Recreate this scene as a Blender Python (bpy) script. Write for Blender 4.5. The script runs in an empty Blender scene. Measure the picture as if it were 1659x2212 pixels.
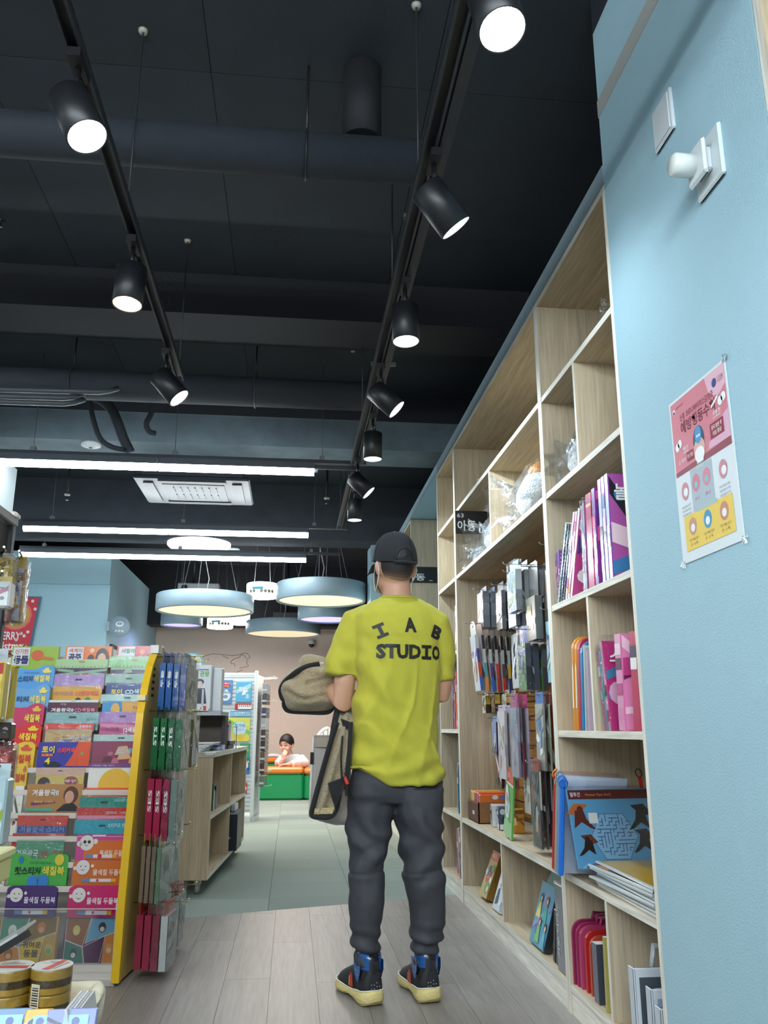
import bpy, bmesh, math, random
from mathutils import Vector, Matrix, noise
from math import pi, sin, cos, tan, atan2, sqrt, radians
random.seed(7)
S = bpy.context.scene
COL = S.collection

# ------------------------------------------------------------------ camera
YAW = math.atan2(201.5, 1859.0)
PITCH = math.atan(465/1800.0)
H0 = 1.0
cd = bpy.data.cameras.new('camera')
cam = bpy.data.objects.new('camera', cd)
COL.objects.link(cam)
cam.location = (0, 0, H0)
cam.rotation_euler = (pi/2 + PITCH, 0, -YAW)
cd.sensor_fit = 'HORIZONTAL'
cd.sensor_width = 36.0
cd.lens = 36.0*1800/1659
cd.clip_start = 0.05
S.camera = cam

# ------------------------------------------------------------------ world, exposure
S.view_settings.view_transform = 'Standard'
S.view_settings.look = 'None'
S.view_settings.exposure = 0.45
S.view_settings.gamma = 1.0
S.view_settings.use_curve_mapping = False
w = bpy.data.worlds.new('world')
S.world = w
w.use_nodes = True
w.node_tree.nodes['Background'].inputs[0].default_value = (0.55, 0.75, 1.0, 1)
w.node_tree.nodes['Background'].inputs[1].default_value = 0.10
S.cycles.max_bounces = 6
S.cycles.diffuse_bounces = 3
S.cycles.glossy_bounces = 3
S.cycles.transmission_bounces = 4
S.cycles.transparent_max_bounces = 12
S.cycles.caustics_reflective = False
S.cycles.caustics_refractive = False
S.cycles.sample_clamp_indirect = 4.0
S.cycles.use_denoising = True

COOL = (0.80, 0.93, 1.0)
TUBE_STRENGTH = 24.0
REAR_FILL = 56.0
SPOT_STRENGTH = 8.0
SPOT_WATT = 26.0
RING_STRENGTH = 1.0

# ------------------------------------------------------------------ pixel helpers (a pixel of the photo to a point at a real distance)
_sp, _cp, _sy, _cy = sin(PITCH), cos(PITCH), sin(YAW), cos(YAW)
def ray(x, y):
    r = (x-829.5)/1800.0; u = (1106-y)/1800.0
    f = _cp-_sp*u; z = _sp+_cp*u
    return Vector((r*_cy+f*_sy, -r*_sy+f*_cy, z))
def at_y(x, y, Y):
    d = ray(x, y); return Vector((0, 0, H0)) + d*(Y/d.y)
def at_x(x, y, X):
    d = ray(x, y); return Vector((0, 0, H0)) + d*(X/d.x)
def at_z(x, y, Z):
    d = ray(x, y); return Vector((0, 0, H0)) + d*((Z-H0)/d.z)
def at_f(x, y, f):          # distance straight ahead of the camera, level
    d = ray(x, y); k = d.x*_sy+d.y*_cy
    return Vector((0, 0, H0)) + d*(f/k)
RV = Vector((_cy, -_sy, 0)); FV = Vector((_sy, _cy, 0)); UP = Vector((0, 0, 1))

# ------------------------------------------------------------------ colour
def lin(c):
    return c/12.92 if c <= 0.04045 else ((c+0.055)/1.055)**2.4
def C(r, g=None, b=None):
    if isinstance(r, str):
        r, g, b = int(r[0:2], 16), int(r[2:4], 16), int(r[4:6], 16)
    return (lin(r/255), lin(g/255), lin(b/255), 1.0)
WHITE = C(236, 238, 238); BLACK = C(22, 23, 26)

# ------------------------------------------------------------------ materials
MATS = {}
def _nt(name):
    m = bpy.data.materials.new(name); m.use_nodes = True
    nt = m.node_tree
    return m, nt, nt.nodes, nt.links, nt.nodes['Principled BSDF']
def mat(name, rough=0.6, metal=0.0, bump=0.0, bscale=60.0, nvar=0.06, nscale=8.0, stretch=(1, 1, 1), coat=0.0, emit=None, estr=0.0, spec=0.5, sheen=0.0, base=None):
    """base colour = the mesh's own Col attribute with a little noise; fine relief from noise"""
    if name in MATS: return MATS[name]
    m, nt, N, L, P = _nt(name)
    P.inputs['Roughness'].default_value = rough
    P.inputs['Metallic'].default_value = metal
    P.inputs['Specular IOR Level'].default_value = spec
    if coat: P.inputs['Coat Weight'].default_value = coat; P.inputs['Coat Roughness'].default_value = 0.12
    if sheen: P.inputs['Sheen Weight'].default_value = sheen
    at = N.new('ShaderNodeVertexColor'); at.layer_name = 'Col'
    tc = N.new('ShaderNodeTexCoord'); mp = N.new('ShaderNodeMapping')
    mp.inputs['Scale'].default_value = stretch
    L.new(tc.outputs['Object'], mp.inputs['Vector'])
    nz = N.new('ShaderNodeTexNoise'); nz.inputs['Scale'].default_value = nscale; nz.inputs['Detail'].default_value = 4
    L.new(mp.outputs[0], nz.inputs['Vector'])
    mr = N.new('ShaderNodeMapRange'); mr.inputs[3].default_value = 1-nvar*1.6; mr.inputs[4].default_value = 1+nvar*1.6
    L.new(nz.outputs['Fac'], mr.inputs[0])
    mx = N.new('ShaderNodeVectorMath'); mx.operation = 'SCALE'
    L.new(at.outputs['Color'], mx.inputs[0]); L.new(mr.outputs[0], mx.inputs['Scale'])
    L.new(mx.outputs[0], P.inputs['Base Color'])
    if bump:
        n2 = N.new('ShaderNodeTexNoise'); n2.inputs['Scale'].default_value = bscale; n2.inputs['Detail'].default_value = 3
        L.new(mp.outputs[0], n2.inputs['Vector'])
        bp = N.new('ShaderNodeBump'); bp.inputs['Strength'].default_value = bump; bp.inputs['Distance'].default_value = 0.01
        L.new(n2.outputs['Fac'], bp.inputs['Height']); L.new(bp.outputs[0], P.inputs['Normal'])
    if emit:
        P.inputs['Emission Color'].default_value = (*emit[:3], 1); P.inputs['Emission Strength'].default_value = estr
    MATS[name] = m
    return m
def wood_mat(name, axis, scale=1.0, con=0.22, rough=0.55):
    if name in MATS: return MATS[name]
    m, nt, N, L, P = _nt(name)
    P.inputs['Roughness'].default_value = rough
    at = N.new('ShaderNodeVertexColor'); at.layer_name = 'Col'
    tc = N.new('ShaderNodeTexCoord'); mp = N.new('ShaderNodeMapping')
    sc = [22*scale]*3; sc[axis] = 1.1*scale
    mp.inputs['Scale'].default_value = sc
    L.new(tc.outputs['Object'], mp.inputs['Vector'])
    n0 = N.new('ShaderNodeTexNoise'); n0.inputs['Scale'].default_value = 0.35; n0.inputs['Detail'].default_value = 2; n0.inputs['Distortion'].default_value = 0.6
    L.new(mp.outputs[0], n0.inputs['Vector'])
    ml = N.new('ShaderNodeMath'); ml.operation = 'MULTIPLY'; ml.inputs[1].default_value = 26
    L.new(n0.outputs['Fac'], ml.inputs[0])
    sn = N.new('ShaderNodeMath'); sn.operation = 'SINE'
    L.new(ml.outputs[0], sn.inputs[0])
    n1 = N.new('ShaderNodeTexNoise'); n1.inputs['Scale'].default_value = 5; n1.inputs['Detail'].default_value = 6
    L.new(mp.outputs[0], n1.inputs['Vector'])
    ad = N.new('ShaderNodeMath'); ad.operation = 'MULTIPLY_ADD'; ad.inputs[1].default_value = 0.09; 
    L.new(sn.outputs[0], ad.inputs[0]); L.new(n1.outputs['Fac'], ad.inputs[2])
    mr = N.new('ShaderNodeMapRange'); mr.inputs[1].default_value = 0.25; mr.inputs[2].default_value = 0.75
    mr.inputs[3].default_value = 1-con; mr.inputs[4].default_value = 1+con
    L.new(ad.outputs[0], mr.inputs[0])
    mx = N.new('ShaderNodeVectorMath'); mx.operation = 'SCALE'
    L.new(at.outputs['Color'], mx.inputs[0]); L.new(mr.outputs[0], mx.inputs['Scale'])
    L.new(mx.outputs[0], P.inputs['Base Color'])
    bp = N.new('ShaderNodeBump'); bp.inputs['Strength'].default_value = 0.08; bp.inputs['Distance'].default_value = 0.004
    L.new(n1.outputs['Fac'], bp.inputs['Height']); L.new(bp.outputs[0], P.inputs['Normal'])
    MATS[name] = m
    return m
def film_mat(name='clear_film', tint=(0.97, 0.985, 0.99), amount=0.035, bump=0.5, bscale=25, rough=0.08):
    """thin clear plastic: mostly see-through, with a glossy skin"""
    if name in MATS: return MATS[name]
    m, nt, N, L, P = _nt(name)
    out = N['Material Output']
    tr = N.new('ShaderNodeBsdfTransparent'); tr.inputs[0].default_value = (*tint, 1)
    gl = N.new('ShaderNodeBsdfGlossy'); gl.inputs['Roughness'].default_value = rough; gl.inputs[0].default_value = (0.95, 0.98, 1, 1)
    lw = N.new('ShaderNodeLayerWeight'); lw.inputs[0].default_value = 0.35
    ma = N.new('ShaderNodeMath'); ma.operation = 'ADD'; ma.inputs[1].default_value = amount; ma.use_clamp = True
    ms = N.new('ShaderNodeMath'); ms.operation = 'MULTIPLY'; ms.inputs[1].default_value = 0.45
    L.new(lw.outputs['Fresnel'], ms.inputs[0]); L.new(ms.outputs[0], ma.inputs[0])
    mi = N.new('ShaderNodeMixShader')
    L.new(ma.outputs[0], mi.inputs[0]); L.new(tr.outputs[0], mi.inputs[1]); L.new(gl.outputs[0], mi.inputs[2])
    L.new(mi.outputs[0], out.inputs[0])
    if bump:
        tc = N.new('ShaderNodeTexCoord')
        n2 = N.new('ShaderNodeTexNoise'); n2.inputs['Scale'].default_value = bscale; n2.inputs['Detail'].default_value = 3; n2.inputs['Distortion'].default_value = 1.0
        L.new(tc.outputs['Object'], n2.inputs['Vector'])
        bp = N.new('ShaderNodeBump'); bp.inputs['Strength'].default_value = bump; bp.inputs['Distance'].default_value = 0.02
        L.new(n2.outputs['Fac'], bp.inputs['Height']); L.new(bp.outputs[0], gl.inputs['Normal']); L.new(bp.outputs[0], lw.inputs['Normal'])
    N.remove(P)
    MATS[name] = m
    return m
def glow_mat(name, col, strength):
    if name in MATS: return MATS[name]
    m, nt, N, L, P = _nt(name)
    P.inputs['Base Color'].default_value = (0.8, 0.8, 0.8, 1)
    P.inputs['Emission Color'].default_value = (*col[:3], 1)
    P.inputs['Emission Strength'].default_value = strength
    MATS[name] = m
    return m
M_PAINT = mat('wall_paint', 0.7, bump=0.25, bscale=220, nvar=0.015)
M_PAPER = mat('paper', 0.55, nvar=0.02)
M_GLOSS = mat('glossy_print', 0.24, nvar=0.03, coat=0.3)
M_PLASTIC = mat('plastic', 0.38, nvar=0.02)
M_METAL = mat('painted_metal', 0.42, nvar=0.03, metal=0.0)
M_CHROME = mat('chrome', 0.2, metal=1.0, nvar=0.01)
M_BLACKPAINT = mat('matt_black_paint', 0.75, nvar=0.2, nscale=3, bump=0.15, bscale=40)
M_CLOTH = mat('cotton', 0.85, nvar=0.05, nscale=30, bump=0.12, bscale=500, sheen=0.1)
M_PANTS = mat('jersey', 0.7, nvar=0.06, nscale=20, bump=0.1, bscale=400)
M_FLEECE = mat('fleece', 0.95, nvar=0.16, nscale=60, bump=1.0, bscale=120, sheen=0.4)
M_SKIN = mat('skin', 0.5, nvar=0.04, nscale=25, bump=0.05, bscale=200)
M_HAIR = mat('hair', 0.5, nvar=0.2, nscale=120, bump=0.3, bscale=300)
M_WOODX = wood_mat('oak_x', 0); M_WOODY = wood_mat('oak_y', 1); M_WOODZ = wood_mat('oak_z', 2)
M_FILM = film_mat()
M_BAG = film_mat('crinkled_bag', amount=0.12, bump=1.0, bscale=38, rough=0.05)
M_SHEET = film_mat('clear_sheet', amount=0.05, bump=0.05, bscale=8, rough=0.05)

# ------------------------------------------------------------------ text cache (built before the scene is filled)
_TX = {}
def text2d(s, weight=0.0):
    """the outline of a word as flat faces: (verts, faces, width, height), origin at lower left"""
    k = (s, weight)
    if k in _TX: return _TX[k]
    c = bpy.data.curves.new('word', 'FONT'); c.body = s; c.resolution_u = 2; c.offset = weight; c.fill_mode = 'FRONT'
    c.dimensions = '2D'
    o = bpy.data.objects.new('word', c)
    me = o.to_mesh()
    vs = [(v.co.x, v.co.y) for v in me.vertices]
    fs = [tuple(p.vertices) for p in me.polygons]
    o.to_mesh_clear()
    bpy.data.objects.remove(o); bpy.data.curves.remove(c)
    if not vs: vs = [(0, 0), (1, 0), (1, 1)]; fs = []
    x0 = min(v[0] for v in vs); x1 = max(v[0] for v in vs); y0 = min(v[1] for v in vs); y1 = max(v[1] for v in vs)
    vs = [(v[0]-x0, v[1]-y0) for v in vs]
    _TX[k] = (vs, fs, x1-x0, y1-y0)
    return _TX[k]

# ------------------------------------------------------------------ mesh builder
class MB:
    def __init__(s):
        s.v = []; s.f = []; s.c = []; s.sm = []; s.mi = []
    def face(s, pts, col, smooth=False, mi=0):
        b = len(s.v); s.v += [tuple(p) for p in pts]
        s.f.append(tuple(range(b, b+len(pts)))); s.c.append(col); s.sm.append(smooth); s.mi.append(mi)
        return s
    def raw(s, vs, fs, col, smooth=False, mi=0, cols=None):
        b = len(s.v); s.v += [tuple(p) for p in vs]
        for i, f in enumerate(fs):
            s.f.append(tuple(b+j for j in f)); s.c.append(cols[i] if cols else col); s.sm.append(smooth); s.mi.append(mi)
        return s
    def box(s, x0, x1, y0, y1, z0, z1, col, M=None, mi=0, cols=None):
        """cols: per-side colours in the order -x +x -y +y -z +z"""
        v = [Vector((x, y, z)) for x in (x0, x1) for y in (y0, y1) for z in (z0, z1)]
        if M is not None: v = [M @ p for p in v]
        f = [(0, 1, 3, 2), (4, 6, 7, 5), (0, 4, 5, 1), (2, 3, 7, 6), (0, 2, 6, 4), (1, 5, 7, 3)]
        return s.raw(v, f, col, False, mi, cols)
    def bbox(s, x0, x1, y0, y1, z0, z1, col, r=0.004, M=None, mi=0):
        """box with chamfered edges"""
        def rect(xa, xb, ya, yb, z):
            return [(xa+r, ya, z), (xb-r, ya, z), (xb, ya+r, z), (xb, yb-r, z), (xb-r, yb, z), (xa+r, yb, z), (xa, yb-r, z), (xa, ya+r, z)]
        R = [rect(x0+r, x1-r, y0+r, y1-r, z0), rect(x0, x1, y0, y1, z0+r), rect(x0, x1, y0, y1, z1-r), rect(x0+r, x1-r, y0+r, y1-r, z1)]
        return s.rings(R, col, M=M, mi=mi)
    def rings(s, R, col, caps=True, smooth=False, M=None, mi=0, close=True, cols=None):
        vs = [Vector(p) for ring in R for p in ring]
        if M is not None: vs = [M @ p for p in vs]
        n = len(R[0]); fs = []; cc = []
        for i in range(len(R)-1):
            for j in range(n if close else n-1):
                k = (j+1) % n
                fs.append((i*n+j, i*n+k, (i+1)*n+k, (i+1)*n+j)); cc.append(cols[i] if cols else col)
        if caps:
            fs.append(tuple(range(n-1, -1, -1))); cc.append(cols[0] if cols else col)
            fs.append(tuple((len(R)-1)*n+j for j in range(n))); cc.append(cols[-1] if cols else col)
        b = len(s.f)
        s.raw(vs, fs, col, smooth, mi, cc)
        if smooth and caps: s.sm[-1] = s.sm[-2] = False
        return s
    def tube(s, pts, r, col, seg=8, caps=True, mi=0, smooth=True):
        pts = [Vector(p) for p in pts]; R = []
        rs = r if isinstance(r, (list, tuple)) else [r]*len(pts)
        ref = None
        for i, p in enumerate(pts):
            t = (pts[min(i+1, len(pts)-1)]-pts[max(i-1, 0)]).normalized()
            if ref is None:
                ref = Vector((0, 0, 1)) if abs(t.z) < 0.9 else Vector((1, 0, 0))
            a = t.cross(ref).normalized(); b = t.cross(a).normalized(); ref = -b if False else ref
            R.append([p+rs[i]*(cos(2*pi*k/seg)*a+sin(2*pi*k/seg)*b) for k in range(seg)])
        return s.rings(R, col, caps, smooth, mi=mi)
    def lathe(s, prof, col, seg=24, M=None, smooth=True, caps=True, mi=0, cols=None):
        R = [[(r*cos(2*pi*k/seg), r*sin(2*pi*k/seg), z) for k in range(seg)] for r, z in prof]
        return s.rings(R, col, caps, smooth, M=M, mi=mi, cols=cols)
    def prism(s, poly, M, d, col, mi=0, side=None):
        """2-D outline in the plane of M, extruded by d along M's z"""
        n = len(poly)
        a = [M @ Vector((x, y, 0)) for x, y in poly]; b = [M @ Vector((x, y, d)) for x, y in poly]
        s.face(list(reversed(a)), col, mi=mi); s.face(b, col, mi=mi)
        for i in range(n):
            j = (i+1) % n
            s.face([a[i], a[j], b[j], b[i]], side or col, mi=mi)
        return s
    def poly(s, M, pts, col, dz=0.0, mi=0):
        return s.face([M @ Vector((x, y, dz)) for x, y in pts], col, mi=mi)
    def rect(s, M, x0, x1, y0, y1, col, dz=0.0, mi=0):
        return s.poly(M, [(x0, y0), (x1, y0), (x1, y1), (x0, y1)], col, dz, mi)
    def disc(s, M, x, y, r, col, dz=0.0, ry=None, seg=14, mi=0, a0=0, a1=2*pi):
        ry = r if ry is None else ry
        n = seg if abs(a1-a0) >= 2*pi-1e-6 else seg+1
        return s.poly(M, [(x+r*cos(a0+(a1-a0)*k/seg), y+ry*sin(a0+(a1-a0)*k/seg)) for k in range(n)], col, dz, mi)
    def text(s, M, word, x0, x1, y0, y1, col, dz=0.0, weight=0.0, mi=0, rot=0.0, fit='box'):
        vs, fs, W, Hh = text2d(word, weight)
        if W <= 0 or Hh <= 0: return s
        sx = (x1-x0)/W; sy = (y1-y0)/Hh
        if fit == 'keep': sx = sy = min(sx, sy)
        return s.raw([M @ Vector((x0+sx*a, y0+sy*b, dz)) for a, b in vs], fs, col, mi=mi)
    def build(s, name, m, parent=None, kind=None):
        me = bpy.data.meshes.new(name)
        me.from_pydata(s.v, [], s.f)
        ms = m if isinstance(m, (list, tuple)) else [m]
        for q in ms: me.materials.append(q)
        ca = me.color_attributes.new('Col', 'FLOAT_COLOR', 'CORNER')
        buf = []
        for p, col in zip(me.polygons, s.c):
            buf += list(col)*p.loop_total
        ca.data.foreach_set('color', buf)
        me.polygons.foreach_set('use_smooth', s.sm)
        me.polygons.foreach_set('material_index', s.mi)
        me.update()
        o = bpy.data.objects.new(name, me); COL.objects.link(o)
        if parent is not None: o.parent = parent
        if kind: o['kind'] = kind
        return o

def plane(o, ux, uy):
    ux = Vector(ux).normalized(); uy = Vector(uy).normalized(); n = ux.cross(uy)
    M = Matrix((( ux.x, uy.x, n.x, o[0]), (ux.y, uy.y, n.y, o[1]), (ux.z, uy.z, n.z, o[2]), (0, 0, 0, 1)))
    return M
def tag(o, label, cat, group=None):
    o['label'] = label; o['category'] = cat
    if group: o['group'] = group
    return o
def empty(name, label, cat, loc=(0, 0, 0), rz=0.0, group=None):
    o = bpy.data.objects.new(name, None); COL.objects.link(o)
    o.location = loc; o.rotation_euler = (0, 0, rz); o.empty_display_size = 0.05
    return tag(o, label, cat, group)
def struct(o):
    o['kind'] = 'structure'; return o
def copy_tree(o, parent=None):
    c = o.copy(); COL.objects.link(c)
    if parent is not None: c.parent = parent
    for ch in list(o.children): copy_tree(ch, c)
    return c
def clip(poly, px, py, nx, ny):
    """keep the side of the line through (px,py) where the normal points"""
    out = []
    for i in range(len(poly)):
        a = poly[i]; b = poly[(i+1) % len(poly)]
        da = (a[0]-px)*nx+(a[1]-py)*ny; db = (b[0]-px)*nx+(b[1]-py)*ny
        if da >= 0: out.append(a)
        if da*db < 0:
            t = da/(da-db); out.append((a[0]+t*(b[0]-a[0]), a[1]+t*(b[1]-a[1])))
    return out
def inset(poly, d):
    cx = sum(p[0] for p in poly)/len(poly); cy = sum(p[1] for p in poly)/len(poly)
    out = []
    for x, y in poly:
        l = max(1e-6, sqrt((x-cx)**2+(y-cy)**2)); out.append((x-(x-cx)/l*d, y-(y-cy)/l*d))
    return out
def mesh_union(mb, voxel, name, m, parent, smooth_it=4, colour=None, shape=None, colfn=None):
    """one continuous skin over the pieces in mb"""
    me = bpy.data.meshes.new('tmp'); me.from_pydata(mb.v, [], mb.f); me.update()
    o = bpy.data.objects.new('tmp', me); COL.objects.link(o)
    r = o.modifiers.new('r', 'REMESH'); r.mode = 'VOXEL'; r.voxel_size = voxel; r.use_smooth_shade = True
    if smooth_it:
        q = o.modifiers.new('s', 'SMOOTH'); q.factor = 0.5; q.iterations = smooth_it
    bpy.context.view_layer.update()
    dg = bpy.context.evaluated_depsgraph_get()
    out = bpy.data.meshes.new_from_object(o.evaluated_get(dg))
    bpy.data.objects.remove(o); bpy.data.meshes.remove(me)
    out.name = name
    if shape:
        nrm = [v.normal.copy() for v in out.vertices]
        for v, n in zip(out.vertices, nrm):
            v.co = shape(v.co, n)
        out.update()
    out.materials.clear(); out.materials.append(m)
    ca = out.color_attributes.new('Col', 'FLOAT_COLOR', 'POINT')
    buf = []
    for v in out.vertices:
        buf += list(colfn(v.co) if colfn else colour)
    ca.data.foreach_set('color', buf)
    out.polygons.foreach_set('use_smooth', [True]*len(out.polygons))
    ob = bpy.data.objects.new(name, out); COL.objects.link(ob)
    if parent is not None: ob.parent = parent
    return ob
# ================================================================== THE ROOM
CEIL = 3.62
LAMPZ = 2.80
WALLBLUE = C(168, 203, 216)
BLK = C(32, 39, 48)
# ---- floor
o = struct(MB().box(-5.2, 2.2, -2.5, 15.2, -0.12, -0.012, C(90, 85, 78)).build('floor', M_PAPER))
FLOOR = o
bx, by = -0.612, 4.991; bdx, bdy = 0.958, 0.286          # the slanting joint between wood and carpet
M_PLANK = wood_mat('floor_oak', 1, 0.8, con=0.16, rough=0.42)
M_CARPET = mat('carpet', 0.95, nvar=0.10, nscale=40, bump=0.6, bscale=160, stretch=(1, 8, 1))
M_CARPET2 = mat('carpet_turned', 0.95, nvar=0.10, nscale=40, bump=0.6, bscale=160, stretch=(8, 1, 1))
rnd = random.Random(3)
pw, pl = 0.186, 1.25
for i in range(-16, 8):
    off = (i*0.47) % 1.0*pl
    for j in range(-3, 6):
        x0 = 0.13+i*pw; y0 = j*pl+off
        p = [(x0+.0005, y0+.0005), (x0+pw-.0005, y0+.0005), (x0+pw-.0005, y0+pl-.0005), (x0+.0005, y0+pl-.0005)]
        p = clip(p, bx, by, bdy, -bdx)
        if len(p) < 3 or y0 > 6.2 or y0+pl < -1.6: continue
        k = rnd.uniform(.96, 1.04)
        col = C(139*k, 135*k, 130*k)
        mb = MB()
        mb.rings([[(x, y, -0.012) for x, y in p], [(x, y, -0.0006) for x, y in p], [(x, y, 0.0) for x, y in inset(p, .0006)]], col)
        mb.build('plank', M_PLANK, FLOOR)
ts = 0.5
for i in range(-7, 4):
    for j in range(8, 31):
        x0 = -0.1+i*ts; y0 = j*ts
        p = [(x0+.001, y0+.001), (x0+ts-.001, y0+.001), (x0+ts-.001, y0+ts-.001), (x0+.001, y0+ts-.001)]
        p = clip(p, bx, by, -bdy, bdx)
        if len(p) < 3: continue
        k = rnd.uniform(.97, 1.03)*(1.02 if (i+j) % 2 else .98)
        mb = MB()
        mb.rings([[(x, y, -0.012) for x, y in p], [(x, y, -0.001) for x, y in p], [(x, y, 0.0) for x, y in inset(p, .002)]], C(164*k, 177*k, 169*k))
        mb.build('carpet_tile', M_CARPET if (i+j) % 2 else M_CARPET2, FLOOR)

# ---- ceiling of black boards
o = struct(MB().box(-5.2, 2.2, -2.5, 15.2, CEIL+.012, CEIL+.2, BLK).build('ceiling', M_BLACKPAINT)); CEILING = o
for i in range(8):
    for j in range(10):
        x0 = -5.0+i*0.92; y0 = -2.4+j*1.78
        k = rnd.uniform(.92, 1.08)
        MB().box(x0+.0015, x0+.9185, y0+.0015, y0+1.7785, CEIL, CEIL+.012, C(38*k, 45*k, 53*k)).build('ceiling_panel', M_BLACKPAINT, CEILING)
# beams under it
def beam(n, x0, x1, y0, y1, z0, z1, col, m=None):
    return struct(MB().box(x0, x1, y0, y1, z0, z1, col).build(n, m or M_BLACKPAINT))
beam('ceiling_beam', -5.2, 1.4, 4.55, 4.95, 3.36, CEIL, C(15, 18, 25))
M_CONC = mat('beam_concrete', 0.8, nvar=0.25, nscale=5, bump=0.3, bscale=30)
beam('ceiling_beam', -5.2, 1.4, 6.32, 6.75, 3.155, 3.40, C(112, 128, 138), M_CONC)  # tube light on the lower beam face is put into this grey
beam('ceiling_beam', -5.2, 1.4, 6.32, 6.75, 3.40, CEIL, C(34, 37, 44))  # same beam above the lit band, coloured dark
beam('ceiling_beam', -5.2, 1.6, 9.0, 9.4, 3.0, CEIL, C(58, 64, 72), M_CONC)
beam('ceiling_beam', -5.2, 1.9, 13.9, 14.3, 2.62, CEIL, C(30, 32, 36))

# ---- walls
struct(MB().box(1.52, 1.7, -2.5, 15.2, 0, CEIL, C(34, 37, 42)).build('wall_right', M_BLACKPAINT))
struct(MB().box(-5.2, -5.0, -2.5, 15.2, 0, CEIL, C(200, 212, 216)).build('wall_left', M_PAINT))
BACKY = 14.9
struct(MB().box(-5.0, 1.52, BACKY, BACKY+.15, 0, CEIL, C(240, 222, 208)).build('wall_back', mat('peach_paper', 0.75, bump=0.2, bscale=120, nvar=0.03, stretch=(6, 1, 1))))
struct(MB().box(-5.0, 1.52, -2.5, -2.4, 0, CEIL, C(205, 214, 218)).build('wall_front', M_PAINT))
# pillar of the right wall, flush with the bookcases: white below, black above
o = struct(MB().box(1.033, 1.52, 1.50, 2.425, 0, 3.46, WALLBLUE).build('wall_pillar', M_PAINT))
MB().box(1.033, 1.52, 1.50, 2.425, 3.46, CEIL, BLK).build('pillar_head', M_BLACKPAINT, o)
MB().box(1.0305, 1.033, 1.50, 2.4275, 3.10, 3.17, C(176, 176, 172)).build('masking_strip', M_PAINT, o)
# bulkheads over the bookcases
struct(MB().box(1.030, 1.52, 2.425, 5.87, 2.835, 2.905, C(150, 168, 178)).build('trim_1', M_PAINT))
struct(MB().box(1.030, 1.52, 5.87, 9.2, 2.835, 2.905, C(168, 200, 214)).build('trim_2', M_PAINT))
struct(MB().box(1.43, 1.52, 5.9, 7.28, 0, 2.835, WALLBLUE).build('wall_alcove', M_PAINT))
struct(MB().box(0.85, 1.5, 9.2, 9.65, 0, 3.02, WALLBLUE).build('wall_far_pillar', M_PAINT))
# nursing-room box on the left
NX, NY, NZ = -2.37, 11.0, 3.2
o = struct(MB().box(-5.0, NX, NY, BACKY, 0, NZ, C(168, 205, 220)).build('wall_nursing', M_PAINT))
MB().box(-5.0, NX+.0, NY-.05, NY, 2.78, NZ, C(168, 205, 220)).build('lintel_board', M_PAINT, o)
d = struct(MB().box(NX, NX+.03, NY+.25, NY+1.25, 0, 2.05, C(40, 40, 44)).build('door_1', M_PLASTIC))
MB().box(NX+.03, NX+.045, NY+.31, NY+1.19, 0.02, 1.99, C(206, 216, 220)).build('door_leaf', M_PLASTIC, d)
MB().box(NX+.045, NX+.09, NY+.38, NY+.42, 0.95, 1.1, C(150, 150, 150)).build('door_handle', M_CHROME, d)
# white pillar at the far left edge
struct(MB().box(-3.0, -2.08, 5.9, 6.2, 0, 2.86, C(206, 218, 222)).build('wall_left_pillar', M_PAINT))
# map carved into the back wall: thin outline grooves
mb = MB()
def mapline(pts, r=.006):
    mb.tube([at_y(x, y, BACKY-.002) for x, y in pts], r, C(186, 158, 132), 5)
mapline([(430, 1432), (440, 1418), (460, 1412), (480, 1414), (500, 1416), (515, 1415), (527, 1411), (535, 1412), (540, 1420), (534, 1424), (528, 1417), (522, 1413)])
mapline([(498, 1430), (505, 1424), (517, 1420), (524, 1412)])
mapline([(498, 1430), (500, 1434), (507, 1434), (507, 1440)])
mapline([(533, 1426), (533, 1433), (537, 1438), (530, 1441), (518, 1443), (524, 1447), (512, 1452), (505, 1458), (496, 1468)])
mapline([(480, 1416), (488, 1420), (494, 1422)])
mapline([(560, 1478), (566, 1476), (571, 1473), (565, 1484), (562, 1486)])
mapline([(436, 1440), (450, 1450), (462, 1470)])
o = mb.build('map_relief', M_PAPER); struct(o); o.name = 'trim_3'
o['label'] = 'engraved world map outline on the peach back wall'

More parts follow.
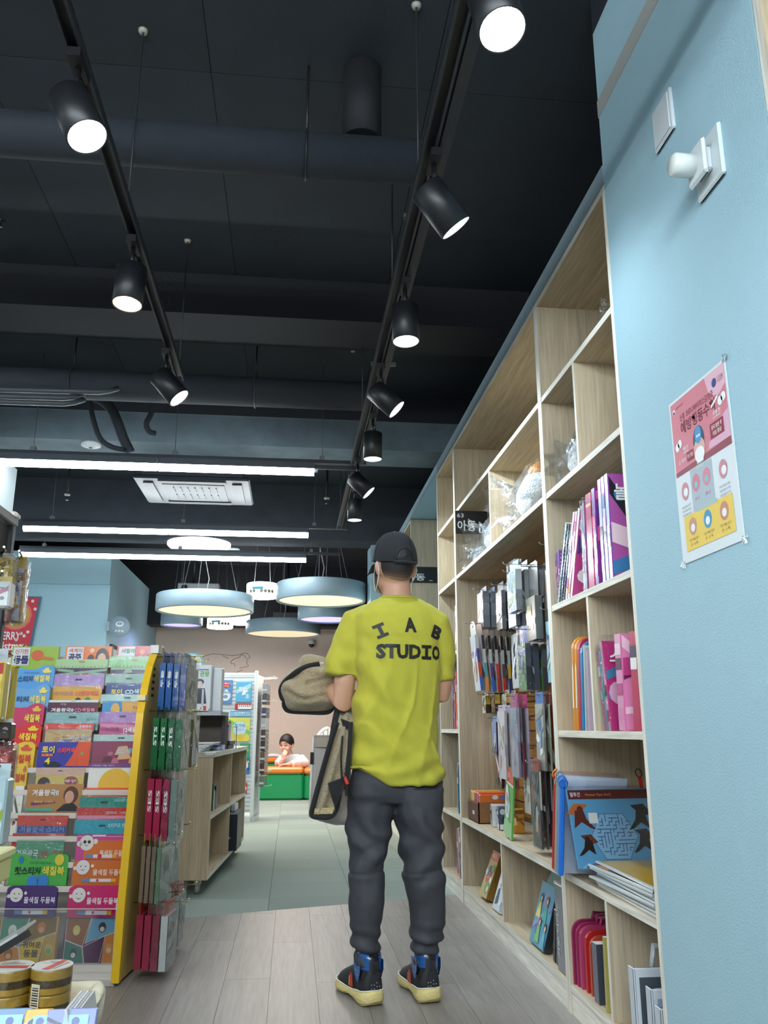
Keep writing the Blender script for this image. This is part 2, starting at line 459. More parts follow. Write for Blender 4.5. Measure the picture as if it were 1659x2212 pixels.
# ================================================================== LIGHTS (each lamp carries its own light)
def spot_lamp(x, y, ztop, aim, label, on=True, colr=COOL, swing=0.0, key=1.0, arm=.11):
    """black cylinder spot under the track; aim = direction of the beam"""
    e = empty('track_spotlight', label, 'spotlight', (x, y, ztop), 0, 'spotlights on the ceiling tracks')
    aim = Vector(aim).normalized()
    mb = MB()
    mb.box(-.018, .018, -.055, .055, -.028, 0, C(28, 29, 32)); mb.build('track_adapter', M_METAL, e)
    mb = MB(); mb.tube([(0, 0, -.026), (0, 0, -arm)], .009, C(26, 27, 30)); 
    mb.box(-.032, .032, -.004, .004, -arm-.006, -arm, C(26, 27, 30))
    for sx in (-.032, .029): mb.box(sx, sx+.003, -.011, .011, -arm-.07, -arm, C(26, 27, 30))
    mb.build('yoke_arm', M_METAL, e)
    mb = MB(); mb.tube([(-.002, .012, -.03), (.014, .02, -.06), (.02, .016, -arm+.01), (.004, .004, -arm-.012)], .0035, C(20, 20, 22), 6); mb.build('flex_cord', M_PLASTIC, e)
    piv = Vector((0, 0, -arm-.045))
    q = Vector((0, 0, -1)).rotation_difference(aim).to_matrix().to_4x4()
    M = Matrix.Translation(piv) @ q @ Matrix.Translation((0, 0, .05))
    R = .056; L = .165
    can = MB()
    can.lathe([(0.001, 0), (R-.008, 0), (R, -.006), (R, -L), (R-.003, -L-.001), (R-.004, -L+.002)], C(24, 26, 30), 28, M, caps=False)
    can.build('can', M_METAL, e)
    inn = MB(); inn.lathe([(R-.004, -L+.002), (R-.009, -L+.035), (.036, -L+.052)], C(210, 214, 216), 28, M, caps=False)
    inn.build('reflector', M_METAL if on else M_METAL, e)
    gl = MB(); gl.lathe([(.001, -L+.050), (.036, -L+.050), (.001, -L+.0505)], C(255, 255, 255), 24, M, caps=False, smooth=False)
    gl.build('lens', glow_mat('spot_glow_%d' % int(colr[2]*100), colr, SPOT_STRENGTH*6), e)
    for sx in (-1, 1):
        mb = MB(); mb.lathe([(.001, .004), (.007, .004), (.007, 0), (.001, 0)], C(120, 122, 124), 10, Matrix.Translation((sx*.034, 0, -arm-.05)) @ Matrix.Rotation(sx*pi/2, 4, 'Y')); mb.build('screw', M_CHROME, e)
    ld = bpy.data.lights.new('lamp_light', 'SPOT'); ld.energy = SPOT_WATT*key; ld.color = colr[:3]
    ld.spot_size = radians(125); ld.spot_blend = 1.0; ld.shadow_soft_size = .03
    lo = bpy.data.objects.new('lamp_light', ld); COL.objects.link(lo); lo.parent = e
    lo.matrix_local = Matrix.Translation(M @ Vector((0, 0, -L-.006))) @ q
    return e
def track(name, x, y0, y1, label, rails=((-.02,),)):
    t = empty(name, label, 'track', (x, y0, LAMPZ), 0, None)
    L = y1-y0
    mb = MB()
    for sx in (-.022, .014): mb.box(sx, sx+.008, 0, L, 0, .028, C(52, 56, 62))
    mb.box(-.022, .022, 0, L, .026, .034, C(38, 41, 46))
    mb.build('rail', M_METAL, t)
    return t
def rod(x, y, z0, z1, parent, r=.004, nm='hanger_rod', px=0, py=0, pz=0):
    MB().tube([(x-px, y-py, z0-pz), (x-px, y-py, z1-pz)], r, C(46, 50, 56), 6).build(nm, M_METAL, parent)
    MB().lathe([(.001, z1-pz-.012), (.016, z1-pz-.012), (.02, z1-pz), (.001, z1-pz)], C(176, 172, 160), 10, Matrix.Translation((x-px, y-py, 0))).build('hanger_cap', M_METAL, parent)
tl = track('lighting_track', -.642, .5, 4.25, 'thin black lighting track on the left, hung from long rods')
for yy in (2.75, 4.2): rod(-.642, yy, LAMPZ+.03, CEIL, tl, px=-.642, py=.5, pz=LAMPZ)
tr = track('lighting_track', .395, .5, 5.62, 'double black lighting track on the right, running to the white tubes')
MB().box(.03, .065, 0, 5.1, 0.0, .03, C(44, 47, 53)).build('second_rail', M_METAL, tr)
for yy in (1.0, 2.52, 3.3, 4.9): rod(.395, yy, LAMPZ+.03, CEIL, tr, px=.395, py=.5, pz=LAMPZ)
for yy in (2.7, 4.0, 5.1):
    MB().box(-.03, .10, yy-.5-.012, yy-.5+.012, .03, .045, C(96, 100, 104)).build('track_clip', M_METAL, tr)
tr2 = track('lighting_track', .40, 5.86, 7.6, 'short far lighting track past the first white tube')
rod(.40, 7.4, LAMPZ+.03, CEIL, tr2, px=.40, py=5.86, pz=LAMPZ)
lampdefs = [
 (-.638, 2.02, (.30, -.12, -.62), 'lit spotlight on the left track nearest the camera, glaring white', COOL, .22),
 (-.648, 2.92, (-.02, -.10, -1), 'warm glowing spotlight on the left track pointing straight down', (1.0, .55, .22), .55),
 (-.66, 3.90, (.64, -.05, -.74), 'spotlight at the far end of the left track tilted to the right', COOL, .4),
 (.424, 1.553, (.10, -.25, -.9), 'glaring spotlight at the top edge, nearest on the right track', COOL, .18),
 (.415, 2.315, (.62, .14, -.77), 'spotlight on the right track tilted toward the tall bookcase, in front of the round duct', COOL, .32),
 (.425, 3.11, (.02, -.05, -1), 'spotlight on the right track pointing straight down, glowing at the rim', COOL, .45),
 (.412, 3.956, (.71, -.10, -.70), 'tilted spotlight on the right track just before the grey beam', COOL, 2.0),
 (.438, 4.66, (0, 0, -1), 'upright spotlight on the right track in front of the grey beam', COOL, .4),
 (.413, 5.514, (.68, -.10, -.72), 'small tilted spotlight beside the end of the first white tube', COOL, 1.5),
 (.442, 6.165, (0, 0, -1), 'last small spotlight hanging straight down above the man', COOL, .5)]
for x, y, aim, lab, colr, key in lampdefs:
    spot_lamp(x, y, LAMPZ, aim, lab, True, colr, key=key)

def tube_light(x0, x1, y, label, n=2, tail=.37, st=None):
    e = empty('fluorescent_light', label, 'light', (x0, y, LAMPZ), 0, 'rows of white tube lights')
    L = x1-x0
    MB().box(0, L+tail, -.022, .022, .052, .078, C(58, 63, 70)).build('mounting_rail', M_METAL, e)
    for k in range(n):
        a = k*L/n; b = (k+1)*L/n
        MB().box(a+.004, b-.004, -.033, .033, .0065, .052, C(84, 91, 99)).build('lamp_holder', M_PLASTIC, e)
        mb = MB(); mb.rings([[(xx, .031*cos(t), .006+.046*sin(t)) for t in [pi+pi*q/10 for q in range(11)]]+[] for xx in (a+.006, b-.006)], (1, 1, 1, 1), caps=True, smooth=False)
        mb.build('tube', glow_mat('tube_glow_%d' % (st or TUBE_STRENGTH), (.86, .95, 1.0), st or TUBE_STRENGTH), e)
    for xx in (.25, L*.55, L+.05):
        MB().tube([(xx, 0, .078), (xx, 0, CEIL-LAMPZ)], .003, C(90, 96, 104), 5).build('hanger_wire', M_METAL, e)
        MB().box(xx-.018, xx+.018, -.02, .02, .078, .11, C(120, 126, 132)).build('hanger_bracket', M_METAL, e)
    return e
tube_light(-2.10, .124, 5.79, 'nearest and highest of the three long white tube lights')
tube_light(-2.52, .123, 7.845, 'middle of the three long white tube lights')
tube_light(-2.93, .123, 9.09, 'farthest and lowest of the three long white tube lights, before the ring lamps')
# fill tubes added out of view, behind the camera and over the left aisle
for k, (x0, x1, yy) in enumerate([(-3.4, 1.0, -.3), (-3.4, 1.0, -1.2), (-3.4, 1.0, -2.1), (-4.7, -2.3, 1.5), (-4.7, -2.3, 3.4), (-4.9, -3.1, 8.5)]):
    tube_light(x0, x1, yy, ['unseen fill tube light added just behind the viewpoint', 'unseen fill tube light added behind the viewpoint, middle row', 'unseen fill tube light added by the front wall', 'unseen fill tube light added over the left aisle, nearer row', 'unseen fill tube light added over the left aisle, farther row', 'unseen fill tube light added in front of the nursing room, left aisle'][k], n=4 if k < 3 else 2, tail=0, st=REAR_FILL if k < 3 else None)
# cross frame joining the first tube to the track
mb = MB(); mb.box(.13, .42, 5.74, 5.765, 2.80, 2.825, C(58, 63, 70)); mb.box(.12, .145, 5.765, 5.84, 2.80, 2.82, C(58, 63, 70))
tag(mb.build('crossbar', M_METAL), 'grey metal crossbar joining the first tube light to the right track', 'bar')

# ---- ring lamps
def ring_lamp(cx, cy, z, R, h, glow, strength, label, wires=True, watts=0):
    e = empty('ring_lamp', label, 'lamp', (cx, cy, z), 0, 'round drum lamps at the back of the shop')
    MB().lathe([(R-.02, h-.01), (R-.008, h), (R, h-.008), (R, .008), (R-.008, 0), (R-.03, 0), (R-.032, .02)], C(150, 172, 184), 64, caps=False).build('shade', M_PLASTIC, e)
    MB().lathe([(.001, h-.012), (R-.02, h-.012)], C(196, 210, 218), 48, caps=False).build('lid', M_PLASTIC, e)
    MB().lathe([(.001, .018), (R-.03, .018)], (1, 1, 1, 1), 48, caps=False, smooth=False).build('diffuser', glow_mat('ring_glow_%s' % label[:6].replace(' ', '_'), glow, strength), e)
    if wires:
        for k in range(3):
            a = k*2*pi/3+.4
            MB().tube([(R*.7*cos(a), R*.7*sin(a), h), (.12*cos(a), .12*sin(a), CEIL-z)], .004, C(120, 126, 132), 5).build('suspension_wire', M_METAL, e)
        MB().tube([(0, 0, h), (.03, 0, h+.2), (-.02, 0, h+.42), (0, 0, CEIL-z)], .006, C(200, 200, 196), 6).build('power_cord', M_PLASTIC, e)
    if watts:
        ld = bpy.data.lights.new('lamp_light', 'AREA'); ld.shape = 'DISK'; ld.size = R*1.8; ld.energy = watts; ld.color = tuple(.5+.5*c for c in glow[:3])
        lo = bpy.data.objects.new('lamp_light', ld); COL.objects.link(lo); lo.parent = e; lo.location = (0, 0, -.02)
    return e
WARM = (1.0, .72, .38)
def ring_at(x0, x1, ybot, Y, h, glow, st, label, **k):
    c = at_y((x0+x1)/2, ybot, Y); a = at_y(x0, ybot, Y); b = at_y(x1, ybot, Y)
    return ring_lamp(c.x, Y, c.z, (b.x-a.x)/2*.985, h, glow, st, label, **k)
ring_at(335, 550, 1322, 9.9, .19, (1.0, .78, .45), 0.66, 'wide grey ring lamp with yellow glowing underside, left of the pair', watts=34)
ring_at(595, 792, 1300, 9.8, .21, (1.0, .80, .48), 0.66, 'big grey ring lamp with yellow glow hanging beside the cap', watts=34)
ring_at(529, 694, 1371, 12.45, .19, (1.0, .66, .36), 0.62, 'lower grey ring lamp glowing orange in front of the map wall', watts=34)
ring_at(346, 438, 1352, 12.6, .2, (.30, .24, .95), 1.3, 'small grey ring lamp with violet glow under the left one', watts=9)
ring_at(642, 770, 1340, 11.2, .2, (.36, .30, .95), 1.3, 'grey ring lamp with violet glow below the big one by the cap', watts=9)
def drum(x0, x1, y0, y1, Y, label, marks=True):
    a = at_y(x0, y1, Y); b = at_y(x1, y0, Y); R = (b.x-a.x)/2; h = b.z-a.z
    e = empty('drum_lamp', label, 'lamp', ((a.x+b.x)/2, Y, a.z), 0, 'white lit drum lamps')
    MB().lathe([(.001, 0), (R-.01, 0), (R, .01), (R, h-.01), (R-.01, h), (.001, h)], (1, 1, 1, 1), 40, caps=False).build('shade', glow_mat('drum_glow', (.95, .98, 1.0), 7.0), e)
    mb = MB()
    if marks:
        for k in range(-3, 4):
            an = -pi/2+k*.25
            p = Vector((R*1.004*cos(an), R*1.004*sin(an), h*.35)); M = plane(p, (-sin(an), cos(an), 0), UP)
            if k == -1: mb.rect(M, -.07, .07, .1*h, .3*h, C(90, 170, 190))
            else: mb.disc(M, 0, 0, .025, C(150, 140, 120), seg=6)
        mb.build('printed_band', M_PAPER, e)
    for k in range(2): MB().tube([(-.1+.2*k, 0, h), (-.05+.1*k, 0, CEIL-a.z)], .004, C(120, 126, 132), 5).build('suspension_wire', M_METAL, e)
drum(532, 600, 1262, 1291, 10.4, 'bright white drum lamp with printed marks between the two big rings')
drum(447, 504, 1336, 1357, 12.9, 'white lit drum lamp under the left ring, nearer one with printing')
drum(500, 540, 1328, 1349, 13.4, 'plain white lit drum lamp under the left ring, the farther one', False)
# ceiling disc lamp
c = at_z(430, 1183, 2.95)
e = empty('ceiling_disc_lamp', 'flat white glowing disc lamp on the ceiling between the tube lights', 'lamp', c)
MB().lathe([(.001, 0), (.33, 0), (.35, .02), (.35, .05), (.001, .05)], (1, 1, 1, 1), 40, caps=False).build('diffuser', glow_mat('disc_glow', (.95, .98, 1), 1.1), e)
MB().lathe([(.001, .05), (.3, .05), (.3, .06), (.04, .06), (.04, CEIL-2.95), (.001, CEIL-2.95)], C(60, 64, 70), 24, caps=False).build('stem', M_METAL, e)
# ================================================================== CEILING KIT: ducts, air conditioner, detectors
DUCT = C(54, 60, 68)
e = empty('round_duct', 'thick black round duct crossing the ceiling near the camera', 'duct', (-4.6, 2.865, 3.2))
MB().tube([(0, 0, 0), (2.4, 0, 0), (5.06, 0, 0)], .088, DUCT, 24).build('pipe', M_BLACKPAINT, e)
MB().tube([(4.82, 0, .08), (4.82, 0, .42)], .08, C(22, 25, 30), 20).build('riser', M_BLACKPAINT, e)
for x in (1.5, 3.2, 4.6):
    MB().tube([(x, 0, .08), (x, 0, .42)], .006, C(30, 32, 36), 6).build('hanger_rod', M_METAL, e)
    MB().tube([(x, .094*cos(t), .094*sin(t)) for t in [2*pi*k/20 for k in range(21)]], .005, C(40, 42, 46), 5).build('clamp', M_METAL, e)
e = empty('round_duct', 'black round duct farther back, behind the tilted left spotlight', 'duct', (-4.6, 5.33, 3.2))
MB().tube([(0, 0, 0), (5.06, 0, 0)], .10, DUCT, 24).build('pipe', M_BLACKPAINT, e)
for x in (1.6, 2.35, 3.1, 4.3):
    MB().tube([(x, .106*cos(t), .106*sin(t)) for t in [2*pi*k/20 for k in range(21)]], .006, C(60, 63, 68), 5).build('clamp', M_METAL, e)
    MB().tube([(x, 0, .10), (x, 0, .42)], .006, C(30, 32, 36), 6).build('hanger_rod', M_METAL, e)
# conduits running under the far duct
for k, (ya, xe, dz) in enumerate([(845, 235, 0), (858, 160, -.02), (870, 160, -.04)]):
    a = at_y(-40, ya, 5.1); b = at_y(xe, ya+3, 5.1)
    lab = ['upper thin black conduit under the far duct', 'middle thin black conduit under the far duct', 'lowest thin black conduit under the far duct'][k]
    tag(MB().tube([(a.x-.8, 5.1, a.z), (b.x-.06, 5.1, b.z), (b.x, 5.12, b.z+.02), (b.x+.03, 5.2, b.z+.07)], .017, C(86, 92, 98), 10).build('conduit', M_METAL), lab, 'pipe', 'conduits under the far duct')
def hose(pts, Y, r, label, dy=0.0):
    P = [at_y(x, y, Y+dy*i) for i, (x, y) in enumerate(pts)]
    # smooth the path
    Q = []
    for i in range(len(P)-1):
        p0 = P[max(i-1, 0)]; p1 = P[i]; p2 = P[i+1]; p3 = P[min(i+2, len(P)-1)]
        for t in (0, .25, .5, .75):
            Q.append(0.5*((2*p1)+(-p0+p2)*t+(2*p0-5*p1+4*p2-p3)*t*t+(-p0+3*p1-3*p2+p3)*t**3))
    Q.append(P[-1])
    tag(MB().tube(Q, r, C(66, 72, 80), 10).build('flexible_hose', M_BLACKPAINT), label, 'hose')
hose([(150, 852), (205, 858), (238, 880), (255, 915), (268, 950), (282, 978)], 5.75, .036, 'thick black hose drooping from the far duct to the air conditioner', .03)
hose([(160, 858), (190, 862), (200, 900), (215, 945), (240, 965), (270, 972)], 5.7, .018, 'thin black hose looping left of the thick one', .03)
hose([(320, 850), (330, 870), (326, 895), (316, 915), (322, 932), (335, 936)], 5.75, .02, 'short black hose dropping from the duct onto the air conditioner box', .03)
# air conditioner cassette
ax0, ax1, ay0, ay1, az = -1.36, -.40, 6.80, 7.60, 3.0
e = empty('air_conditioner', 'square ceiling cassette air conditioner behind the first tube light', 'air conditioner', (0, 0, 0))
MB().bbox(ax0, ax1, ay0-.02, ay1, az, az+.03, C(30, 37, 45), .012).build('frame', M_PLASTIC, e)
MB().box(ax0+.06, ax1-.06, ay0+.06, ay1-.06, az+.03, CEIL, C(44, 48, 56)).build('housing', M_BLACKPAINT, e)
MB().box(ax0+.22, ax1-.22, ay0+.14, ay1-.14, az-.006, az, C(20, 24, 30)).build('grille_plate', M_PLASTIC, e)
for i in range(7):
    for j in (0, 1):
        x = ax0+.30+i*.06; yy = ay0+.22+j*.22
        MB().box(x, x+.008, yy, yy+.14, az-.012, az-.006, C(46, 54, 62)).build('grille_slat', M_PLASTIC, e)
for x in (ax0+.07, ax1-.15): MB().box(x, x+.08, ay0+.1, ay1-.1, az-.01, az, C(18, 22, 27)).build('air_flap', M_PLASTIC, e)
for yy in (ay0+.03, ay1-.11): MB().box(ax0+.2, ax1-.2, yy, yy+.07, az-.01, az, C(18, 22, 27)).build('air_flap', M_PLASTIC, e)
# smoke detectors, sprinklers, camera
def detector(x, y, Z, label, nm='smoke_detector', r=.05):
    c = at_z(x, y, Z)
    e = empty(nm, label, 'detector', c)
    MB().lathe([(.001, -.035), (r*.45, -.035), (r*.55, -.022), (r, -.02), (r, 0), (.001, 0)], C(220, 226, 228), 20, caps=False).build('body', M_PLASTIC, e)
    MB().lathe([(.001, -.04), (r*.2, -.04), (r*.22, -.034)], C(90, 96, 100), 10, caps=False).build('sensor', M_PLASTIC, e)
detector(197, 958, 3.155, 'white smoke detector under the grey beam', r=.075)
detector(505, 1186, 3.0, 'small white smoke detector beside the ceiling disc lamp', r=.07)
def sprinkler(x, y, Z, label):
    c = at_z(x, y, Z)
    e = empty('sprinkler', label, 'sprinkler', c, 0, 'sprinkler heads in the ceiling')
    MB().lathe([(.001, 0), (.028, 0), (.03, .012), (.001, .012)], C(196, 192, 180), 14, caps=False).build('escutcheon', M_METAL, e)
    MB().lathe([(.001, -.05), (.016, -.05), (.016, -.046), (.004, -.044), (.006, -.01), (.008, 0)], C(170, 168, 160), 12, caps=False).build('head', M_CHROME, e)
    MB().tube([(0, 0, .012), (0, 0, max(.02, CEIL-Z))], .012, C(40, 43, 48), 8).build('drop_pipe', M_METAL, e)
sprinkler(79, 621, CEIL, 'sprinkler head on the left of the black ceiling, left of the warm spotlight')
sprinkler(434, 640, CEIL, 'sprinkler head right of the warm spotlight')
sprinkler(2, 474, CEIL, 'sprinkler head at the left picture edge')
sprinkler(763, 745, 3.45, 'sprinkler on a short pipe left of the right track')
sprinkler(145, 1070, 3.2, 'sprinkler on a pipe between first and second tube lights, at left')
sprinkler(706, 1078, 3.2, 'sprinkler on a pipe left of the last spotlight')
c = at_y(673, 1388, BACKY-.05)
e = empty('security_camera', 'small dome security camera on the peach back wall below the orange ring', 'camera', c)
MB().lathe([(.001, .05), (.06, .05), (.065, -.03), (.001, -.03)], C(226, 226, 222), 20, caps=False).build('housing', M_PLASTIC, e)
MB().lathe([(.055, -.03), (.045, -.065), (.02, -.085), (.001, -.088)], C(30, 30, 34), 20, caps=False).build('dome', M_GLOSS, e)
# projector-like boxes near the back ceiling
c = at_y(410, 1277, 12.0); 
e = empty('projector', 'white projector box on a black pole above the left ring lamp', 'projector', c)
MB().bbox(-.16, .42, -.12, .12, -.03, .1, C(190, 196, 200), .012).build('body', M_PLASTIC, e)
MB().tube([(.05, 0, .1), (.05, 0, CEIL-c.z)], .03, C(40, 42, 46), 10).build('ceiling_pole', M_METAL, e)
MB().lathe([(.04, 0), (.04, .03), (.001, .03)], C(40, 44, 50), 14, Matrix.Translation((-.06, -.12, .03)) @ Matrix.Rotation(pi/2, 4, 'X')).build('lens', M_GLOSS, e)
c = at_y(620, 1335, 13.6)
e = empty('wall_speaker', 'black speaker box under the ceiling beam behind the ring lamps', 'speaker', c)
MB().bbox(-.22, .25, -.1, .12, -.09, .09, C(40, 40, 42), .01).build('cabinet', M_PLASTIC, e)
MB().box(-.2, .23, -.106, -.1, -.075, .075, C(54, 55, 58)).build('grille', M_PLASTIC, e)
MB().tube([(0, .05, .09), (0, .05, CEIL-c.z)], .02, C(40, 42, 46), 8).build('bracket', M_METAL, e)
# wall plates on the pillar
e = empty('wall_plate', 'blank white wall plate high on the pale blue pillar', 'plate', (1.033, 1.94, 2.70))
MB().bbox(-.012, 0, -.045, .075, -.068, .07, C(214, 222, 226), .004).build('cover', M_PLASTIC, e)
MB().bbox(-.016, -.012, -.035, .065, -.058, .06, C(220, 226, 230), .002).build('insert', M_PLASTIC, e)
e = empty('wall_outlet', 'white wall outlet with a plugged-in white adapter, above the poster', 'outlet', (1.033, 1.742, 2.395))
MB().bbox(-.012, 0, -.066, .066, -.072, .078, C(214, 222, 224), .004).build('cover', M_PLASTIC, e)
MB().bbox(-.045, -.033, -.045, .045, -.052, .05, C(220, 226, 228), .006).build('adapter_plate', M_PLASTIC, e)
MB().bbox(-.033, -.012, -.03, .03, -.036, .034, C(200, 208, 212), .006).build('plug', M_PLASTIC, e)
MB().lathe([(.001, .06), (.022, .06), (.03, .052), (.03, 0), (.001, 0)], C(224, 230, 226), 20, Matrix.Translation((-.045, 0.012, 0)) @ Matrix.Rotation(-pi/2, 4, 'Y')).build('night_light_cap', M_GLOSS, e)
# poster on the pillar
e = empty('poster', 'pink and yellow health notice poster taped to the pale blue pillar', 'poster', (1.033, 2.09, 1.42))
pw_, ph_ = .312, .455
Mp = plane((-.003, 0, 0), (0, -1, 0), UP)   # x to the right as seen, towards the camera
mb = MB(); mb.prism([(0, 0), (pw_, 0), (pw_, ph_), (0, ph_)], plane((-.001, 0, 0), (0, -1, 0), UP), .0015, C(226, 234, 238)); mb.build('sheet', M_PAPER, e)
mb = MB(); pk = C(214, 128, 142); dk = C(120, 34, 54); W_ = C(244, 246, 246)
mb.rect(Mp, .008, pw_-.008, .238, ph_-.008, pk)
mb.poly(Mp, [(.008, .238), (pw_-.008, .238), (pw_-.008, .258), (.008, .250)], C(150, 70, 84), .0003)
mb.poly(Mp, [(.195, .258), (pw_-.008, .258), (pw_-.008, .33), (.26, .315), (.235, .285), (.2, .275)], C(226, 178, 200), .0003)
mb.poly(Mp, [(.205, ph_-.008), (pw_-.008, ph_-.008), (pw_-.008, .395), (.29, .388), (.27, .378), (.245, .384), (.22, .40)], C(232, 184, 200), .0003)
mb.text(Mp, '신종 코로나바이러스감염증', .058, .242, .383, .402, dk, .0006, .006)
mb.text(Mp, '예방행동수칙', .058, .246, .345, .380, dk, .0006, .02)
mb.disc(Mp, .028, .42, .008, W_, .0006); mb.disc(Mp, .028, .418, .005, C(40, 60, 110), .0009)
mb.text(Mp, '질병관리본부', .042, .085, .424, .430, dk, .0006)
mb.disc(Mp, .252, .415, .012, C(60, 70, 130), .0006); mb.text(Mp, '1339', .27, .296, .408, .424, dk, .0006)
# drawing of a person with a blue blob and mask
mb.disc(Mp, .148, .30, .030, C(50, 70, 96), .0006, ry=.04); mb.disc(Mp, .148, .278, .030, C(226, 178, 168), .0008, ry=.028)
mb.disc(Mp, .148, .315, .018, C(70, 150, 200), .001, ry=.024); mb.disc(Mp, .143, .312, .004, W_, .0012); mb.disc(Mp, .154, .312, .004, W_, .0012)
mb.disc(Mp, .148, .262, .026, W_, .0012, ry=.021); mb.rect(Mp, .13, .166, .240, .258, C(214, 232, 230), .0011)
for cx, cy in ((.03, .318), (.045, .324), (.288, .365), (.272, .36)): mb.disc(Mp, cx, cy, .012, W_, .0007)
mb.poly(Mp, [(.225, .355), (.262, .372), (.264, .38), (.258, .378), (.224, .362)], W_, .0007)
mb.text(Mp, '외출 전', .06, .088, .298, .309, W_, .0007, .01); mb.rect(Mp, .06, .09, .292, .294, W_, .0007)
mb.text(Mp, '여행 전', .232, .268, .333, .345, W_, .0007, .01); mb.rect(Mp, .23, .268, .327, .329, W_, .0007)
mb.rect(Mp, .078, .116, .262, .288, C(150, 40, 62), .0007); mb.text(Mp, '마스크 착용', .082, .112, .27, .282, W_, .0009, .01)
mb.rect(Mp, .21, .278, .278, .318, C(150, 40, 62), .0007); mb.text(Mp, '중국 방문 후', .218, .27, .30, .312, W_, .0009, .01); mb.text(Mp, '의심 증상', .222, .266, .284, .296, W_, .0009, .01)
mb.text(Mp, '손 씻기', .03, .07, .268, .279, W_, .0007, .01)
mb.rect(Mp, .085, .2, .118, .235, C(176, 190, 200), .0003); mb.rect(Mp, .12, .16, .228, .238, C(190, 204, 206), .0006)
for cx, cc in ((.113, C(214, 130, 150)), (.170, C(214, 140, 160))):
    mb.disc(Mp, cx, .195, .021, cc, .0006, ry=.024); mb.disc(Mp, cx, .19, .009, C(120, 200, 200), .0009)
    mb.text(Mp, '증상', cx-.014, cx+.014, .148, .158, C(214, 120, 140), .0006)
for cx, cy in ((.05, .19), (.252, .19)):
    mb.disc(Mp, cx, cy, .02, C(206, 140, 150), .0006, ry=.024); mb.disc(Mp, cx+.004, cy-.004, .012, W_, .0009)
    for k in range(3): mb.text(Mp, '자세한 예방수칙 확인', cx-.026, cx+.026, cy-.045-k*.011, cy-.038-k*.011, C(130, 130, 140), .0006)
mb.rect(Mp, .03, pw_-.03, .028, .122, C(240, 206, 90), .0004); mb.rect(Mp, .105, .21, .118, .128, C(176, 196, 190), .0007)
for cx, cc in ((.075, C(206, 150, 120)), (.155, C(60, 150, 190)), (.238, C(206, 140, 110))):
    mb.disc(Mp, cx, .088, .021, cc, .0007, ry=.024); mb.disc(Mp, cx, .084, .011, W_, .001)
    mb.text(Mp, '기침 예절 준수', cx-.028, cx+.028, .050, .058, C(140, 110, 60), .0008); mb.text(Mp, '손 소독', cx-.02, cx+.02, .038, .046, C(140, 110, 60), .0008)
mb.build('print', M_PAPER, e)
for (a, b) in ((0.0, 0.0), (pw_, 0.0), (pw_, ph_)):
    MB().prism([(-.012, -.008), (.014, -.012), (.016, .006), (-.008, .012)], plane((-.004, -a, b), (0, -1, 0), UP), .0006, (1, 1, 1, 1)).build('sticky_tape', M_FILM, e)
# round sign of the nursing room
c = at_y(258, 1353, 10.95)
e = empty('round_sign', 'round grey nursing room sign sticking out from the pale wall corner', 'sign', (c.x, 10.97, c.z))
Ms = plane((0, -.02, 0), (1, 0, 0), UP)
MB().lathe([(.001, .02), (.125, .02), (.13, .014), (.13, -.014), (.125, -.02), (.001, -.02)], C(140, 164, 178), 40, Matrix.Rotation(pi/2, 4, 'X'), caps=False).build('disc', M_PLASTIC, e)
MB().box(-.16, -.125, -.015, .015, -.06, .06, C(150, 164, 172)).build('bracket', M_METAL, e)
mb = MB(); Ms = plane((0, -.021, 0), (1, 0, 0), UP)
mb.disc(Ms, 0, .03, .052, W_, 0, ry=.036, seg=8); mb.disc(Ms, 0, .034, .034, C(140, 164, 178), .001, ry=.02); mb.text(Ms, 'ㅅ', -.014, .014, .022, .044, W_, .002)
mb.text(Ms, '수유실', -.055, .055, -.075, -.04, W_, .001, .02)
mb.build('pictogram', M_PAPER, e)
# christmas banner on the nursing room wall
b0 = at_y(30, 1400, NY-.03); b1 = at_y(90, 1289, NY-.03)
wb = .62; hb = 1.0
e = empty('christmas_banner', 'red christmas banner on the pale blue wall, partly behind the hanging toys', 'banner', (b1.x, NY-.03, b1.z))
Mb = plane((0, 0, 0), (1, 0, 0), UP)
MB().prism([(-wb, -hb), (-.09, -hb), (0, 0), (-wb, 0)], plane((0, 0, 0), (1, 0, 0), UP), .01, C(70, 110, 140)).build('border', M_PAPER, e)
mb = MB(); Mb = plane((0, -.012, 0), (1, 0, 0), UP); red = C(206, 58, 74)
mb.poly(Mb, [(-wb, -hb+.02), (-.12, -hb+.02), (-.025, -.02), (-wb, -.02)], red)
mb.disc(Mb, -.28, -.24, .19, C(236, 110, 110), .001); mb.disc(Mb, -.28, -.24, .165, C(214, 160, 70), .002)
mb.text(Mb, 'MERRY', -.5, -.20, -.55, -.45, W_, .001, .02); mb.text(Mb, 'Christmas', -.6, -.12, -.68, -.57, W_, .001, .02)
for x, y in ((-.12, -.45), (-.16, -.5), (-.2, -.47), (-.25, -.55), (-.15, -.62), (-.1, -.06), (-.06, -.16), (-.3, -.9), (-.47, -.88)): mb.disc(Mb, x, y, .02 if y > -.8 else .045, C(240, 214, 214), .001)
mb.poly(Mb, [(-.45, -.98), (-.24, -.98), (-.36, -.84)], C(150, 190, 90), .001)
mb.poly(Mb, [(-.2, -.93), (-.13, -.86), (-.13, -.8), (-.17, -.79), (-.2, -.82), (-.23, -.79), (-.27, -.8), (-.27, -.86)], C(220, 226, 214), .001)
mb.build('print', M_PAPER, e)
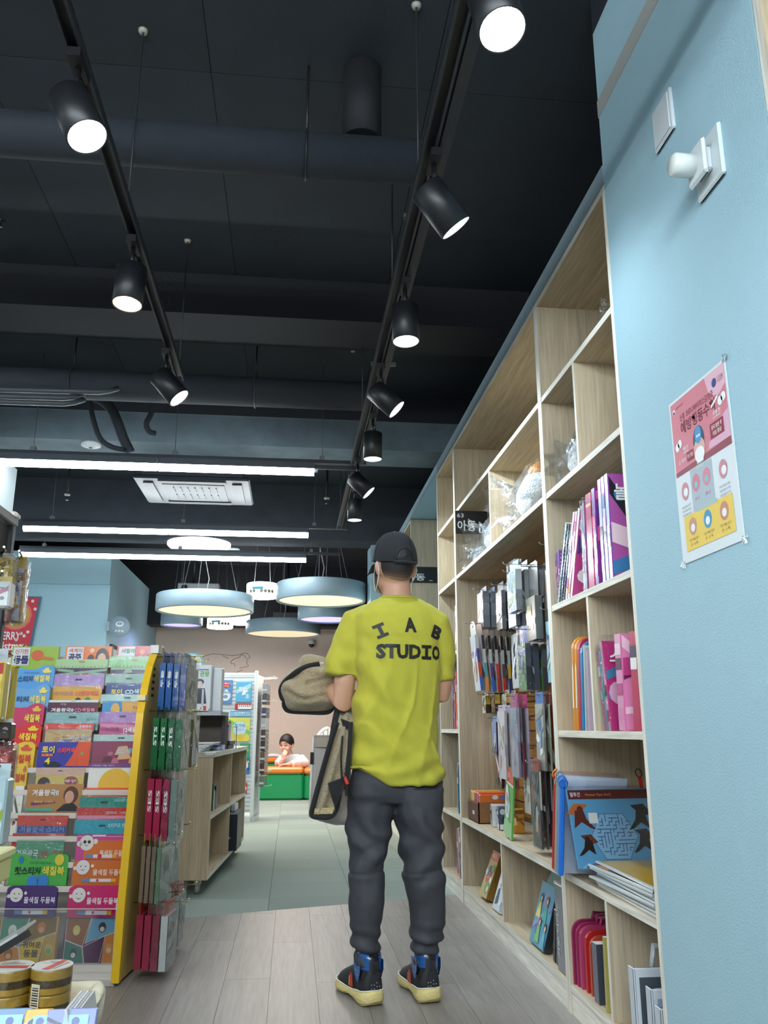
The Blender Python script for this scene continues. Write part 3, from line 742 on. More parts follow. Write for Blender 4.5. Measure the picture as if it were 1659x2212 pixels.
# ================================================================== BOOKCASES
OAK = C(192, 176, 150); EDGE = C(236, 232, 220)
FX = 1.033; BX = 1.363; TH = .024
def bookcase(y0, y1, shelves, dividers, label, ztop=2.83, hooks=False):
    """y0 = near side; shelves = heights of the shelf tops; dividers = (height of the shelf below, height of the shelf above)"""
    e = empty('bookcase', label, 'bookcase', (0, 0, 0), 0, 'oak bookcases along the right wall')
    def board(nm, m, x0, x1, ya, yb, za, zb, front=True):
        cols = [EDGE, OAK, OAK, OAK, OAK, OAK]
        MB().box(x0, x1, ya, yb, za, zb, OAK, cols=cols if front else None).build(nm, m, e)
    for a in (y0, y1-TH): board('side_panel', M_WOODZ, FX, BX, a, a+TH, 0, ztop)
    board('top_panel', M_WOODY, FX, BX, y0+TH, y1-TH, ztop-TH, ztop)
    for z in shelves: board('shelf', M_WOODY, FX+.002, BX, y0+TH, y1-TH, z-TH, z)
    board('plinth', M_WOODY, FX+.004, FX+.022, y0+TH, y1-TH, 0, shelves[-1]-TH)
    ym = (y0+y1)/2
    for a, b in dividers: board('divider', M_WOODZ, FX+.003, BX, ym-TH*.4, ym+TH*.4, a, b-TH)
    MB().box(BX, BX+.012, y0, y1, 0, ztop, OAK).build('back_panel', M_WOODZ, e)
    return e
SH = [2.375, 1.945, 1.475, .988, .476, .10]
bookcase(2.425, 3.285, SH, [(1.945, 2.375), (.988, 1.475), (.10, .476)], 'nearest tall oak bookcase beside the pale blue pillar, holding pink notebooks')
bay2 = bookcase(3.285, 5.237, [2.375, 1.945, .476, .10], [(1.945, 2.375), (.10, .476)], 'wide oak bookcase with hanging toys in its tall middle section')
bookcase(5.237, 5.9, [2.375, 1.945, 1.475, .988, .476, .10], [], 'narrow oak bookcase behind the man\'s right arm')
bookcase(7.28, 9.18, [2.375, 1.945, 1.475, .988, .476, .10], [], 'far oak bookcase past the gap, its plain side towards the viewer')
bookcase(.55, 1.495, [2.375, 1.945, 1.475, .988, .476, .10], [], 'oak bookcase in front of the pillar, only its upright shows at the right edge')
# slatted back of the hanging section
for k in range(18):
    z = .50+k*.08
    MB().box(BX-.018, BX, 3.32, 5.20, z+.006, z+.074, C(190, 132, 62)).build('slat', M_WOODY, bay2)

# ------------------------------------------------------------------ printed art
PASTEL = ['F2B8CF', 'B9A7DA', '8FC7E8', 'F6D36B', 'A9D98E', 'F08A5D', 'E25D7A', 'FFFFFF', '6E62B5', '3F8FD0']
def art(mb, M, x0, x1, y0, y1, cols, seed, n=7, dz=.0004):
    r = random.Random(seed); w = x1-x0; h = y1-y0
    mb.rect(M, x0, x1, y0, y1, C(cols[0]), dz)
    for i in range(n):
        c = C(cols[1+i % (len(cols)-1)]); k = r.random()
        q = dz+.0003*(i+1)
        if k < .4:
            rr = r.uniform(.10, .24)*min(w, h); cx = r.uniform(x0+rr, x1-rr); cy = r.uniform(y0+rr, y1-rr)
            mb.disc(M, cx, cy, rr, c, q, ry=min(rr*r.uniform(.7, 1.4), cy-y0, y1-cy), seg=10)
        elif k < .7:
            a, b = r.uniform(y0, y1), r.uniform(y0, y1); t = r.uniform(.06, .2)*h
            mb.poly(M, [(x0, max(y0, min(y1-t, a))), (x1, max(y0, min(y1-t, b))), (x1, max(y0, min(y1-t, b))+t), (x0, max(y0, min(y1-t, a))+t)], c, q)
        else:
            cx = r.uniform(x0+.2*w, x1-.2*w); cy = r.uniform(y0+.25*h, y1-.25*h); s = r.uniform(.12, .2)
            mb.poly(M, [(cx-s*w, cy-s*h), (cx+s*w*.9, cy-s*h*.7), (cx+s*w*.5, cy+s*h), (cx-s*w*.6, cy+s*h*.8)], c, q)
ORD = ['first', 'second', 'third', 'fourth', 'fifth', 'sixth', 'seventh', 'eighth', 'ninth', 'tenth', 'eleventh', 'twelfth', 'thirteenth']

def book(nm, label, cat, group, Yn, z0, h, t, w=.20, lean=0.0, X0=None, spine='FFFFFF', cover='E0609A', page='F4F2EC', m=None, spiral=None, title=None, tcol='FFFFFF', rnd_top=False, seed=0, cols=None, yaw=0.0, film=False):
    """a book standing with its spine to the aisle; Yn = the side nearer the viewer at the foot; lean > 0 tips its top towards the viewer"""
    e = empty(nm, label, cat, (X0 if X0 else 1.05, Yn, z0+.001), 0, group)
    e.rotation_euler = (radians(lean), 0, radians(yaw))
    m = m or M_GLOSS
    mb = MB()
    sp, cv = C(spine), C(cover)
    if rnd_top:
        r = min(.045, h*.2)
        pr = [(0, 0), (w, 0), (w, h-r)]+[(w-r+r*cos(a), h-r+r*sin(a)) for a in (pi/8, pi/4, 3*pi/8)]+[(w-r, h), (r, h)]+[(r+r*cos(a), h-r+r*sin(a)) for a in (5*pi/8, 3*pi/4, 7*pi/8)]+[(0, h-r)]
        mb.prism(pr, plane((0, t, 0), (1, 0, 0), UP), t, cv, side=sp)
    else:
        mb.box(0, w, 0, t, 0, h, cv, cols=[sp, C(page), cv, cv, C(page), C(page)])
    mb.build('cover_boards', m, e)
    if t > .006 and not rnd_top:
        MB().box(.004, w-.003, .0025, t-.0025, h-.004, h+.0005, C(page)).build('pages', M_PAPER, e)
    if spiral:
        mb = MB()
        for k in range(int(h/.016)):
            z = .012+k*.016
            mb.tube([(-.002+.007*cos(a), t/2+(t/2+.003)*sin(a), z) for a in [2*pi*q/7 for q in range(8)]], .0011, C(spiral), 4)
        mb.build('spiral_binding', M_CHROME, e)
    if title or cols:
        mb = MB(); Mf = plane((0, -.0006, 0), (1, 0, 0), UP)
        if cols: art(mb, Mf, .004, w-.004, .004, h-.004, cols, seed, 8)
        if title: mb.text(Mf, title, .02, w-.02, h*.74, h*.9, C(tcol), .004, .02)
        Ms = plane((-.0006, t, 0), (0, -1, 0), UP)
        if t > .012 and not rnd_top:
            r = random.Random(seed+5)
            for k in range(4):
                a = r.uniform(.05, .8)*h; mb.rect(Ms, .001, t-.001, a, a+h*.12, C((cols or [spine, cover])[k % len(cols or [1, 1])]), .0002*(k+1))
        mb.build('cover_print', M_GLOSS, e)
    if film: MB().box(-.003, w+.003, -.004, t+.003, 0, h+.02, (1, 1, 1, 1)).build('film_sleeve', M_FILM, e)
    return e
def Yx(px, py=1400, X=1.05): return at_x(px, py, X).y

PK = ['E4579B', 'F6B6D4', 'B58AD6', '7EC4E0', 'FFFFFF', 'F5D26A', '4B3F72']
G = 'notebooks on the third shelf of the nearest bookcase'
z = 1.475
for k, (yn, h, sp, cv) in enumerate([(3.245, .21, '9D7CC0', 'A85AA0'), (3.230, .215, '8E74B8', '9C3C8E'), (3.214, .22, 'A27CC4', '8A5BB0')]):
    book('notebook', 'thin purple notebook at the far end of the third shelf, %s from the bookcase upright' % ORD[k], 'notebook', G, yn, z, h, .014, .19, 0, 1.06, sp, cv, cols=['A14FA0', 'B58AD6', 'F6B6D4'], seed=k)
for k, (yn, h, sp, cv, spi) in enumerate([(3.215, .33, 'E8EEF0', '2F7F86', 'DDE4E8'), (3.180, .32, '454A58', '3A3F66', 'AEB6BE'), (3.150, .31, '2C2F3A', '35408A', '9AA2AA')]):
    book('spiral_notebook', ['white edged spiral notebook with a teal back leaning on the third shelf', 'dark grey spiral notebook leaning behind the teal one', 'black and blue spiral notebook leaning next to the pink ones'][k], 'notebook', G, yn, z, h, .016, .2, 27, 1.05, sp, cv, spiral=spi, cols=['2F7F86', '6FB7C0', 'E6F2F2'] if k == 0 else ['35408A', '8FA0D0', 'E8E8F8'], seed=k+3)
for k, (yn, h) in enumerate([(3.115, .345), (3.085, .34), (3.055, .345)]):
    book('picture_book', ['pink book with a glossy white spine leaning, farthest of three', 'pink book with a glossy white spine leaning, middle of three', 'pink book with a glossy white spine leaning, nearest of three and showing its cover'][k], 'book', G, yn, z, h, .02, .2, 25, 1.05, 'F0E6F4', 'CE4E94', cols=['CE4E94', 'F2C14E', '5B4A8A', 'FFFFFF'], seed=k+9)
for k, (yn, h) in enumerate([(2.90, .32), (2.882, .325)]):
    book('activity_book', ['glossy lilac activity book in crinkled film, left of the big magenta one', 'second lilac film-wrapped activity book beside the magenta one'][k], 'book', G, yn, z, h, .017, .2, 3, 1.05, 'D9D2E6', 'C06AB2', cols=['C06AB2', 'F6B6D4', '7EC4E0'], seed=k+20, film=True)
book('activity_book', 'thick magenta activity book with a purple top band', 'book', G, 2.808, z, .345, .055, .2, 3, 1.05, 'B8185E', 'C4206A', cols=['C4206A', '7A4BB0', 'F2C14E', 'C4206A', 'D23A80'], seed=31)
book('activity_book', 'narrow violet activity book right of the magenta one', 'book', G, 2.765, z, .35, .03, .2, 2, 1.05, '7A4BA0', '8A3A90', cols=['8A3A90', '5B3A8A', 'E25D9A'], seed=33)
for k in range(3):
    book('cartoon_book', ['shiny white-spined cartoon book, left of the three beside the pillar', 'shiny white-spined cartoon book, middle of the three beside the pillar', 'front cartoon book with a pink and black cover beside the pillar'][k], 'book', G, 2.70-.033*k, z, .365, .026, .2, 1.5, 1.05, 'C8D2EC', '8E4FA8', cols=['B05AA8', '20242E', 'F2D6E6', '3E7FB8', 'F5D26A'], seed=40+k, title='놀이북' if k == 2 else None)
z = .988
G = 'thin boards and books on the fourth shelf of the nearest bookcase'
for k, (yn, sp, cv, h) in enumerate([(3.10, 'D98A1E', 'E8981F', .345), (3.065, 'D98A1E', 'E8981F', .34), (3.035, 'B02A44', 'C2304C', .335), (3.005, '2272A8', '2C84BE', .32), (2.98, 'B8C2C0', 'C8D0CE', .30), (2.965, '8E9A96', 'AEB8B4', .29), (2.95, 'C0A8C0', 'CBB6CC', .28)]):
    lab = ['orange board book with a round top, farther of two', 'orange board book with a round top, nearer of two', 'crimson board book leaning between the orange and blue ones', 'blue board book leaning beside the crimson one', 'pale grey thin folder beside the blue board', 'grey green thin folder at the divider', 'lilac thin folder touching the divider'][k]
    e = book('board_book', lab, 'book', G, yn, z, h, .022 if k < 4 else .01, .19, 5, 1.05, sp, cv, rnd_top=k < 4, m=M_PLASTIC)
    if k < 2:
        mb = MB(); Ms = plane((-.0006, .022, 0), (0, -1, 0), UP); mb.rect(Ms, .004, .018, .08, .22, C('F4EEE0'), 0); mb.poly(Ms, [(.003, .22), (.019, .22), (.011, .25)], C('F4EEE0'), .0003); mb.build('spine_print', M_PAPER, e)
for k, (yn, h, sp, cv, ln) in enumerate([(2.775, .27, 'C84A8E', '8FD0E0', -8), (2.74, .30, 'EFA6CC', 'D0488C', -7), (2.62, .305, 'E89CC4', 'E27CB4', 2), (2.50, .30, 'C83A66', 'D85A8A', 3)]):
    lab = ['thin pink and turquoise set leaning left on the fourth shelf', 'pink film-wrapped sticker book with star drawings', 'thick pink zebra-edged book in the middle of the right cell', 'pink striped book nearest the pillar on the fourth shelf'][k]
    book('sticker_book', lab, 'book', G, yn, z, h, .02 if k < 2 else .05, .2, ln, 1.05, sp, cv, cols=[['8FD0E0', 'C84A8E', 'D8F0F4'], ['C8387E', '3C8EB4', 'F6C6DE', '6A3A2E'], ['E890BE', '6A2A4E', 'F8D8E8', 'C24A8A'], ['E07AAE', 'B83A5E', 'FFFFFF', '4A3A6A']][k], seed=60+k, title=['', '스티커', '', '놀이'][k] or None, film=k < 2)
# pouches and folders on the fifth shelf, sticking out over its edge
z = .476
def zip_file(yn, col, clear, label, h=.33, lean=4, X0=.985, ring=None):
    e = empty('zipper_file', label, 'file', (X0, yn, z+.012), 0, 'zipper files on the fifth shelf')
    e.rotation_euler = (radians(lean), radians(3), 0)
    MB().bbox(.0, .016, -.006, .008, 0, h, C(col), .003).build('zipper_strip', M_PLASTIC, e)
    MB().box(.016, .26, 0, .003, .004, h-.006, C(clear)).build('pocket', M_FILM if clear == 'FFFFFF' else M_GLOSS, e)
    MB().tube([(.008+.016*cos(a), -.006, h-.02+.016*sin(a)) for a in [2*pi*q/14 for q in range(15)]], .0025, C(ring or col), 6).build('pull_ring', M_PLASTIC, e)
for k, (yn, col, clr, lab) in enumerate([(3.26, 'C81E1E', 'C8A090', 'red zipper file, outermost at the bookcase upright'), (3.235, 'B41A1A', 'C0C4B8', 'second red zipper file behind the outermost one'), (3.205, '9AA89A', 'B8C4BC', 'grey green zipper file between the red and blue ones'), (3.185, '8E9E92', 'FFFFFF', 'pale zipper file with a clear pocket'), (3.15, '6E8FC8', 'C8D4EC', 'lavender blue zipper file'), (3.115, '1E6ED0', 'FFFFFF', 'bright blue zipper file nearest the maze pouch')]):
    zip_file(yn, col, clr, lab, h=.36-.012*(k % 3), X0=.985-.004*k, ring='D09018' if k == 0 else None)
e = empty('maze_pouch', 'clear pouch with a blue maze puzzle sheet and dark creatures, under a brown band', 'pouch', (1.00, 3.00, .525))
e.rotation_euler = (radians(-17), 0, radians(4))
PW, PH = .325, .27
MB().bbox(0, PW, 0, .012, 0, PH, C(96, 160, 204), .003).build('sheet_stack', M_GLOSS, e)
mb = MB(); Mf = plane((0, -.0006, 0), (1, 0, 0), UP)
mb.rect(Mf, .004, PW-.004, PH-.036, PH-.004, C(92, 34, 38), .0003); mb.text(Mf, '말투건', .012, .05, PH-.028, PH-.012, C(220, 214, 214), .0006, .02); mb.text(Mf, 'Monster Maze 46x32', .07, .17, PH-.025, PH-.016, C(206, 160, 90), .0006)
hx = [(.155+.088*cos(a), .105+.088*sin(a)) for a in [pi/3*q for q in range(6)]]
mb.poly(Mf, hx, C(132, 182, 220), .0004)
r = random.Random(4)
def wall(x0, y0, x1, y1):
    t = .0011
    if abs(x1-x0) > abs(y1-y0): mb.rect(Mf, min(x0, x1), max(x0, x1), y0-t, y0+t, C(40, 44, 96), .0007)
    else: mb.rect(Mf, x0-t, x0+t, min(y0, y1), max(y0, y1), C(40, 44, 96), .0007)
for i in range(-6, 7):
    for j in range(-6, 7):
        x, y = .155+i*.0125, .105+j*.0125
        if sqrt((x-.155)**2+(y-.105)**2) < .072:
            if r.random() < .5: wall(x, y, x+.0125, y)
            else: wall(x, y, x, y+.0125)
for q in range(6):
    a, b = hx[q], hx[(q+1) % 6]; n = 12
    for k in range(n):
        p = (a[0]+(b[0]-a[0])*k/n, a[1]+(b[1]-a[1])*k/n); mb.disc(Mf, p[0], p[1], .002, C(40, 44, 96), .0008, seg=5)
def beast(cx, cy, s, c1, c2, fl=1):
    mb.poly(Mf, [(cx-fl*.05*s, cy+.02*s), (cx-fl*.02*s, cy+.055*s), (cx+fl*.03*s, cy+.05*s), (cx+fl*.01*s, cy+.03*s), (cx, cy+.01*s)], C(c2), .0008)
    mb.poly(Mf, [(cx-fl*.02*s, cy+.03*s), (cx+fl*.012*s, cy+.03*s), (cx+fl*.02*s, cy), (cx+fl*.05*s, cy-.035*s), (cx+fl*.03*s, cy-.03*s), (cx, cy-.01*s), (cx-fl*.03*s, cy-.03*s), (cx-fl*.025*s, cy)], C(c1), .001)
    mb.disc(Mf, cx, cy+.034*s, .012*s, C(c1), .0011, seg=8)
beast(.04, .165, 1.0, '5A2A26', 'B8683A'); beast(.05, .07, .8, '2A1E1E', '6A3A2E', -1); beast(.265, .16, 1.0, '1E2028', '2A2C36', -1); beast(.262, .08, .9, '23242C', '30323C', -1)
mb.rect(Mf, .068, .102, .150, .186, C(226, 230, 226), .0016)
mb.build('printed_sheet', M_GLOSS, e)
MB().box(-.004, PW+.004, -.004, .016, -.004, PH+.008, (1, 1, 1, 1)).build('film_pouch', M_SHEET, e)
mb = MB(); mb.tube([(PW-.03+.012*cos(a), .0, PH+.055+.015*sin(a)) for a in [2*pi*q/14 for q in range(15)]], .002, C(30, 26, 26), 6); mb.box(PW-.036, PW-.024, -.002, .002, PH+.0, PH+.042, C(200, 34, 34)); mb.build('zip_pull', M_PLASTIC, e)
GF = 'flat clear folders piled on the fifth shelf'
for k in range(9):
    yy = 2.47+.004*k; d = .36-.012*k if k < 7 else .3
    e = empty('clear_folder', ['clear plastic folder at the very bottom of the flat pile', 'second lowest clear folder of the flat pile', 'third lowest clear folder of the flat pile', 'fourth clear folder from the bottom of the flat pile', 'middle clear folder of the flat pile, slightly turned', 'fourth clear folder from the top of the flat pile', 'third clear folder from the top of the flat pile', 'orange and black printed folder on the flat pile', 'yellow-edged folder right under the maze pouch'][k], 'folder', (1.045+.004*((k*7) % 3), yy, .4775+.0085*k), radians(((k*5) % 4)-1.5), GF)
    c = C(['C8D0D2', 'B8C4C8', 'D6DCDC', 'BEC8CC', 'D0D8DA', 'B4BEC2', 'C8D2D4', '6A4A34', 'C8A020'][k])
    MB().box(0, .29, 0, .5, 0, .006, c).build('sheet', M_GLOSS, e)
    MB().box(-.003, .006, 0, .5, 0, .0065, C(226, 232, 234)).build('folded_edge', M_SHEET if k < 0 else M_GLOSS, e)
    if k == 7:
        mb = MB(); art(mb, plane((0, 0, .0062), (1, 0, 0), (0, 1, 0)), .01, .28, .01, .49, ['3A2A22', 'C8843A', 'E8E0D0', '20242A'], 5, 10); mb.build('cover_print', M_GLOSS, e)
# bottom cells of the nearest bookcase
z = .10
for k, (yn, col, h, t) in enumerate([(3.245, '8E1C4E', .215, .014), (3.215, '9C2458', .21, .014), (3.185, 'B03A66', .205, .02), (3.14, 'B81E1E', .20, .016), (3.105, 'B84A34', .19, .014)]):
    lab = ['dark magenta plastic case with a round top, at the upright', 'magenta plastic case with a round top, second from the upright', 'rose plastic case with a round top, third from the upright', 'red plastic case with a round top', 'brick red plastic case nearest the grey binder'][k]
    e = book('plastic_case', lab, 'case', 'plastic cases in the bottom left cell', yn, z, h, t, .22, 1, 1.045+.004*k, col, col, rnd_top=True, m=M_PLASTIC)
    MB().tube([(.08, t/2, h-.002), (.085, t/2, h+.022), (.15, t/2, h+.022), (.155, t/2, h-.002)], .006, C(col), 8).build('handle', M_PLASTIC, e)
book('binder', 'dark grey binder standing between the red cases and the yellow book', 'binder', None, 3.01, z, .185, .045, .2, 0, 1.05, '6A6E7C', '3E424E', m=M_PLASTIC)
book('thin_book', 'thin yellow green book against the bottom divider', 'book', None, 2.935, z, .225, .016, .2, 2, 1.05, 'A8A04A', 'B8B060')
for k, (yn, h, col, x0) in enumerate([(2.70, .235, 'AEB8C4', 1.045), (2.60, .205, '98A4BC', 1.055), (2.53, .175, '6E9EB8', 1.05)]):
    e = empty('carry_case', ['big clear grey carry case with a handle, in the bottom right cell', 'medium blue-grey carry case behind the small one', 'small blue carry case nearest the pillar'][k], 'case', (x0, yn, z+.001), 0, 'clear carry cases by the pillar')
    MB().bbox(0, .26, -.035, 0, 0, h-.04, C('5A646C' if k == 0 else col), .01).build('case_body', M_GLOSS, e)
    mb = MB(); mb.bbox(-.006, .266, -.04, -.03, 0, h-.035, C(210, 218, 226), .003); mb.bbox(-.006, .0, -.04, .004, 0, h-.035, C(200, 208, 218), .002); mb.build('case_rim', M_PLASTIC, e)
    MB().bbox(.01, .25, -.0405, -.04, .02, h-.06, C('4E565C' if k == 0 else col), .0002).build('front_panel', M_GLOSS, e)
    MB().tube([(.06, -.018, h-.038), (.07, -.018, h+.02), (.2, -.018, h+.02), (.21, -.018, h-.038)], .009, C(204, 212, 220), 8).build('handle', M_PLASTIC, e)
    MB().bbox(.115, .155, -.03, -.006, h-.04, h-.005, C(186, 196, 206), .006).build('latch', M_PLASTIC, e)

# ------------------------------------------------------------------ plush toys in clear bags, sign
def plush(loc, s, label, hair, bodyc='F2F5F8', squash=1.0, bagr=(.82, 1.0, 1.0), spike=True, seed=0, twist=(-.9, .1, -.1)):
    e = empty('bagged_plush', label, 'toy', loc, 0, 'plush toys in clear bags on the upper shelves')
    mb = MB()
    mb.lathe([(.001, 0), (.09*s, .008*s), (.125*s, .07*s), (.12*s, .13*s), (.085*s, .19*s), (.001, .215*s)], C(bodyc), 20, caps=False); mb.build('plush_body', M_FLEECE, e)
    if hair:
        r = random.Random(seed); mb = MB()
        for k in range(9):
            a = r.uniform(0, 2*pi); rr = r.uniform(.0, .06)*s
            mb.lathe([(.001, .05*s), (.03*s, .035*s), (.038*s, 0), (.025*s, -.03*s), (.001, -.04*s)], C(hair), 8, Matrix.Translation((rr*cos(a), rr*sin(a), .205*s)) @ Matrix.Rotation(r.uniform(-.5, .5), 4, 'X'), caps=False)
        mb.build('plush_tuft', M_FLEECE, e)
    # crinkled bag
    r = random.Random(seed+1); R = []; seg = 22
    for i in range(9):
        t = i/8; z_ = t*.27*s; w = sin(pi*min(.97, max(.06, t*.9+.07)))**.55
        R.append([((.155*s*w*(1+.26*noise.noise(Vector((k*.9, i*1.1, seed))))*bagr[0])*cos(2*pi*k/seg), (.155*s*w*(1+.26*noise.noise(Vector((k*.8, i*1.3, seed+5))))*bagr[1])*sin(2*pi*k/seg), z_*bagr[2]) for k in range(seg)])
    mb = MB(); mb.rings(R, (1, 1, 1, 1), True, False)
    mb.build('film_bag', M_BAG, e)
    # gathered neck of the bag
    mb = MB(); R = []
    tv = Vector(twist).normalized()
    a = tv.cross(UP).normalized(); b = tv.cross(a)
    for i in range(6):
        t = i/5; rr = (.05+.05*t)*s*(1 if i else .8)
        cc = Vector((0, 0, .11*s))+tv*(.11+.13*t)*s
        R.append([cc+(rr*(1+.3*((k % 2)*2-1)*t))*(cos(2*pi*k/16)*a+sin(2*pi*k/16)*b) for k in range(16)])
    mb.rings(R, (1, 1, 1, 1), False, False); mb.build('bag_neck', M_BAG, e)
    return e
plush((1.19, 3.06, 1.947), .95, 'white plush sealed in a crinkled bag lying in the nearest bookcase', None, 'EEF2F6', bagr=(.85, 1.0, .95), seed=3, twist=(-.3, .9, .1))
plush((1.185, 3.74, 1.947), 1.15, 'white plush with orange tuft in a big clear bag, right of the sign', 'E0952A', seed=11, twist=(-.75, .75, .02))
plush((1.185, 4.52, 1.947), 1.0, 'white plush with orange tuft in a clear bag just below the 63 sign', 'E0952A', seed=21, twist=(-.6, .8, .05))
plush((1.185, 4.98, 1.947), .72, 'small white plush with an orange beak in a bag, left below the sign', None, seed=31, twist=(-.6, .8, .05))
plush((1.2, 2.60, 2.377), .55, 'orange toy in a bag just peeking over the top shelf', 'E8732A', 'E07A34', seed=41)
plush((1.2, 4.72, 2.377), .5, 'white bagged toy barely peeking over the top shelf of the wide bookcase', None, seed=51)
def black_sign(loc, w, h, small, label):
    e = empty('section_sign', label, 'sign', loc, 0, None)
    MB().bbox(0, w, -.006, 0, 0, h, C(24, 25, 27), .002).build('plate', M_PLASTIC, e)
    mb = MB(); Mf = plane((0, -.0065, 0), (1, 0, 0), UP)
    if small: mb.text(Mf, small, .05*w, .26*w, .70*h, .88*h, WHITE, .0003, .012)
    mb.text(Mf, '아동', .055*w, .64*w, .12*h, .58*h, WHITE, .0003, .022)
    mb.build('lettering', M_PAPER, e)
    return e
a = at_x(983, 1104, FX+.01); 
p0 = at_y(984, 1153, 5.02); p1 = at_y(1052, 1105, 5.02)
black_sign((p0.x, 5.02, p0.z), p1.x-p0.x, p1.z-p0.z, '63', 'black 63 section sign with white Korean letters, under the second shelf')
p0 = at_y(872, 1258, 7.27); p1 = at_y(944, 1225, 7.27)
e = black_sign((p0.x, 7.275, p0.z), p1.x-p0.x, p1.z-p0.z, None, 'black section sign half hidden behind the man\'s cap')
mb = MB(); Mf = plane((0, -.0065, 0), (1, 0, 0), UP); w_ = p1.x-p0.x; h_ = p1.z-p0.z
mb.text(Mf, '64', .1*w_, .33*w_, .72*h_, .92*h_, WHITE, .0003, .012); mb.rect(Mf, .76*w_, .86*w_, .12*h_, .16*h_, WHITE, .0003); mb.build('small_lettering', M_PAPER, e)

# ------------------------------------------------------------------ packs hanging on hooks in the wide bookcase
def pack(M, w, h, t, hh, header, face, sides, label, group, seed=0, title=None, film=False, rnd=False, hidden=False, nm='hanging_pack', cat='toy pack', fcols=None, tcol='FFFFFF'):
    """origin = middle of the header's top edge; x right, y up, z towards the viewer; sides = colours of the edge from top to bottom"""
    e = empty(nm, label, cat, (0, 0, 0), 0, group)
    e.matrix_world = M
    mb = MB()
    n = len(sides); y0 = -h
    for i, c in enumerate(sides):
        ya = -hh-(h-hh)*i/n; yb = -hh-(h-hh)*(i+1)/n
        mb.box(-w/2, w/2, yb, ya, -t, 0, C(c), cols=[C(c), C(c), C(c), C(c), C(sides[-1]), C(face)])
    mb.build('packet', M_GLOSS, e)
    mb = MB()
    if rnd: hp = [(-w/2, -hh), (w/2, -hh), (w/2, -hh*.45)]+[(w*.5*cos(a), -hh*.45+hh*.45*sin(a)) for a in (pi/6, pi/3, pi/2, 2*pi/3, 5*pi/6)]+[(-w/2, -hh*.45)]
    else: hp = [(-w/2, -hh), (w/2, -hh), (w/2, 0), (-w/2, 0)]
    mb.prism(hp, Matrix.Translation((0, 0, -t*.6)), .0015, C(header)); mb.build('header_card', M_GLOSS, e)
    mb = MB(); I = Matrix.Identity(4)
    if not hidden:
        art(mb, I, -w/2+.003, w/2-.003, -h+.003, -hh-.003, fcols or [face, header, 'FFFFFF', sides[0]], seed, 7)
        if title: mb.text(I, title, -w*.4, w*.4, -hh-.3*(h-hh), -hh-.12*(h-hh), C(tcol), .004, .02)
        mb.rect(Matrix.Translation((0, 0, -t*.6+.0016)), -.014, .014, -hh*.45, -hh*.3, C(30, 30, 34), .0001)
        mb.build('cover_print', M_GLOSS, e)
        if film: MB().box(-w/2-.003, w/2+.003, -h-.004, 0, -t-.002, .003, (1, 1, 1, 1)).build('film_bag', M_FILM, e)
    return e
ROWN = {1: 'top', 2: 'second', 3: 'third', 4: 'fourth', 5: 'lowest'}
def hook_stack(row, yc, zt, w, h, t, n, X0, gap, hh, kinds, desc, lean=0.0, rnd=False, film=False, yawd=0.0, title=None):
    MB().tube([(BX-.02, yc, zt-.012), (X0-.035, yc, zt-.012), (X0-.04, yc, zt-.002)], .0028, C(176, 178, 180), 6).build('hook', M_CHROME, bay2)
    for i in range(n):
        k = kinds[i % len(kinds)]
        x = X0+i*(t+gap)
        M = plane((x, yc, zt-.002*i), (0, -1, 0), UP)
        M = M @ Matrix.Rotation(radians(lean*(1-i/max(1, n))), 4, 'X') @ Matrix.Rotation(radians(yawd), 4, 'Y')
        lab = '%s, %s on its hook, %s row' % (desc[0] if isinstance(desc, list) and i == 0 else (desc[1] if isinstance(desc, list) else desc), ORD[i], ROWN[row])
        pack(M, w, h, t, hh, k[0], k[1], k[2], lab, 'packs on the hooks of the wide bookcase', seed=row*50+int(yc*37)+i, rnd=rnd, film=film and i == 0, fcols=k[3] if len(k) > 3 else None, title=title if i == 0 else None)
GY = ['5A5E62', '6E7276', '62666A']
hook_stack(1, 4.80, 1.80, .15, .24, .038, 3, 1.09, .012, .03, [('C8C0CC', 'B8A8CC', GY, ['B9AACB', 'D9B080', 'C0506A', '7FA88A', 'F0EEF4']), ('7EA8CC', '6F9EC8', GY)], ['boxed lavender toy', 'grey-edged toy box'])
hook_stack(1, 4.47, 1.775, .13, .26, .022, 3, 1.12, .012, .05, [('3A3640', '4A3E46', ['56585E', '4A4C52', '5E6066']), ('2A2E3A', '3A3A44', ['3E4046'])], 'dark grey blister pack')
hook_stack(1, 4.20, 1.80, .15, .30, .02, 3, 1.12, .014, .055, [('5E8E8C', '3E78B0', ['8A929A', '6A7078'], ['2F6AA8', '7AA8D0', '6FA848', '8A6A48', 'D8E0E0']), ('6FA0A0', '4A7FA8', ['888E94'])], 'blue and green picture pack')
hook_stack(1, 4.0, 1.80, .16, .25, .03, 3, 1.07, .014, .05, [('8EBEC8', '7EB4D0', ['D0D8DA', '7E868A'], ['84B8D0', 'A8D0DC', 'DCEBF0', '8EC08A']), ('7E868A', '6A7278', ['7A8084'])], ['sky blue film-wrapped pack', 'grey-edged pack behind the sky blue one'], film=True)
hook_stack(1, 3.79, 1.75, .15, .36, .034, 3, 1.10, .012, .16, [('2A2624', '8A8468', ['6E7478', '666C70'], ['6A6A58', 'C8BC90', '4A5A50', 'B0A860', 'DCD8C0']), ('221E20', '5A4A40', ['6A6E72'])], 'olive figure box with a black top')
hook_stack(1, 3.57, 1.81, .13, .30, .03, 3, 1.13, .02, .12, [('2A2220', '6A3A22', ['5E6064', 'A0522A', '3A2A24'], ['7A3E22', '2A2A30', 'C86A2A']), ('1E1C1E', '4A2A1E', ['2E2E32'])], 'black and orange figure pack')
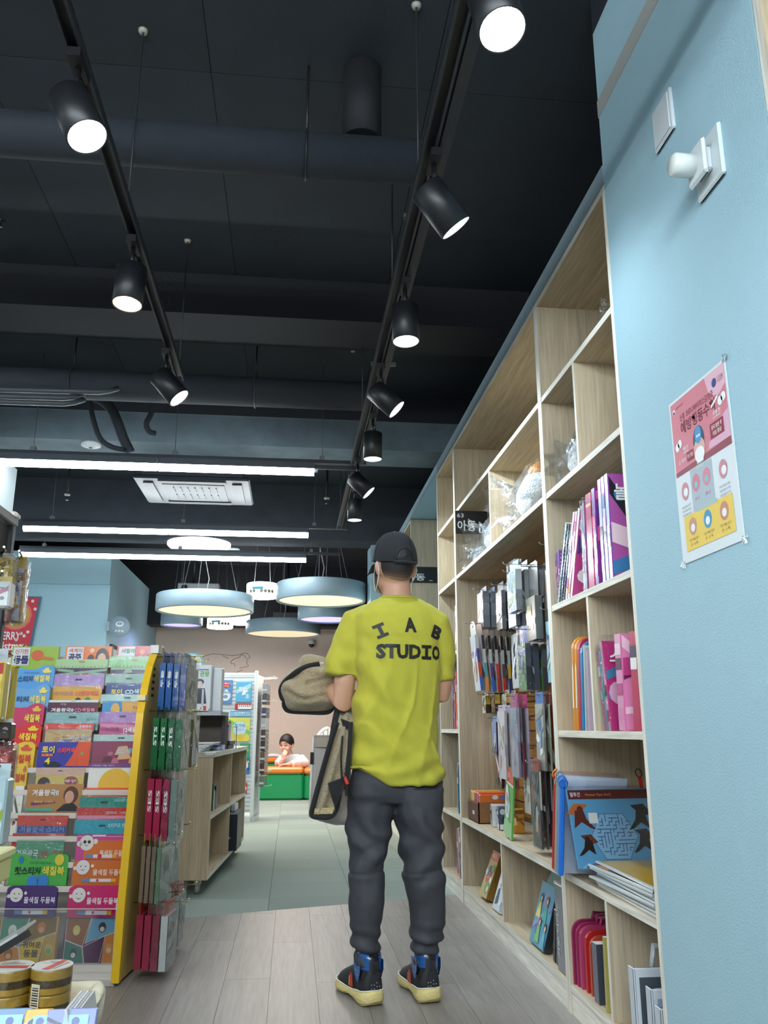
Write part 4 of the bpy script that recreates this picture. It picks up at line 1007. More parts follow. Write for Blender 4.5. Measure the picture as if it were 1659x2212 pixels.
SP2 = [('E8EAEA', 'E8DCD0', ['AEB2B4', '4A3E7A', 'B8402E', '2E5AA0'], ['DCE6EE', 'E0B088', '9A8AD0', 'FFFFFF', 'B05A4E']), ('4A3A3C', 'D8D8D8', ['1E1E22', 'A8ACAE', '3E8A94', 'C87A2E']), ('5A4240', 'D8D8D8', ['1E1E22', 'A8ACAE', '4E3A78', '2E5AA8']), ('2A2022', 'D8D8D8', ['222226', 'A4A8AA', 'B03A34', 'A8302C']), ('3A2A2C', 'D8D8D8', ['1E1E22', '9EA4A6', '4A3C44', 'B8302C']), ('1E3A36', 'D8D8D8', ['1A2A28', '9AA2A2', 'B8962A', '2A3A74']), ('1E3430', 'D8D8D8', ['1A2A28', '949C9C', 'B8962A', 'A86A2E'])]
hook_stack(2, 4.80, 1.60, .14, .40, .016, 7, 1.03, .022, .085, SP2, ['white bubble-top game pack with an orange figure', 'narrow long game pack with a dark top'], lean=5, rnd=True)
hook_stack(2, 4.40, 1.57, .13, .37, .016, 3, 1.18, .02, .085, SP2[4:], 'dark green topped long game pack', rnd=True)
hook_stack(2, 3.94, 1.47, .14, .30, .024, 3, 1.09, .016, .085, [('3A5AA8', '5E9E58', ['5A5E64', '3E4248'], ['6AA85A', '2E4A8E', '9AB0D8', '404A6A', 'D8E0F0']), ('4A6AB0', '5A7EB0', ['4A4E54'])], ['blue and green robot pack in film', 'dark-edged robot pack'], film=True)
hook_stack(2, 3.60, 1.52, .13, .33, .024, 3, 1.13, .016, .06, [('7EC0A8', '6EA8C8', ['4A5058', '6A88A8'], ['84BCC8', '3A4A7A', 'A8D8C8', '5A6A8A', '4A90C8']), ('6EA8A0', '5A88A8', ['4A5056'])], ['mint and blue robot pack', 'dark-edged mint pack'])
for k, yy in enumerate((4.95, 4.80, 4.62)):
    hook_stack(3, yy, 1.20, .085, .12, .03, 2, 1.13+.02*k, .006, .02, [(['E8E4D8', '3A2A1E', 'DADCDC'][k], ['E4E0C8', '6A4A20', 'D8D8D4'][k], ['B89A4A', '3E3226'], [['ECE8DC', '5A6A6A', 'D0A040'], ['4A3420', 'C89030'], ['E0E0DA', 'A0A0A8', 'C8B070']][k])], ['small cream figure box with an emblem', 'small brown figure box', 'small white figure box'][k])
hook_stack(3, 4.27, 1.11, .15, .36, .012, 3, 1.06, .012, .03, [('C8C0D0', 'D8CED6', ['B8B0B8', '9A929A'], ['DCD4DA', 'B8A8C0', 'C8D0D8', 'E0A8B8', 'A8A070'])], 'pale patterned sticker bag')
hook_stack(3, 3.98, 1.155, .13, .38, .010, 3, 1.05, .012, .065, [('D84E98', 'CFC8DC', ['A8A0B8', '8A829A'], ['D4CEDF', 'B8B0D0', 'E8E0F0', 'A8C0D8']), ('B02A5E', 'B8B0C0', ['3A3238', '6A2A2E'])], ['lilac striped bag with a hot pink header', 'thin bag behind the pink header'], film=True)
hook_stack(3, 3.66, 1.15, .12, .33, .008, 7, 1.08, .016, .05, [('2E6AB0', 'A8A8A0', ['8A8E8A', '6E726E']), ('5A2A2A', 'A0A89A', ['98A890', '7E8E78']), ('8A3A1E', 'B0502A', ['9A4624', '8A3E20']), ('2458A0', '8A8E8E', ['6E7272', '5A5E5E'])], 'thin card with a blue header')
hook_stack(4, 4.72, 1.06, .11, .21, .014, 3, 1.13, .012, .03, [('4AA0DA', '7A90B8', ['3A2222', '22201E'], ['7A98C8', '4A4A3A', 'B8A890', 'D8E0E8']), ('3A3A3A', 'A8B0A8', ['4A3A34'])], 'narrow pack with a light blue header')
hook_stack(4, 4.50, 1.05, .12, .22, .014, 2, 1.16, .014, .03, [('3A3434', 'A8C8C4', ['2A3A3A', '5A8A84'], ['B8D0CC', '3A4A4A', 'E8EEEC', '6AA098'])], 'pack with a black and mint swirl')
hook_stack(5, 4.68, .90, .12, .22, .012, 4, 1.14, .016, .03, [('5A2A32', '6A2E3A', ['4A2028', '3A1A20']), ('B8A8B0', 'C87A88', ['8A9AC0', 'C87080'])], 'maroon card pack')
hook_stack(5, 4.12, .86, .11, .26, .006, 6, 1.14, .012, .03, [('C8C0B8', 'D0C8C0', ['4A423C', '6A5A4A']), ('4A3E3A', '8A7A6A', ['3A3430'])], 'slim brown-edged card')
hook_stack(5, 3.70, .865, .13, .36, .008, 7, 1.06, .016, .05, [('B83A2A', '3A3A44', ['C8C8C4', '3A3C44'], ['2E3038', '7A8088', 'C04A3A', 'D8D8D8']), ('8A2A22', '2A2C34', ['2A2C36', '46484E']), ('A86A2A', '24262C', ['6A6E74', '2A2C32'])], ['black and clear card pack with a red header', 'black card pack'], film=True)
# pink printed strip hanging by the upright
tag(MB().box(1.05, 1.13, 3.315, 3.32, .62, 1.16, C(206, 160, 172)).build('printed_strip', M_GLOSS), 'long pale pink printed strip hanging beside the bookcase upright', 'strip')

# ------------------------------------------------------------------ things on the middle shelf of the wide bookcase
z = .476
e = empty('display_carton', 'brown cardboard display carton full of colourful packs', 'box', (1.06, 4.86, z+.001), 0, None)
CB = C(140, 100, 62)
mb = MB(); 
for x0, x1, y0, y1 in ((0, .2, 0, .006), (0, .2, .274, .28), (0, .006, 0, .28), (.194, .2, 0, .28)): mb.box(x0, x1, y0, y1, 0, .112, CB)
mb.box(0, .2, 0, .28, 0, .004, CB); mb.build('tray', mat('cardboard', .85, bump=.5, bscale=60, nvar=.12, nscale=30, stretch=(1, 1, 4)), e)
MB().box(-.0015, 0, .012, .268, .008, .104, C(96, 52, 40)).build('side_label', M_PAPER, e)
MB().box(-.0025, -.0015, .10, .15, .04, .06, C(226, 214, 190)).build('label_print', M_PAPER, e)
gp = 'candy coloured packs in the cardboard carton'
for k in range(9):
    e = empty('candy_pack', 'pack number %s from the near end in the cardboard carton, %s' % (ORD[k], ['orange', 'magenta', 'orange and pink', 'purple', 'pink', 'yellow', 'cream', 'yellow and cream', 'pale orange'][k]), 'pack', (1.07, 4.87+.028*k, z+.008), 0, gp)
    c = ['D8722A', 'C0206A', 'E0702E', '9A3A98', 'C8306E', 'E0A030', 'E8D8A8', 'E4B858', 'E0A868'][k]
    MB().bbox(0, .18, 0, .022, 0, .148+.004*(k % 3), C(c), .004).build('packet', M_GLOSS, e)
    mb = MB(); Mf = plane((0, -.0005, 0), (1, 0, 0), UP); mb.disc(Mf, .09, .132, .018, C(236, 226, 230), .0003, ry=.012); mb.rect(Mf, .12, .16, .118, .142, C(120, 140, 200), .0003); mb.build('cover_print', M_GLOSS, e)
for k, (yy, xx, cols, lab) in enumerate([(4.70, 1.10, ['D8DCE0', '6A7894', 'E8E8E8', '6A2A34'], 'white and grey-blue card box beside the brown carton'), (4.545, 1.10, ['3A4A6A', 'B8C4D0', '1E1E24', 'E8ECEE'], 'dark blue card box beside the white one')]):
    e = empty('card_box', lab, 'box', (xx, yy, z+.001), radians(-8), None)
    MB().bbox(0, .085, 0, .10, 0, .112, C(cols[0]), .002).build('carton', M_GLOSS, e)
    mb = MB(); Mf = plane((0, -.0006, 0), (1, 0, 0), UP); art(mb, Mf, .004, .081, .03, .108, cols, 70+k, 5); mb.rect(Mf, .004, .081, .004, .03, C('E4E8EA'), .0004); mb.text(Mf, '카드', .02, .06, .01, .024, C(60, 70, 100), .001, .01)
    Mf = plane((-.0006, .10, 0), (0, -1, 0), UP); art(mb, Mf, .004, .096, .03, .108, cols, 75+k, 6); mb.rect(Mf, .004, .096, .004, .03, C('E4E8EA'), .0004); mb.build('cover_print', M_GLOSS, e)
e = empty('card_box', 'narrow yellow and brown card box next to the dark blue one', 'box', (1.13, 4.42, z+.001), radians(-10), None)
MB().bbox(0, .07, 0, .07, 0, .115, C('D89A34'), .002).build('carton', M_GLOSS, e)
mb = MB(); art(mb, plane((0, -.0006, 0), (1, 0, 0), UP), .003, .067, .003, .112, ['D8962E', '8A5A28', 'F0D890'], 81, 5); art(mb, plane((-.0006, .07, 0), (0, -1, 0), UP), .003, .067, .003, .112, ['E0B860', 'F4E8C0', 'C08030'], 82, 5); mb.build('cover_print', M_GLOSS, e)
# leaning green game card
e = empty('game_card', 'tall green game card with a white ghost shape and red header', 'toy pack', (1.065, 4.13, z+.002), 0, None)
e.rotation_euler = (radians(9), radians(2), 0)
Mf = plane((0, .15, 0), (0, -1, 0), UP)
MB().prism([(0, 0), (.15, 0), (.15, .32), (0, .32)], Mf, .008, C('5AA848')).build('card', M_GLOSS, e)
mb = MB(); Mf = plane((-.0088, .15, 0), (0, -1, 0), UP)
mb.rect(Mf, .0, .15, .25, .32, C('D83A28'), .0004); mb.rect(Mf, .0, .15, .242, .252, C('F0ECE4'), .0005)
mb.poly(Mf, [(.02, .1), (.05, .08), (.085, .09), (.1, .15), (.07, .2), (.05, .235), (.02, .235), (.01, .19)], C('EEF4F0'), .0008)
for k in range(4): mb.rect(Mf, .03+.014*k, .036+.014*k, .16-.006*k, .20-.006*k, C('1E2A26'), .0012)
for k in range(2): mb.rect(Mf, .04+.02*k, .047+.02*k, .10, .14, C('2E7A4A'), .0012)
mb.poly(Mf, [(0, .0), (.15, 0), (.15, .08), (.1, .07), (.06, .09), (0, .06)], C('8ACB84'), .0006); mb.text(Mf, '공기', .03, .08, .27, .30, C('F6E8E0'), .0009, .02)
mb.build('cover_print', M_GLOSS, e)

# ------------------------------------------------------------------ bottom cells of the wide bookcase
z = .10
def facing(nm, label, cat, yfar, w, h, t, lean, col, side, zz, X0=1.05):
    """a box showing its cover to the aisle, tipped towards the viewer's right"""
    e = empty(nm, label, cat, (X0, yfar, zz), 0, None)
    e.rotation_euler = (0, radians(lean), 0); e.location.z += t*sin(radians(lean))
    M = plane((0, 0, 0), (0, -1, 0), UP)
    MB().box(0, t, -w, 0, 0, h, C(side), cols=[C(col), C(side), C(side), C(side), C(side), C(side)]).build('carton', M_GLOSS, e)
    return e, plane((-.0008, 0, 0), (0, -1, 0), UP)
e, Mg = facing('game_box', 'orange topped game box leaning in the bottom left cell of the wide bookcase', 'box', 4.86, .17, .24, .05, 22, 'C8B070', '8A6A2E', z+.001)
mb = MB(); art(mb, Mg, .004, .166, .02, .2, ['C8B070', 'F0F0F0', '4A5A9A', 'D84E3A', '6AA85A'], 91, 9); mb.rect(Mg, .0, .17, .19, .24, C('E0542A'), .0008); mb.text(Mg, '메모리', .04, .13, .2, .228, C('FFF4E0'), .004, .02); mb.build('cover_print', M_GLOSS, e)
e, Mg = facing('picture_book', 'white and pale blue picture book leaning on the middle divider at the bottom', 'book', 4.55, .15, .25, .02, 18, 'D8E4F0', 'E4E8EC', z+.001)
mb = MB(); art(mb, Mg, .003, .147, .003, .247, ['D8E4F0', 'F0A8C0', '6A8AC0', 'FFFFFF', '3A3A50'], 93, 9); mb.build('cover_print', M_GLOSS, e)
book('picture_book', 'dark thin book against the bottom divider of the wide bookcase', 'book', None, 4.30, z, .20, .02, .18, 4, 1.06, '24404A', '2A4A54')
e, Mf = facing('sticker_set', 'teal sticker set with four dancing figures leaning in the bottom right cell', 'toy pack', 3.86, .21, .25, .03, 17, '3E8FA0', '2A2C30', z+.001)
MB().prism([(.0, .25), (.21, .25), (.20, .30), (.04, .30)], plane((.02, 0, 0), (0, -1, 0), UP), .003, C('2E7A64')).build('header_card', M_GLOSS, e)
mb = MB(); art(mb, Mf, .003, .207, .003, .247, ['5AA0C0', '8E9AD0', '4AB0A8', '7A5AA8'], 95, 5)
for cx, cy, dr, hr in ((.05, .15, 'E8D870', '2A2224'), (.135, .15, '4AB0A0', '8A3A2A'), (.095, .06, '8AC070', '6A4A30'), (.175, .05, '6AB8D0', '1E1A20')):
    mb.poly(Mf, [(cx-.03, cy-.045), (cx+.03, cy-.045), (cx+.012, cy+.02), (cx-.012, cy+.02)], C(dr), .003); mb.disc(Mf, cx, cy+.036, .019, C(hr), .0034, seg=9); mb.disc(Mf, cx+.002, cy+.031, .012, C('E8C0A8'), .0038, seg=9)
mb.build('cover_print', M_GLOSS, e)
for k in range(2): book('black_case', ['black plastic case leaning behind the teal sticker set', 'second black case between the teal set and the grey box'][k], 'case', 'black cases in the bottom right cell', 3.53-.035*k, z, .2, .022, .2, 12, 1.06, '26282C', '2A2C30', m=M_PLASTIC)
e = empty('grey_box', 'tall grey box with white slanted Korean lettering on its side, at the upright', 'box', (1.045, 3.35, z+.001))
MB().bbox(0, .24, 0, .095, 0, .31, C(104, 112, 122), .003).build('carton', M_GLOSS, e)
MB().box(0, .24, 0, .095, .31, .316, C(206, 212, 214)).build('lid_edge', M_GLOSS, e)
mb = MB(); Mf = plane((-.0006, .05, .05), (0, 0, 1), (0, 1, 0)); mb.text(Mf, '카봇 티라노', 0, .19, .0, .028, C(206, 214, 220), .0003, .02); mb.build('lettering', M_PAPER, e)
tag(MB().tube([(1.3, 3.38, .38), (1.25, 3.36, .42), (1.2, 3.34, .40), (1.13, 3.345, .425)], .02, C(30, 31, 34), 10).build('black_bag', M_FLEECE), 'crumpled black bag lying on top of the tall grey box', 'bag')

# ------------------------------------------------------------------ narrow bookcase: a few books per shelf
for z, items in ((1.475, [(5.40, .30, '241E2A', '3A2A3E', 'dark purple star-printed book on the third shelf of the narrow bookcase'), (5.36, .24, '9A4A6A', '8A3A5A', 'plum book beside the dark star-printed one')]),
                 (.988, [(5.56, .34, '5A4A78', '7A5A8A', 'violet book on the fourth shelf behind the shirt'), (5.50, .31, 'A03A5A', 'B04A6A', 'crimson book on the fourth shelf behind the shirt'), (5.44, .36, 'D8241E', 'E03A2A', 'bright red hanging file with a yellow top behind the shirt'), (5.40, .28, 'C8A02A', 'D8B03A', 'yellow thin book near the red file'), (5.36, .27, '3A6A9A', '4A7AB0', 'blue thin book near the red file'), (5.31, .26, 'E0E0E0', 'F0F0EC', 'white thin book by the upright, near the red file')]),
                 (.476, [(5.44, .30, '2E6A9A', '3A7AAA', 'blue book on the fifth shelf of the narrow bookcase'), (5.37, .27, '4A6A8A', '6A9A5A', 'green and blue picture book on the fifth shelf of the narrow bookcase')]),
                 (.10, [(5.50, .28, 'B83A6A', 'C84A7A', 'pink book, farthest in the bottom of the narrow bookcase'), (5.46, .29, 'D8A8B8', 'E0B0C0', 'pale pink book in the bottom of the narrow bookcase'), (5.42, .27, '8A3A4A', '9A4A5A', 'wine red book in the bottom of the narrow bookcase'), (5.38, .28, '4A7AA8', '5A8AB8', 'blue book in the bottom of the narrow bookcase'), (5.33, .26, 'C8B040', 'D0C060', 'yellow book by the upright, bottom of the narrow bookcase')])):
    for k, (yn, h, sp, cv, lab) in enumerate(items):
        book('thin_book', lab, 'book', 'books in the narrow bookcase', yn, z, h, .03, .2, 3, 1.06, sp, cv, cols=[cv, sp, 'F0E0D0', '6AA0C0'], seed=int(z*100)+k)
# ================================================================== LOW ISLAND BOOKCASE on castors
IR = radians(-3.6)
e = empty('low_bookcase', 'low oak bookcase on castors with open shelves, in the middle of the shop', 'bookcase', (-.486, 5.60, 0), IR, None)
ISL = e
IW, IL, IH = .42, 1.9, .845
OAK2 = C(196, 175, 144)
def iboard(nm, m, x0, x1, y0, y1, z0, z1, col=OAK2, cols=None): return MB().box(x0, x1, y0, y1, z0, z1, col, cols=cols).build(nm, m, e)
ed = [OAK2, EDGE, OAK2, OAK2, OAK2, OAK2]
iboard('end_panel', M_WOODZ, -IW, 0, 0, .024, .09, IH-.03, cols=ed)
iboard('end_panel', M_WOODZ, -IW, 0, IL-.024, IL, .09, IH-.03, cols=ed)
iboard('back_panel', M_WOODZ, -IW, -IW+.02, .024, IL-.024, .09, IH-.03)
iboard('worktop', M_WOODY, -IW-.005, .008, -.006, IL+.006, IH-.03, IH, C(206, 202, 190), [C(206, 202, 190), EDGE, C(190, 184, 170), OAK2, OAK2, C(214, 212, 204)])
iboard('bottom_board', M_WOODY, -IW+.02, 0, .024, IL-.024, .09, .115, cols=ed)
iboard('shelf', M_WOODY, -IW+.02, 0, .024, IL-.024, .44, .464, cols=ed)
iboard('divider', M_WOODZ, -IW+.02, -.003, .95, .968, .464, IH-.03, cols=ed)
iboard('divider', M_WOODZ, -IW+.02, -.003, .95, .968, .115, .44, cols=ed)
for x, y in ((-.07, .09), (-IW+.07, .09), (-.07, IL-.1), (-IW+.07, IL-.1)):
    mb = MB(); mb.lathe([(.001, -.012), (.028, -.012), (.03, 0), (.028, .012), (.001, .012)], C(170, 168, 156), 16, Matrix.Translation((x, y, .031)) @ Matrix.Rotation(pi/2, 4, 'Y')); c_ = mb.build('castor', M_PLASTIC, e)
    MB().box(x-.02, x+.02, y-.02, y+.02, .055, .09, C(190, 188, 180)).build('castor_fork', M_METAL, c_)
tag(MB().bbox(-.05, .014, -.014, .03, -.02, .004, C(226, 224, 214), .005, Matrix.Translation((-.486, 5.60, IH)) @ Matrix.Rotation(IR, 4, 'Z')).build('corner_guard', M_PLASTIC), 'cream plastic corner guard on the low bookcase\'s near corner', 'guard')
def isl(x, y, z): return Matrix.Translation((-.486, 5.60, 0)) @ Matrix.Rotation(IR, 4, 'Z') @ Vector((x, y, z))
def ibox(nm, label, cat, x, y, z, dx, dy, dz, col, group=None, prints=None, rz=0, m=None, r=.003, faces='f', seed=0, title=None):
    p = isl(x, y, z+.0008)
    o = empty(nm, label, cat, p, IR+rz, group)
    MB().bbox(0, dx, 0, dy, 0, dz, C(col), min(r, dz*.3)).build('carton', m or M_GLOSS, o)
    if prints:
        mb = MB(); Mf = plane((0, -.0008, 0), (1, 0, 0), UP); art(mb, Mf, dx*.04, dx*.96, dz*.03, dz*.97, prints, seed, 6)
        if title: mb.text(Mf, title, dx*.15, dx*.85, dz*.7, dz*.88, C(60, 120, 60), .003, .02)
        mb.build('cover_print', M_GLOSS, o)
    return o
# riser with boxes
o = empty('display_riser', 'grey topped display riser with a dark inside on the low bookcase', 'shelf', isl(-.36, .42, IH+.0005), IR)
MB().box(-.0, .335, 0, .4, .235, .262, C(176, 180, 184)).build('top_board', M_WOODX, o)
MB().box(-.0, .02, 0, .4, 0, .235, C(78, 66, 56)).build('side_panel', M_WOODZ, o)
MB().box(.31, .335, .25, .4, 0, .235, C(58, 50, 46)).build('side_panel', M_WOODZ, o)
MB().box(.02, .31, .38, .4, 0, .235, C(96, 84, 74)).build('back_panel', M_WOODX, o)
zr = IH+.263
for k, (x, y, w, lab) in enumerate([(-.255, .44, .15, 'white toy box with a standing soldier drawing and coloured title, on the riser'), (-.10, .50, .06, 'narrow white toy box right behind the soldier box')]):
    o = ibox('toy_box', lab, 'box', x, y, zr, w, .12, .315 if k == 0 else .30, 'E4E8EC', 'white toy boxes on the riser')
    if k == 0:
        mb = MB(); Mf = plane((0, -.001, 0), (1, 0, 0), UP)
        mb.text(Mf, '왕', .012, .055, .235, .275, C(224, 130, 40), .0004, .03); mb.text(Mf, '관왕', .07, .135, .235, .275, C(90, 170, 60), .0004, .03); mb.rect(Mf, .05, .13, .28, .287, C(50, 50, 60), .0004)
        mb.disc(Mf, .072, .2, .03, C(40, 42, 52), .0004, ry=.02); mb.disc(Mf, .072, .185, .02, C(236, 214, 200), .0008); mb.poly(Mf, [(.03, .155), (.11, .155), (.125, .05), (.02, .05)], C(44, 46, 58), .0004); mb.poly(Mf, [(.03, .15), (.055, .15), (.055, .03), (.035, .03)], C(190, 40, 44), .0008); mb.rect(Mf, .09, .105, .03, .15, C(200, 206, 214), .001); mb.disc(Mf, .04, .03, .024, C(190, 200, 210), .001); mb.rect(Mf, .105, .125, .005, .035, C(216, 60, 44), .001)
        mb.build('cover_print', M_GLOSS, o)
p = isl(-.30, .60, zr+.27)
o = empty('round_badge', 'round pale blue badge card with yellow bands above the white toy box', 'sign', p, IR)
Mr = Matrix.Rotation(pi/2, 4, 'X'); MB().lathe([(.001, .004), (.076, .004), (.076, -.004), (.001, -.004)], C(120, 196, 220), 32, Matrix.Translation((.03, .005, .07)) @ Mr, smooth=False, caps=False).build('disc', M_PAPER, o)
mb = MB(); Mf = plane((.03, -.0, .07), (1, 0, 0), UP); mb.disc(Mf, 0, 0, .066, C(226, 240, 244), .0004, seg=24); mb.rect(Mf, -.055, .055, .012, .03, C(240, 210, 80), .0008); mb.text(Mf, '10', -.02, .02, .036, .054, C(70, 110, 180), .001, .02); mb.disc(Mf, 0, -.02, .014, C(240, 200, 80), .001); mb.build('badge_print', M_PAPER, o)
# on the worktop
for k in range(6):
    ibox('magazine', ['white magazine at the bottom of the flat pile on the low bookcase', 'second white magazine in the flat pile', 'third grey magazine in the flat pile', 'fourth white magazine in the flat pile', 'fifth magazine with red print in the flat pile', 'uppermost magazine of the flat pile'][k], 'magazine', -.36+.012*k, .06+.03*k, IH+.0095*k, .27, .30, .009, ['E0E2E2', 'D4D8DA', 'B8BCC0', 'E4E6E6', 'D0D2D2', 'DADCDC'][k], 'magazines lying on the low bookcase', ['D8DCDC', '8A9098', 'C83A34'] if k == 4 else None, rz=radians((k*37) % 7-3))
for k in range(2): ibox('black_tray', ['lower black tray on the magazine end of the low bookcase', 'upper black tray under the pink box'][k], 'tray', -.32+.01*k, .85, IH+.03*k, .30, .32, .028, '1E2024', 'black trays on the low bookcase', m=M_PLASTIC)
ibox('clear_box', 'lilac and pink toy in a clear box on the black trays', 'box', -.15, .86, IH+.06, .13, .12, .12, 'B8A0BC', None, ['C8A8C8', 'E07AA8', '3A3A48', 'E8D8E8'], seed=4)
ibox('blue_box', 'small blue and violet box at the aisle side of the low bookcase', 'box', -.10, .46, IH, .09, .14, .035, '8AA8D0', None, ['8AA8D0', '5A4A9A', 'E8E8F0'], seed=5)
# clear frame
p = isl(-.14, .9, IH)
o = empty('clear_stand', 'empty clear acrylic stand on the low bookcase worktop', 'stand', p, IR)
MB().box(0, .16, .1, .103, .0, .16, (1, 1, 1, 1)).build('panel', M_SHEET, o); mb = MB()
for x0, x1, z0, z1 in ((0, .004, 0, .16), (.156, .16, 0, .16), (0, .16, .156, .16)): mb.box(x0, x1, .098, .105, z0, z1, C(70, 74, 80))
mb.build('frame_edge', M_METAL, o)
# inside the shelves
for k, (y, h, c) in enumerate([(.30, .17, '3E6A4A'), (.335, .13, 'C8B8A0'), (.37, .12, '8A6A5A'), (.42, .15, '2A3A5A'), (.46, .11, '6A7A9A')]):
    ibox('small_book', ['green book on the middle shelf of the low bookcase', 'beige book beside the green one in the low bookcase', 'brown book third in the row on the low shelf', 'navy book fourth in the row on the low shelf', 'grey blue book last in the row on the low shelf'][k], 'book', -.22, y, .464, .19, .028, h, c, 'small books in the low bookcase')
ibox('white_block', 'small white handled block in the far upper cell of the low bookcase', 'block', -.10, 1.08, .464, .06, .05, .07, 'DADCD8')
o = ibox('black_bin', 'black bin with a pale sticker in the low bookcase\'s far lower cell', 'bin', -.19, 1.06, .115, .235, .30, .27, '22262E', None, m=M_PLASTIC)
mb = MB(); Mf = plane((0, -.001, 0), (1, 0, 0), UP); mb.poly(Mf, [(.02, .05), (.1, .03), (.19, .09), (.12, .15), (.05, .14)], C(170, 196, 216), .0004); mb.rect(Mf, .0, .235, .255, .27, C(150, 160, 172), .0004); mb.disc(Mf, .09, .09, .03, C(120, 150, 190), .0008); mb.build('sticker', M_PAPER, o)
for k in range(5): ibox('magazine', ['dark magazine standing in the black bin, leftmost', 'blue grey magazine standing in the black bin, second', 'white magazine standing in the black bin, third', 'brown magazine standing in the black bin, fourth', 'pale magazine standing in the black bin, rightmost'][k], 'magazine', -.18+.042*k, 1.1, .387, .03, .2, .05, ['2A2E34', '7A8694', 'C8CCCC', '6A5A4A', 'B8BEC4'][k], 'magazines standing in the black bin')

# ================================================================== WHITE SLATWALL STAND
SF = 9.62
p = at_f(545, 1777, SF); 
e = empty('slatwall_stand', 'white slatwall stand with wire prongs, behind the low bookcase', 'display stand', (p.x, p.y, 0), -YAW)
SW, SHh, SD = .62, 1.60, .5
MB().box(-SW, -.02, 0, .02, .10, SHh-.02, C(214, 220, 222)).build('backboard', M_PLASTIC, e)
for k in range(34):
    z = .13+k*.043
    MB().box(-SW, -.03, -.010, 0, z, z+.030, C(226, 232, 234)).build('slat', M_PLASTIC, e)
for x in (-.03, -SW-.03): MB().bbox(x, x+.035, -.02, .03, 0, SHh+.02, C(226, 230, 232), .004).build('corner_post', M_PLASTIC, e)
MB().box(-SW, 0, -.012, .025, SHh-.03, SHh, C(226, 230, 232)).build('top_rail', M_PLASTIC, e)
MB().box(-.03, .0, .03, SD, .05, SHh-.02, C(206, 212, 214)).build('side_board', M_PLASTIC, e)
MB().box(-SW, 0, -.02, SD, 0, .06, C(226, 230, 232)).build('base', M_PLASTIC, e)
for k, (z, ys) in enumerate([(1.545, (.1, .25, .4)), (1.28, (.1, .35)), (1.17, (.2,)), (.93, (.1, .3)), (.80, (.2,)), (.52, (.1, .3)), (.36, (.15,))]):
    for yy in ys: MB().tube([(0, yy, z), (.17, yy, z+.01), (.175, yy, z+.025)], .0035, C(222, 224, 224), 6).build('prong', M_METAL, e)
SM = Matrix.Translation((p.x, p.y, 0)) @ Matrix.Rotation(-YAW, 4, 'Z')
def stand_pack(x0, x1, y0, y1, cols, lab, seed, title=None, tcol='FFFFFF', extra=None, off=-.02):
    a = at_f(x0, y1, SF+off); b = at_f(x1, y0, SF+off)
    inv = SM.inverted(); a = inv @ a; b = inv @ b
    o = empty('hanging_pack', lab, 'toy pack', SM @ Vector((a.x, off, a.z)), -YAW, 'packs on the white slatwall stand')
    w = b.x-a.x; h = b.z-a.z
    MB().bbox(0, w, -.008, .006, 0, h, C(cols[0]), .003).build('card', M_GLOSS, o)
    mb = MB(); Mf = plane((0, -.009, 0), (1, 0, 0), UP); art(mb, Mf, .004, w-.004, .004, h-.004, cols, seed, 5)
    if extra: extra(mb, Mf, w, h)
    if title: mb.text(Mf, title, w*.18, w*.82, h*.5, h*.75, C(tcol), .004, .02)
    mb.build('cover_print', M_GLOSS, o)
def drop(mb, M, w, h):
    mb.disc(M, w*.6, h*.33, w*.3, C('E0E8F0'), .003, seg=18); mb.poly(M, [(w*.36, h*.42), (w*.66, h*.62), (w*.84, h*.42)], C('E0E8F0'), .003); mb.disc(M, w*.6, h*.3, w*.15, C('7A9AB8'), .0035, ry=w*.11)
    mb.disc(M, w*.55, h*.79, w*.32, C('C02A5A'), .003, ry=h*.13); mb.text(M, '스퀴시', w*.32, w*.8, h*.8, h*.88, C('F6E6EC'), .004, .02); mb.text(M, '슬라임', w*.34, w*.78, h*.7, h*.77, C('F0C850'), .004, .02)
stand_pack(466, 503, 1468, 1521, ['5A8AC0', '4A6AA8', '6AA0D0'], 'blue card pack with a white drop shape on the white stand', 1, extra=drop)
stand_pack(509, 544, 1472, 1517, ['5AB0DC', 'A8DCF0', 'E8F6FA', '7AC070'], 'sky blue game pack at the upper right of the white stand', 2, '피아노', 'FFFFFF')
def keys(mb, M, w, h):
    mb.rect(M, w*.2, w, h*.1, h*.75, C('F4F4F4'), .003)
    for k in range(6): mb.rect(M, w*(.28+.12*k), w*(.32+.12*k), h*.4, h*.75, C('22242A'), .0036)
stand_pack(507, 544, 1519, 1533, ['C83434', 'B02A2A'], 'red and white toy keyboard on the white stand', 3, extra=keys)
stand_pack(497, 542, 1535, 1548, ['8EC4E4', 'C8E4F4', '5AA0D0'], 'flat light blue pack above the yellow scissors book', 4, '스티커')
def sciss(mb, M, w, h):
    mb.disc(M, w*.55, h*.55, w*.3, C('CDE8F4'), .003, seg=16); mb.text(M, '첫가위', w*.33, w*.78, h*.58, h*.74, C('2A8AC0'), .004, .02); mb.text(M, '오리기', w*.36, w*.74, h*.44, h*.54, C('C06A80'), .004, .01)
    mb.rect(M, w*.02, w*.98, h*.02, h*.22, C('F0DC60'), .003); mb.disc(M, w*.6, h*.18, w*.14, C('E8C83A'), .0035); mb.disc(M, w*.1, h*.75, w*.07, C('7A4A2A'), .0035, ry=h*.12)
stand_pack(490, 541, 1550, 1602, ['E0E060', '7ACB6A', 'D8EC80'], 'yellow first scissors cutting book on the white stand', 6, extra=sciss)
stand_pack(517, 540, 1606, 1638, ['3AA86A', '1E3A34', '7AD08A'], 'green pack below the yellow book, partly behind the low bookcase', 7)
def face_(mb, M, w, h):
    mb.disc(M, w*.35, h*.55, w*.5 if w*.5 < h*.4 else h*.4, C('F4F0E0'), .003); mb.rect(M, w*.05, w*.95, h*.72, h*.84, C('F0CC3A'), .0036)
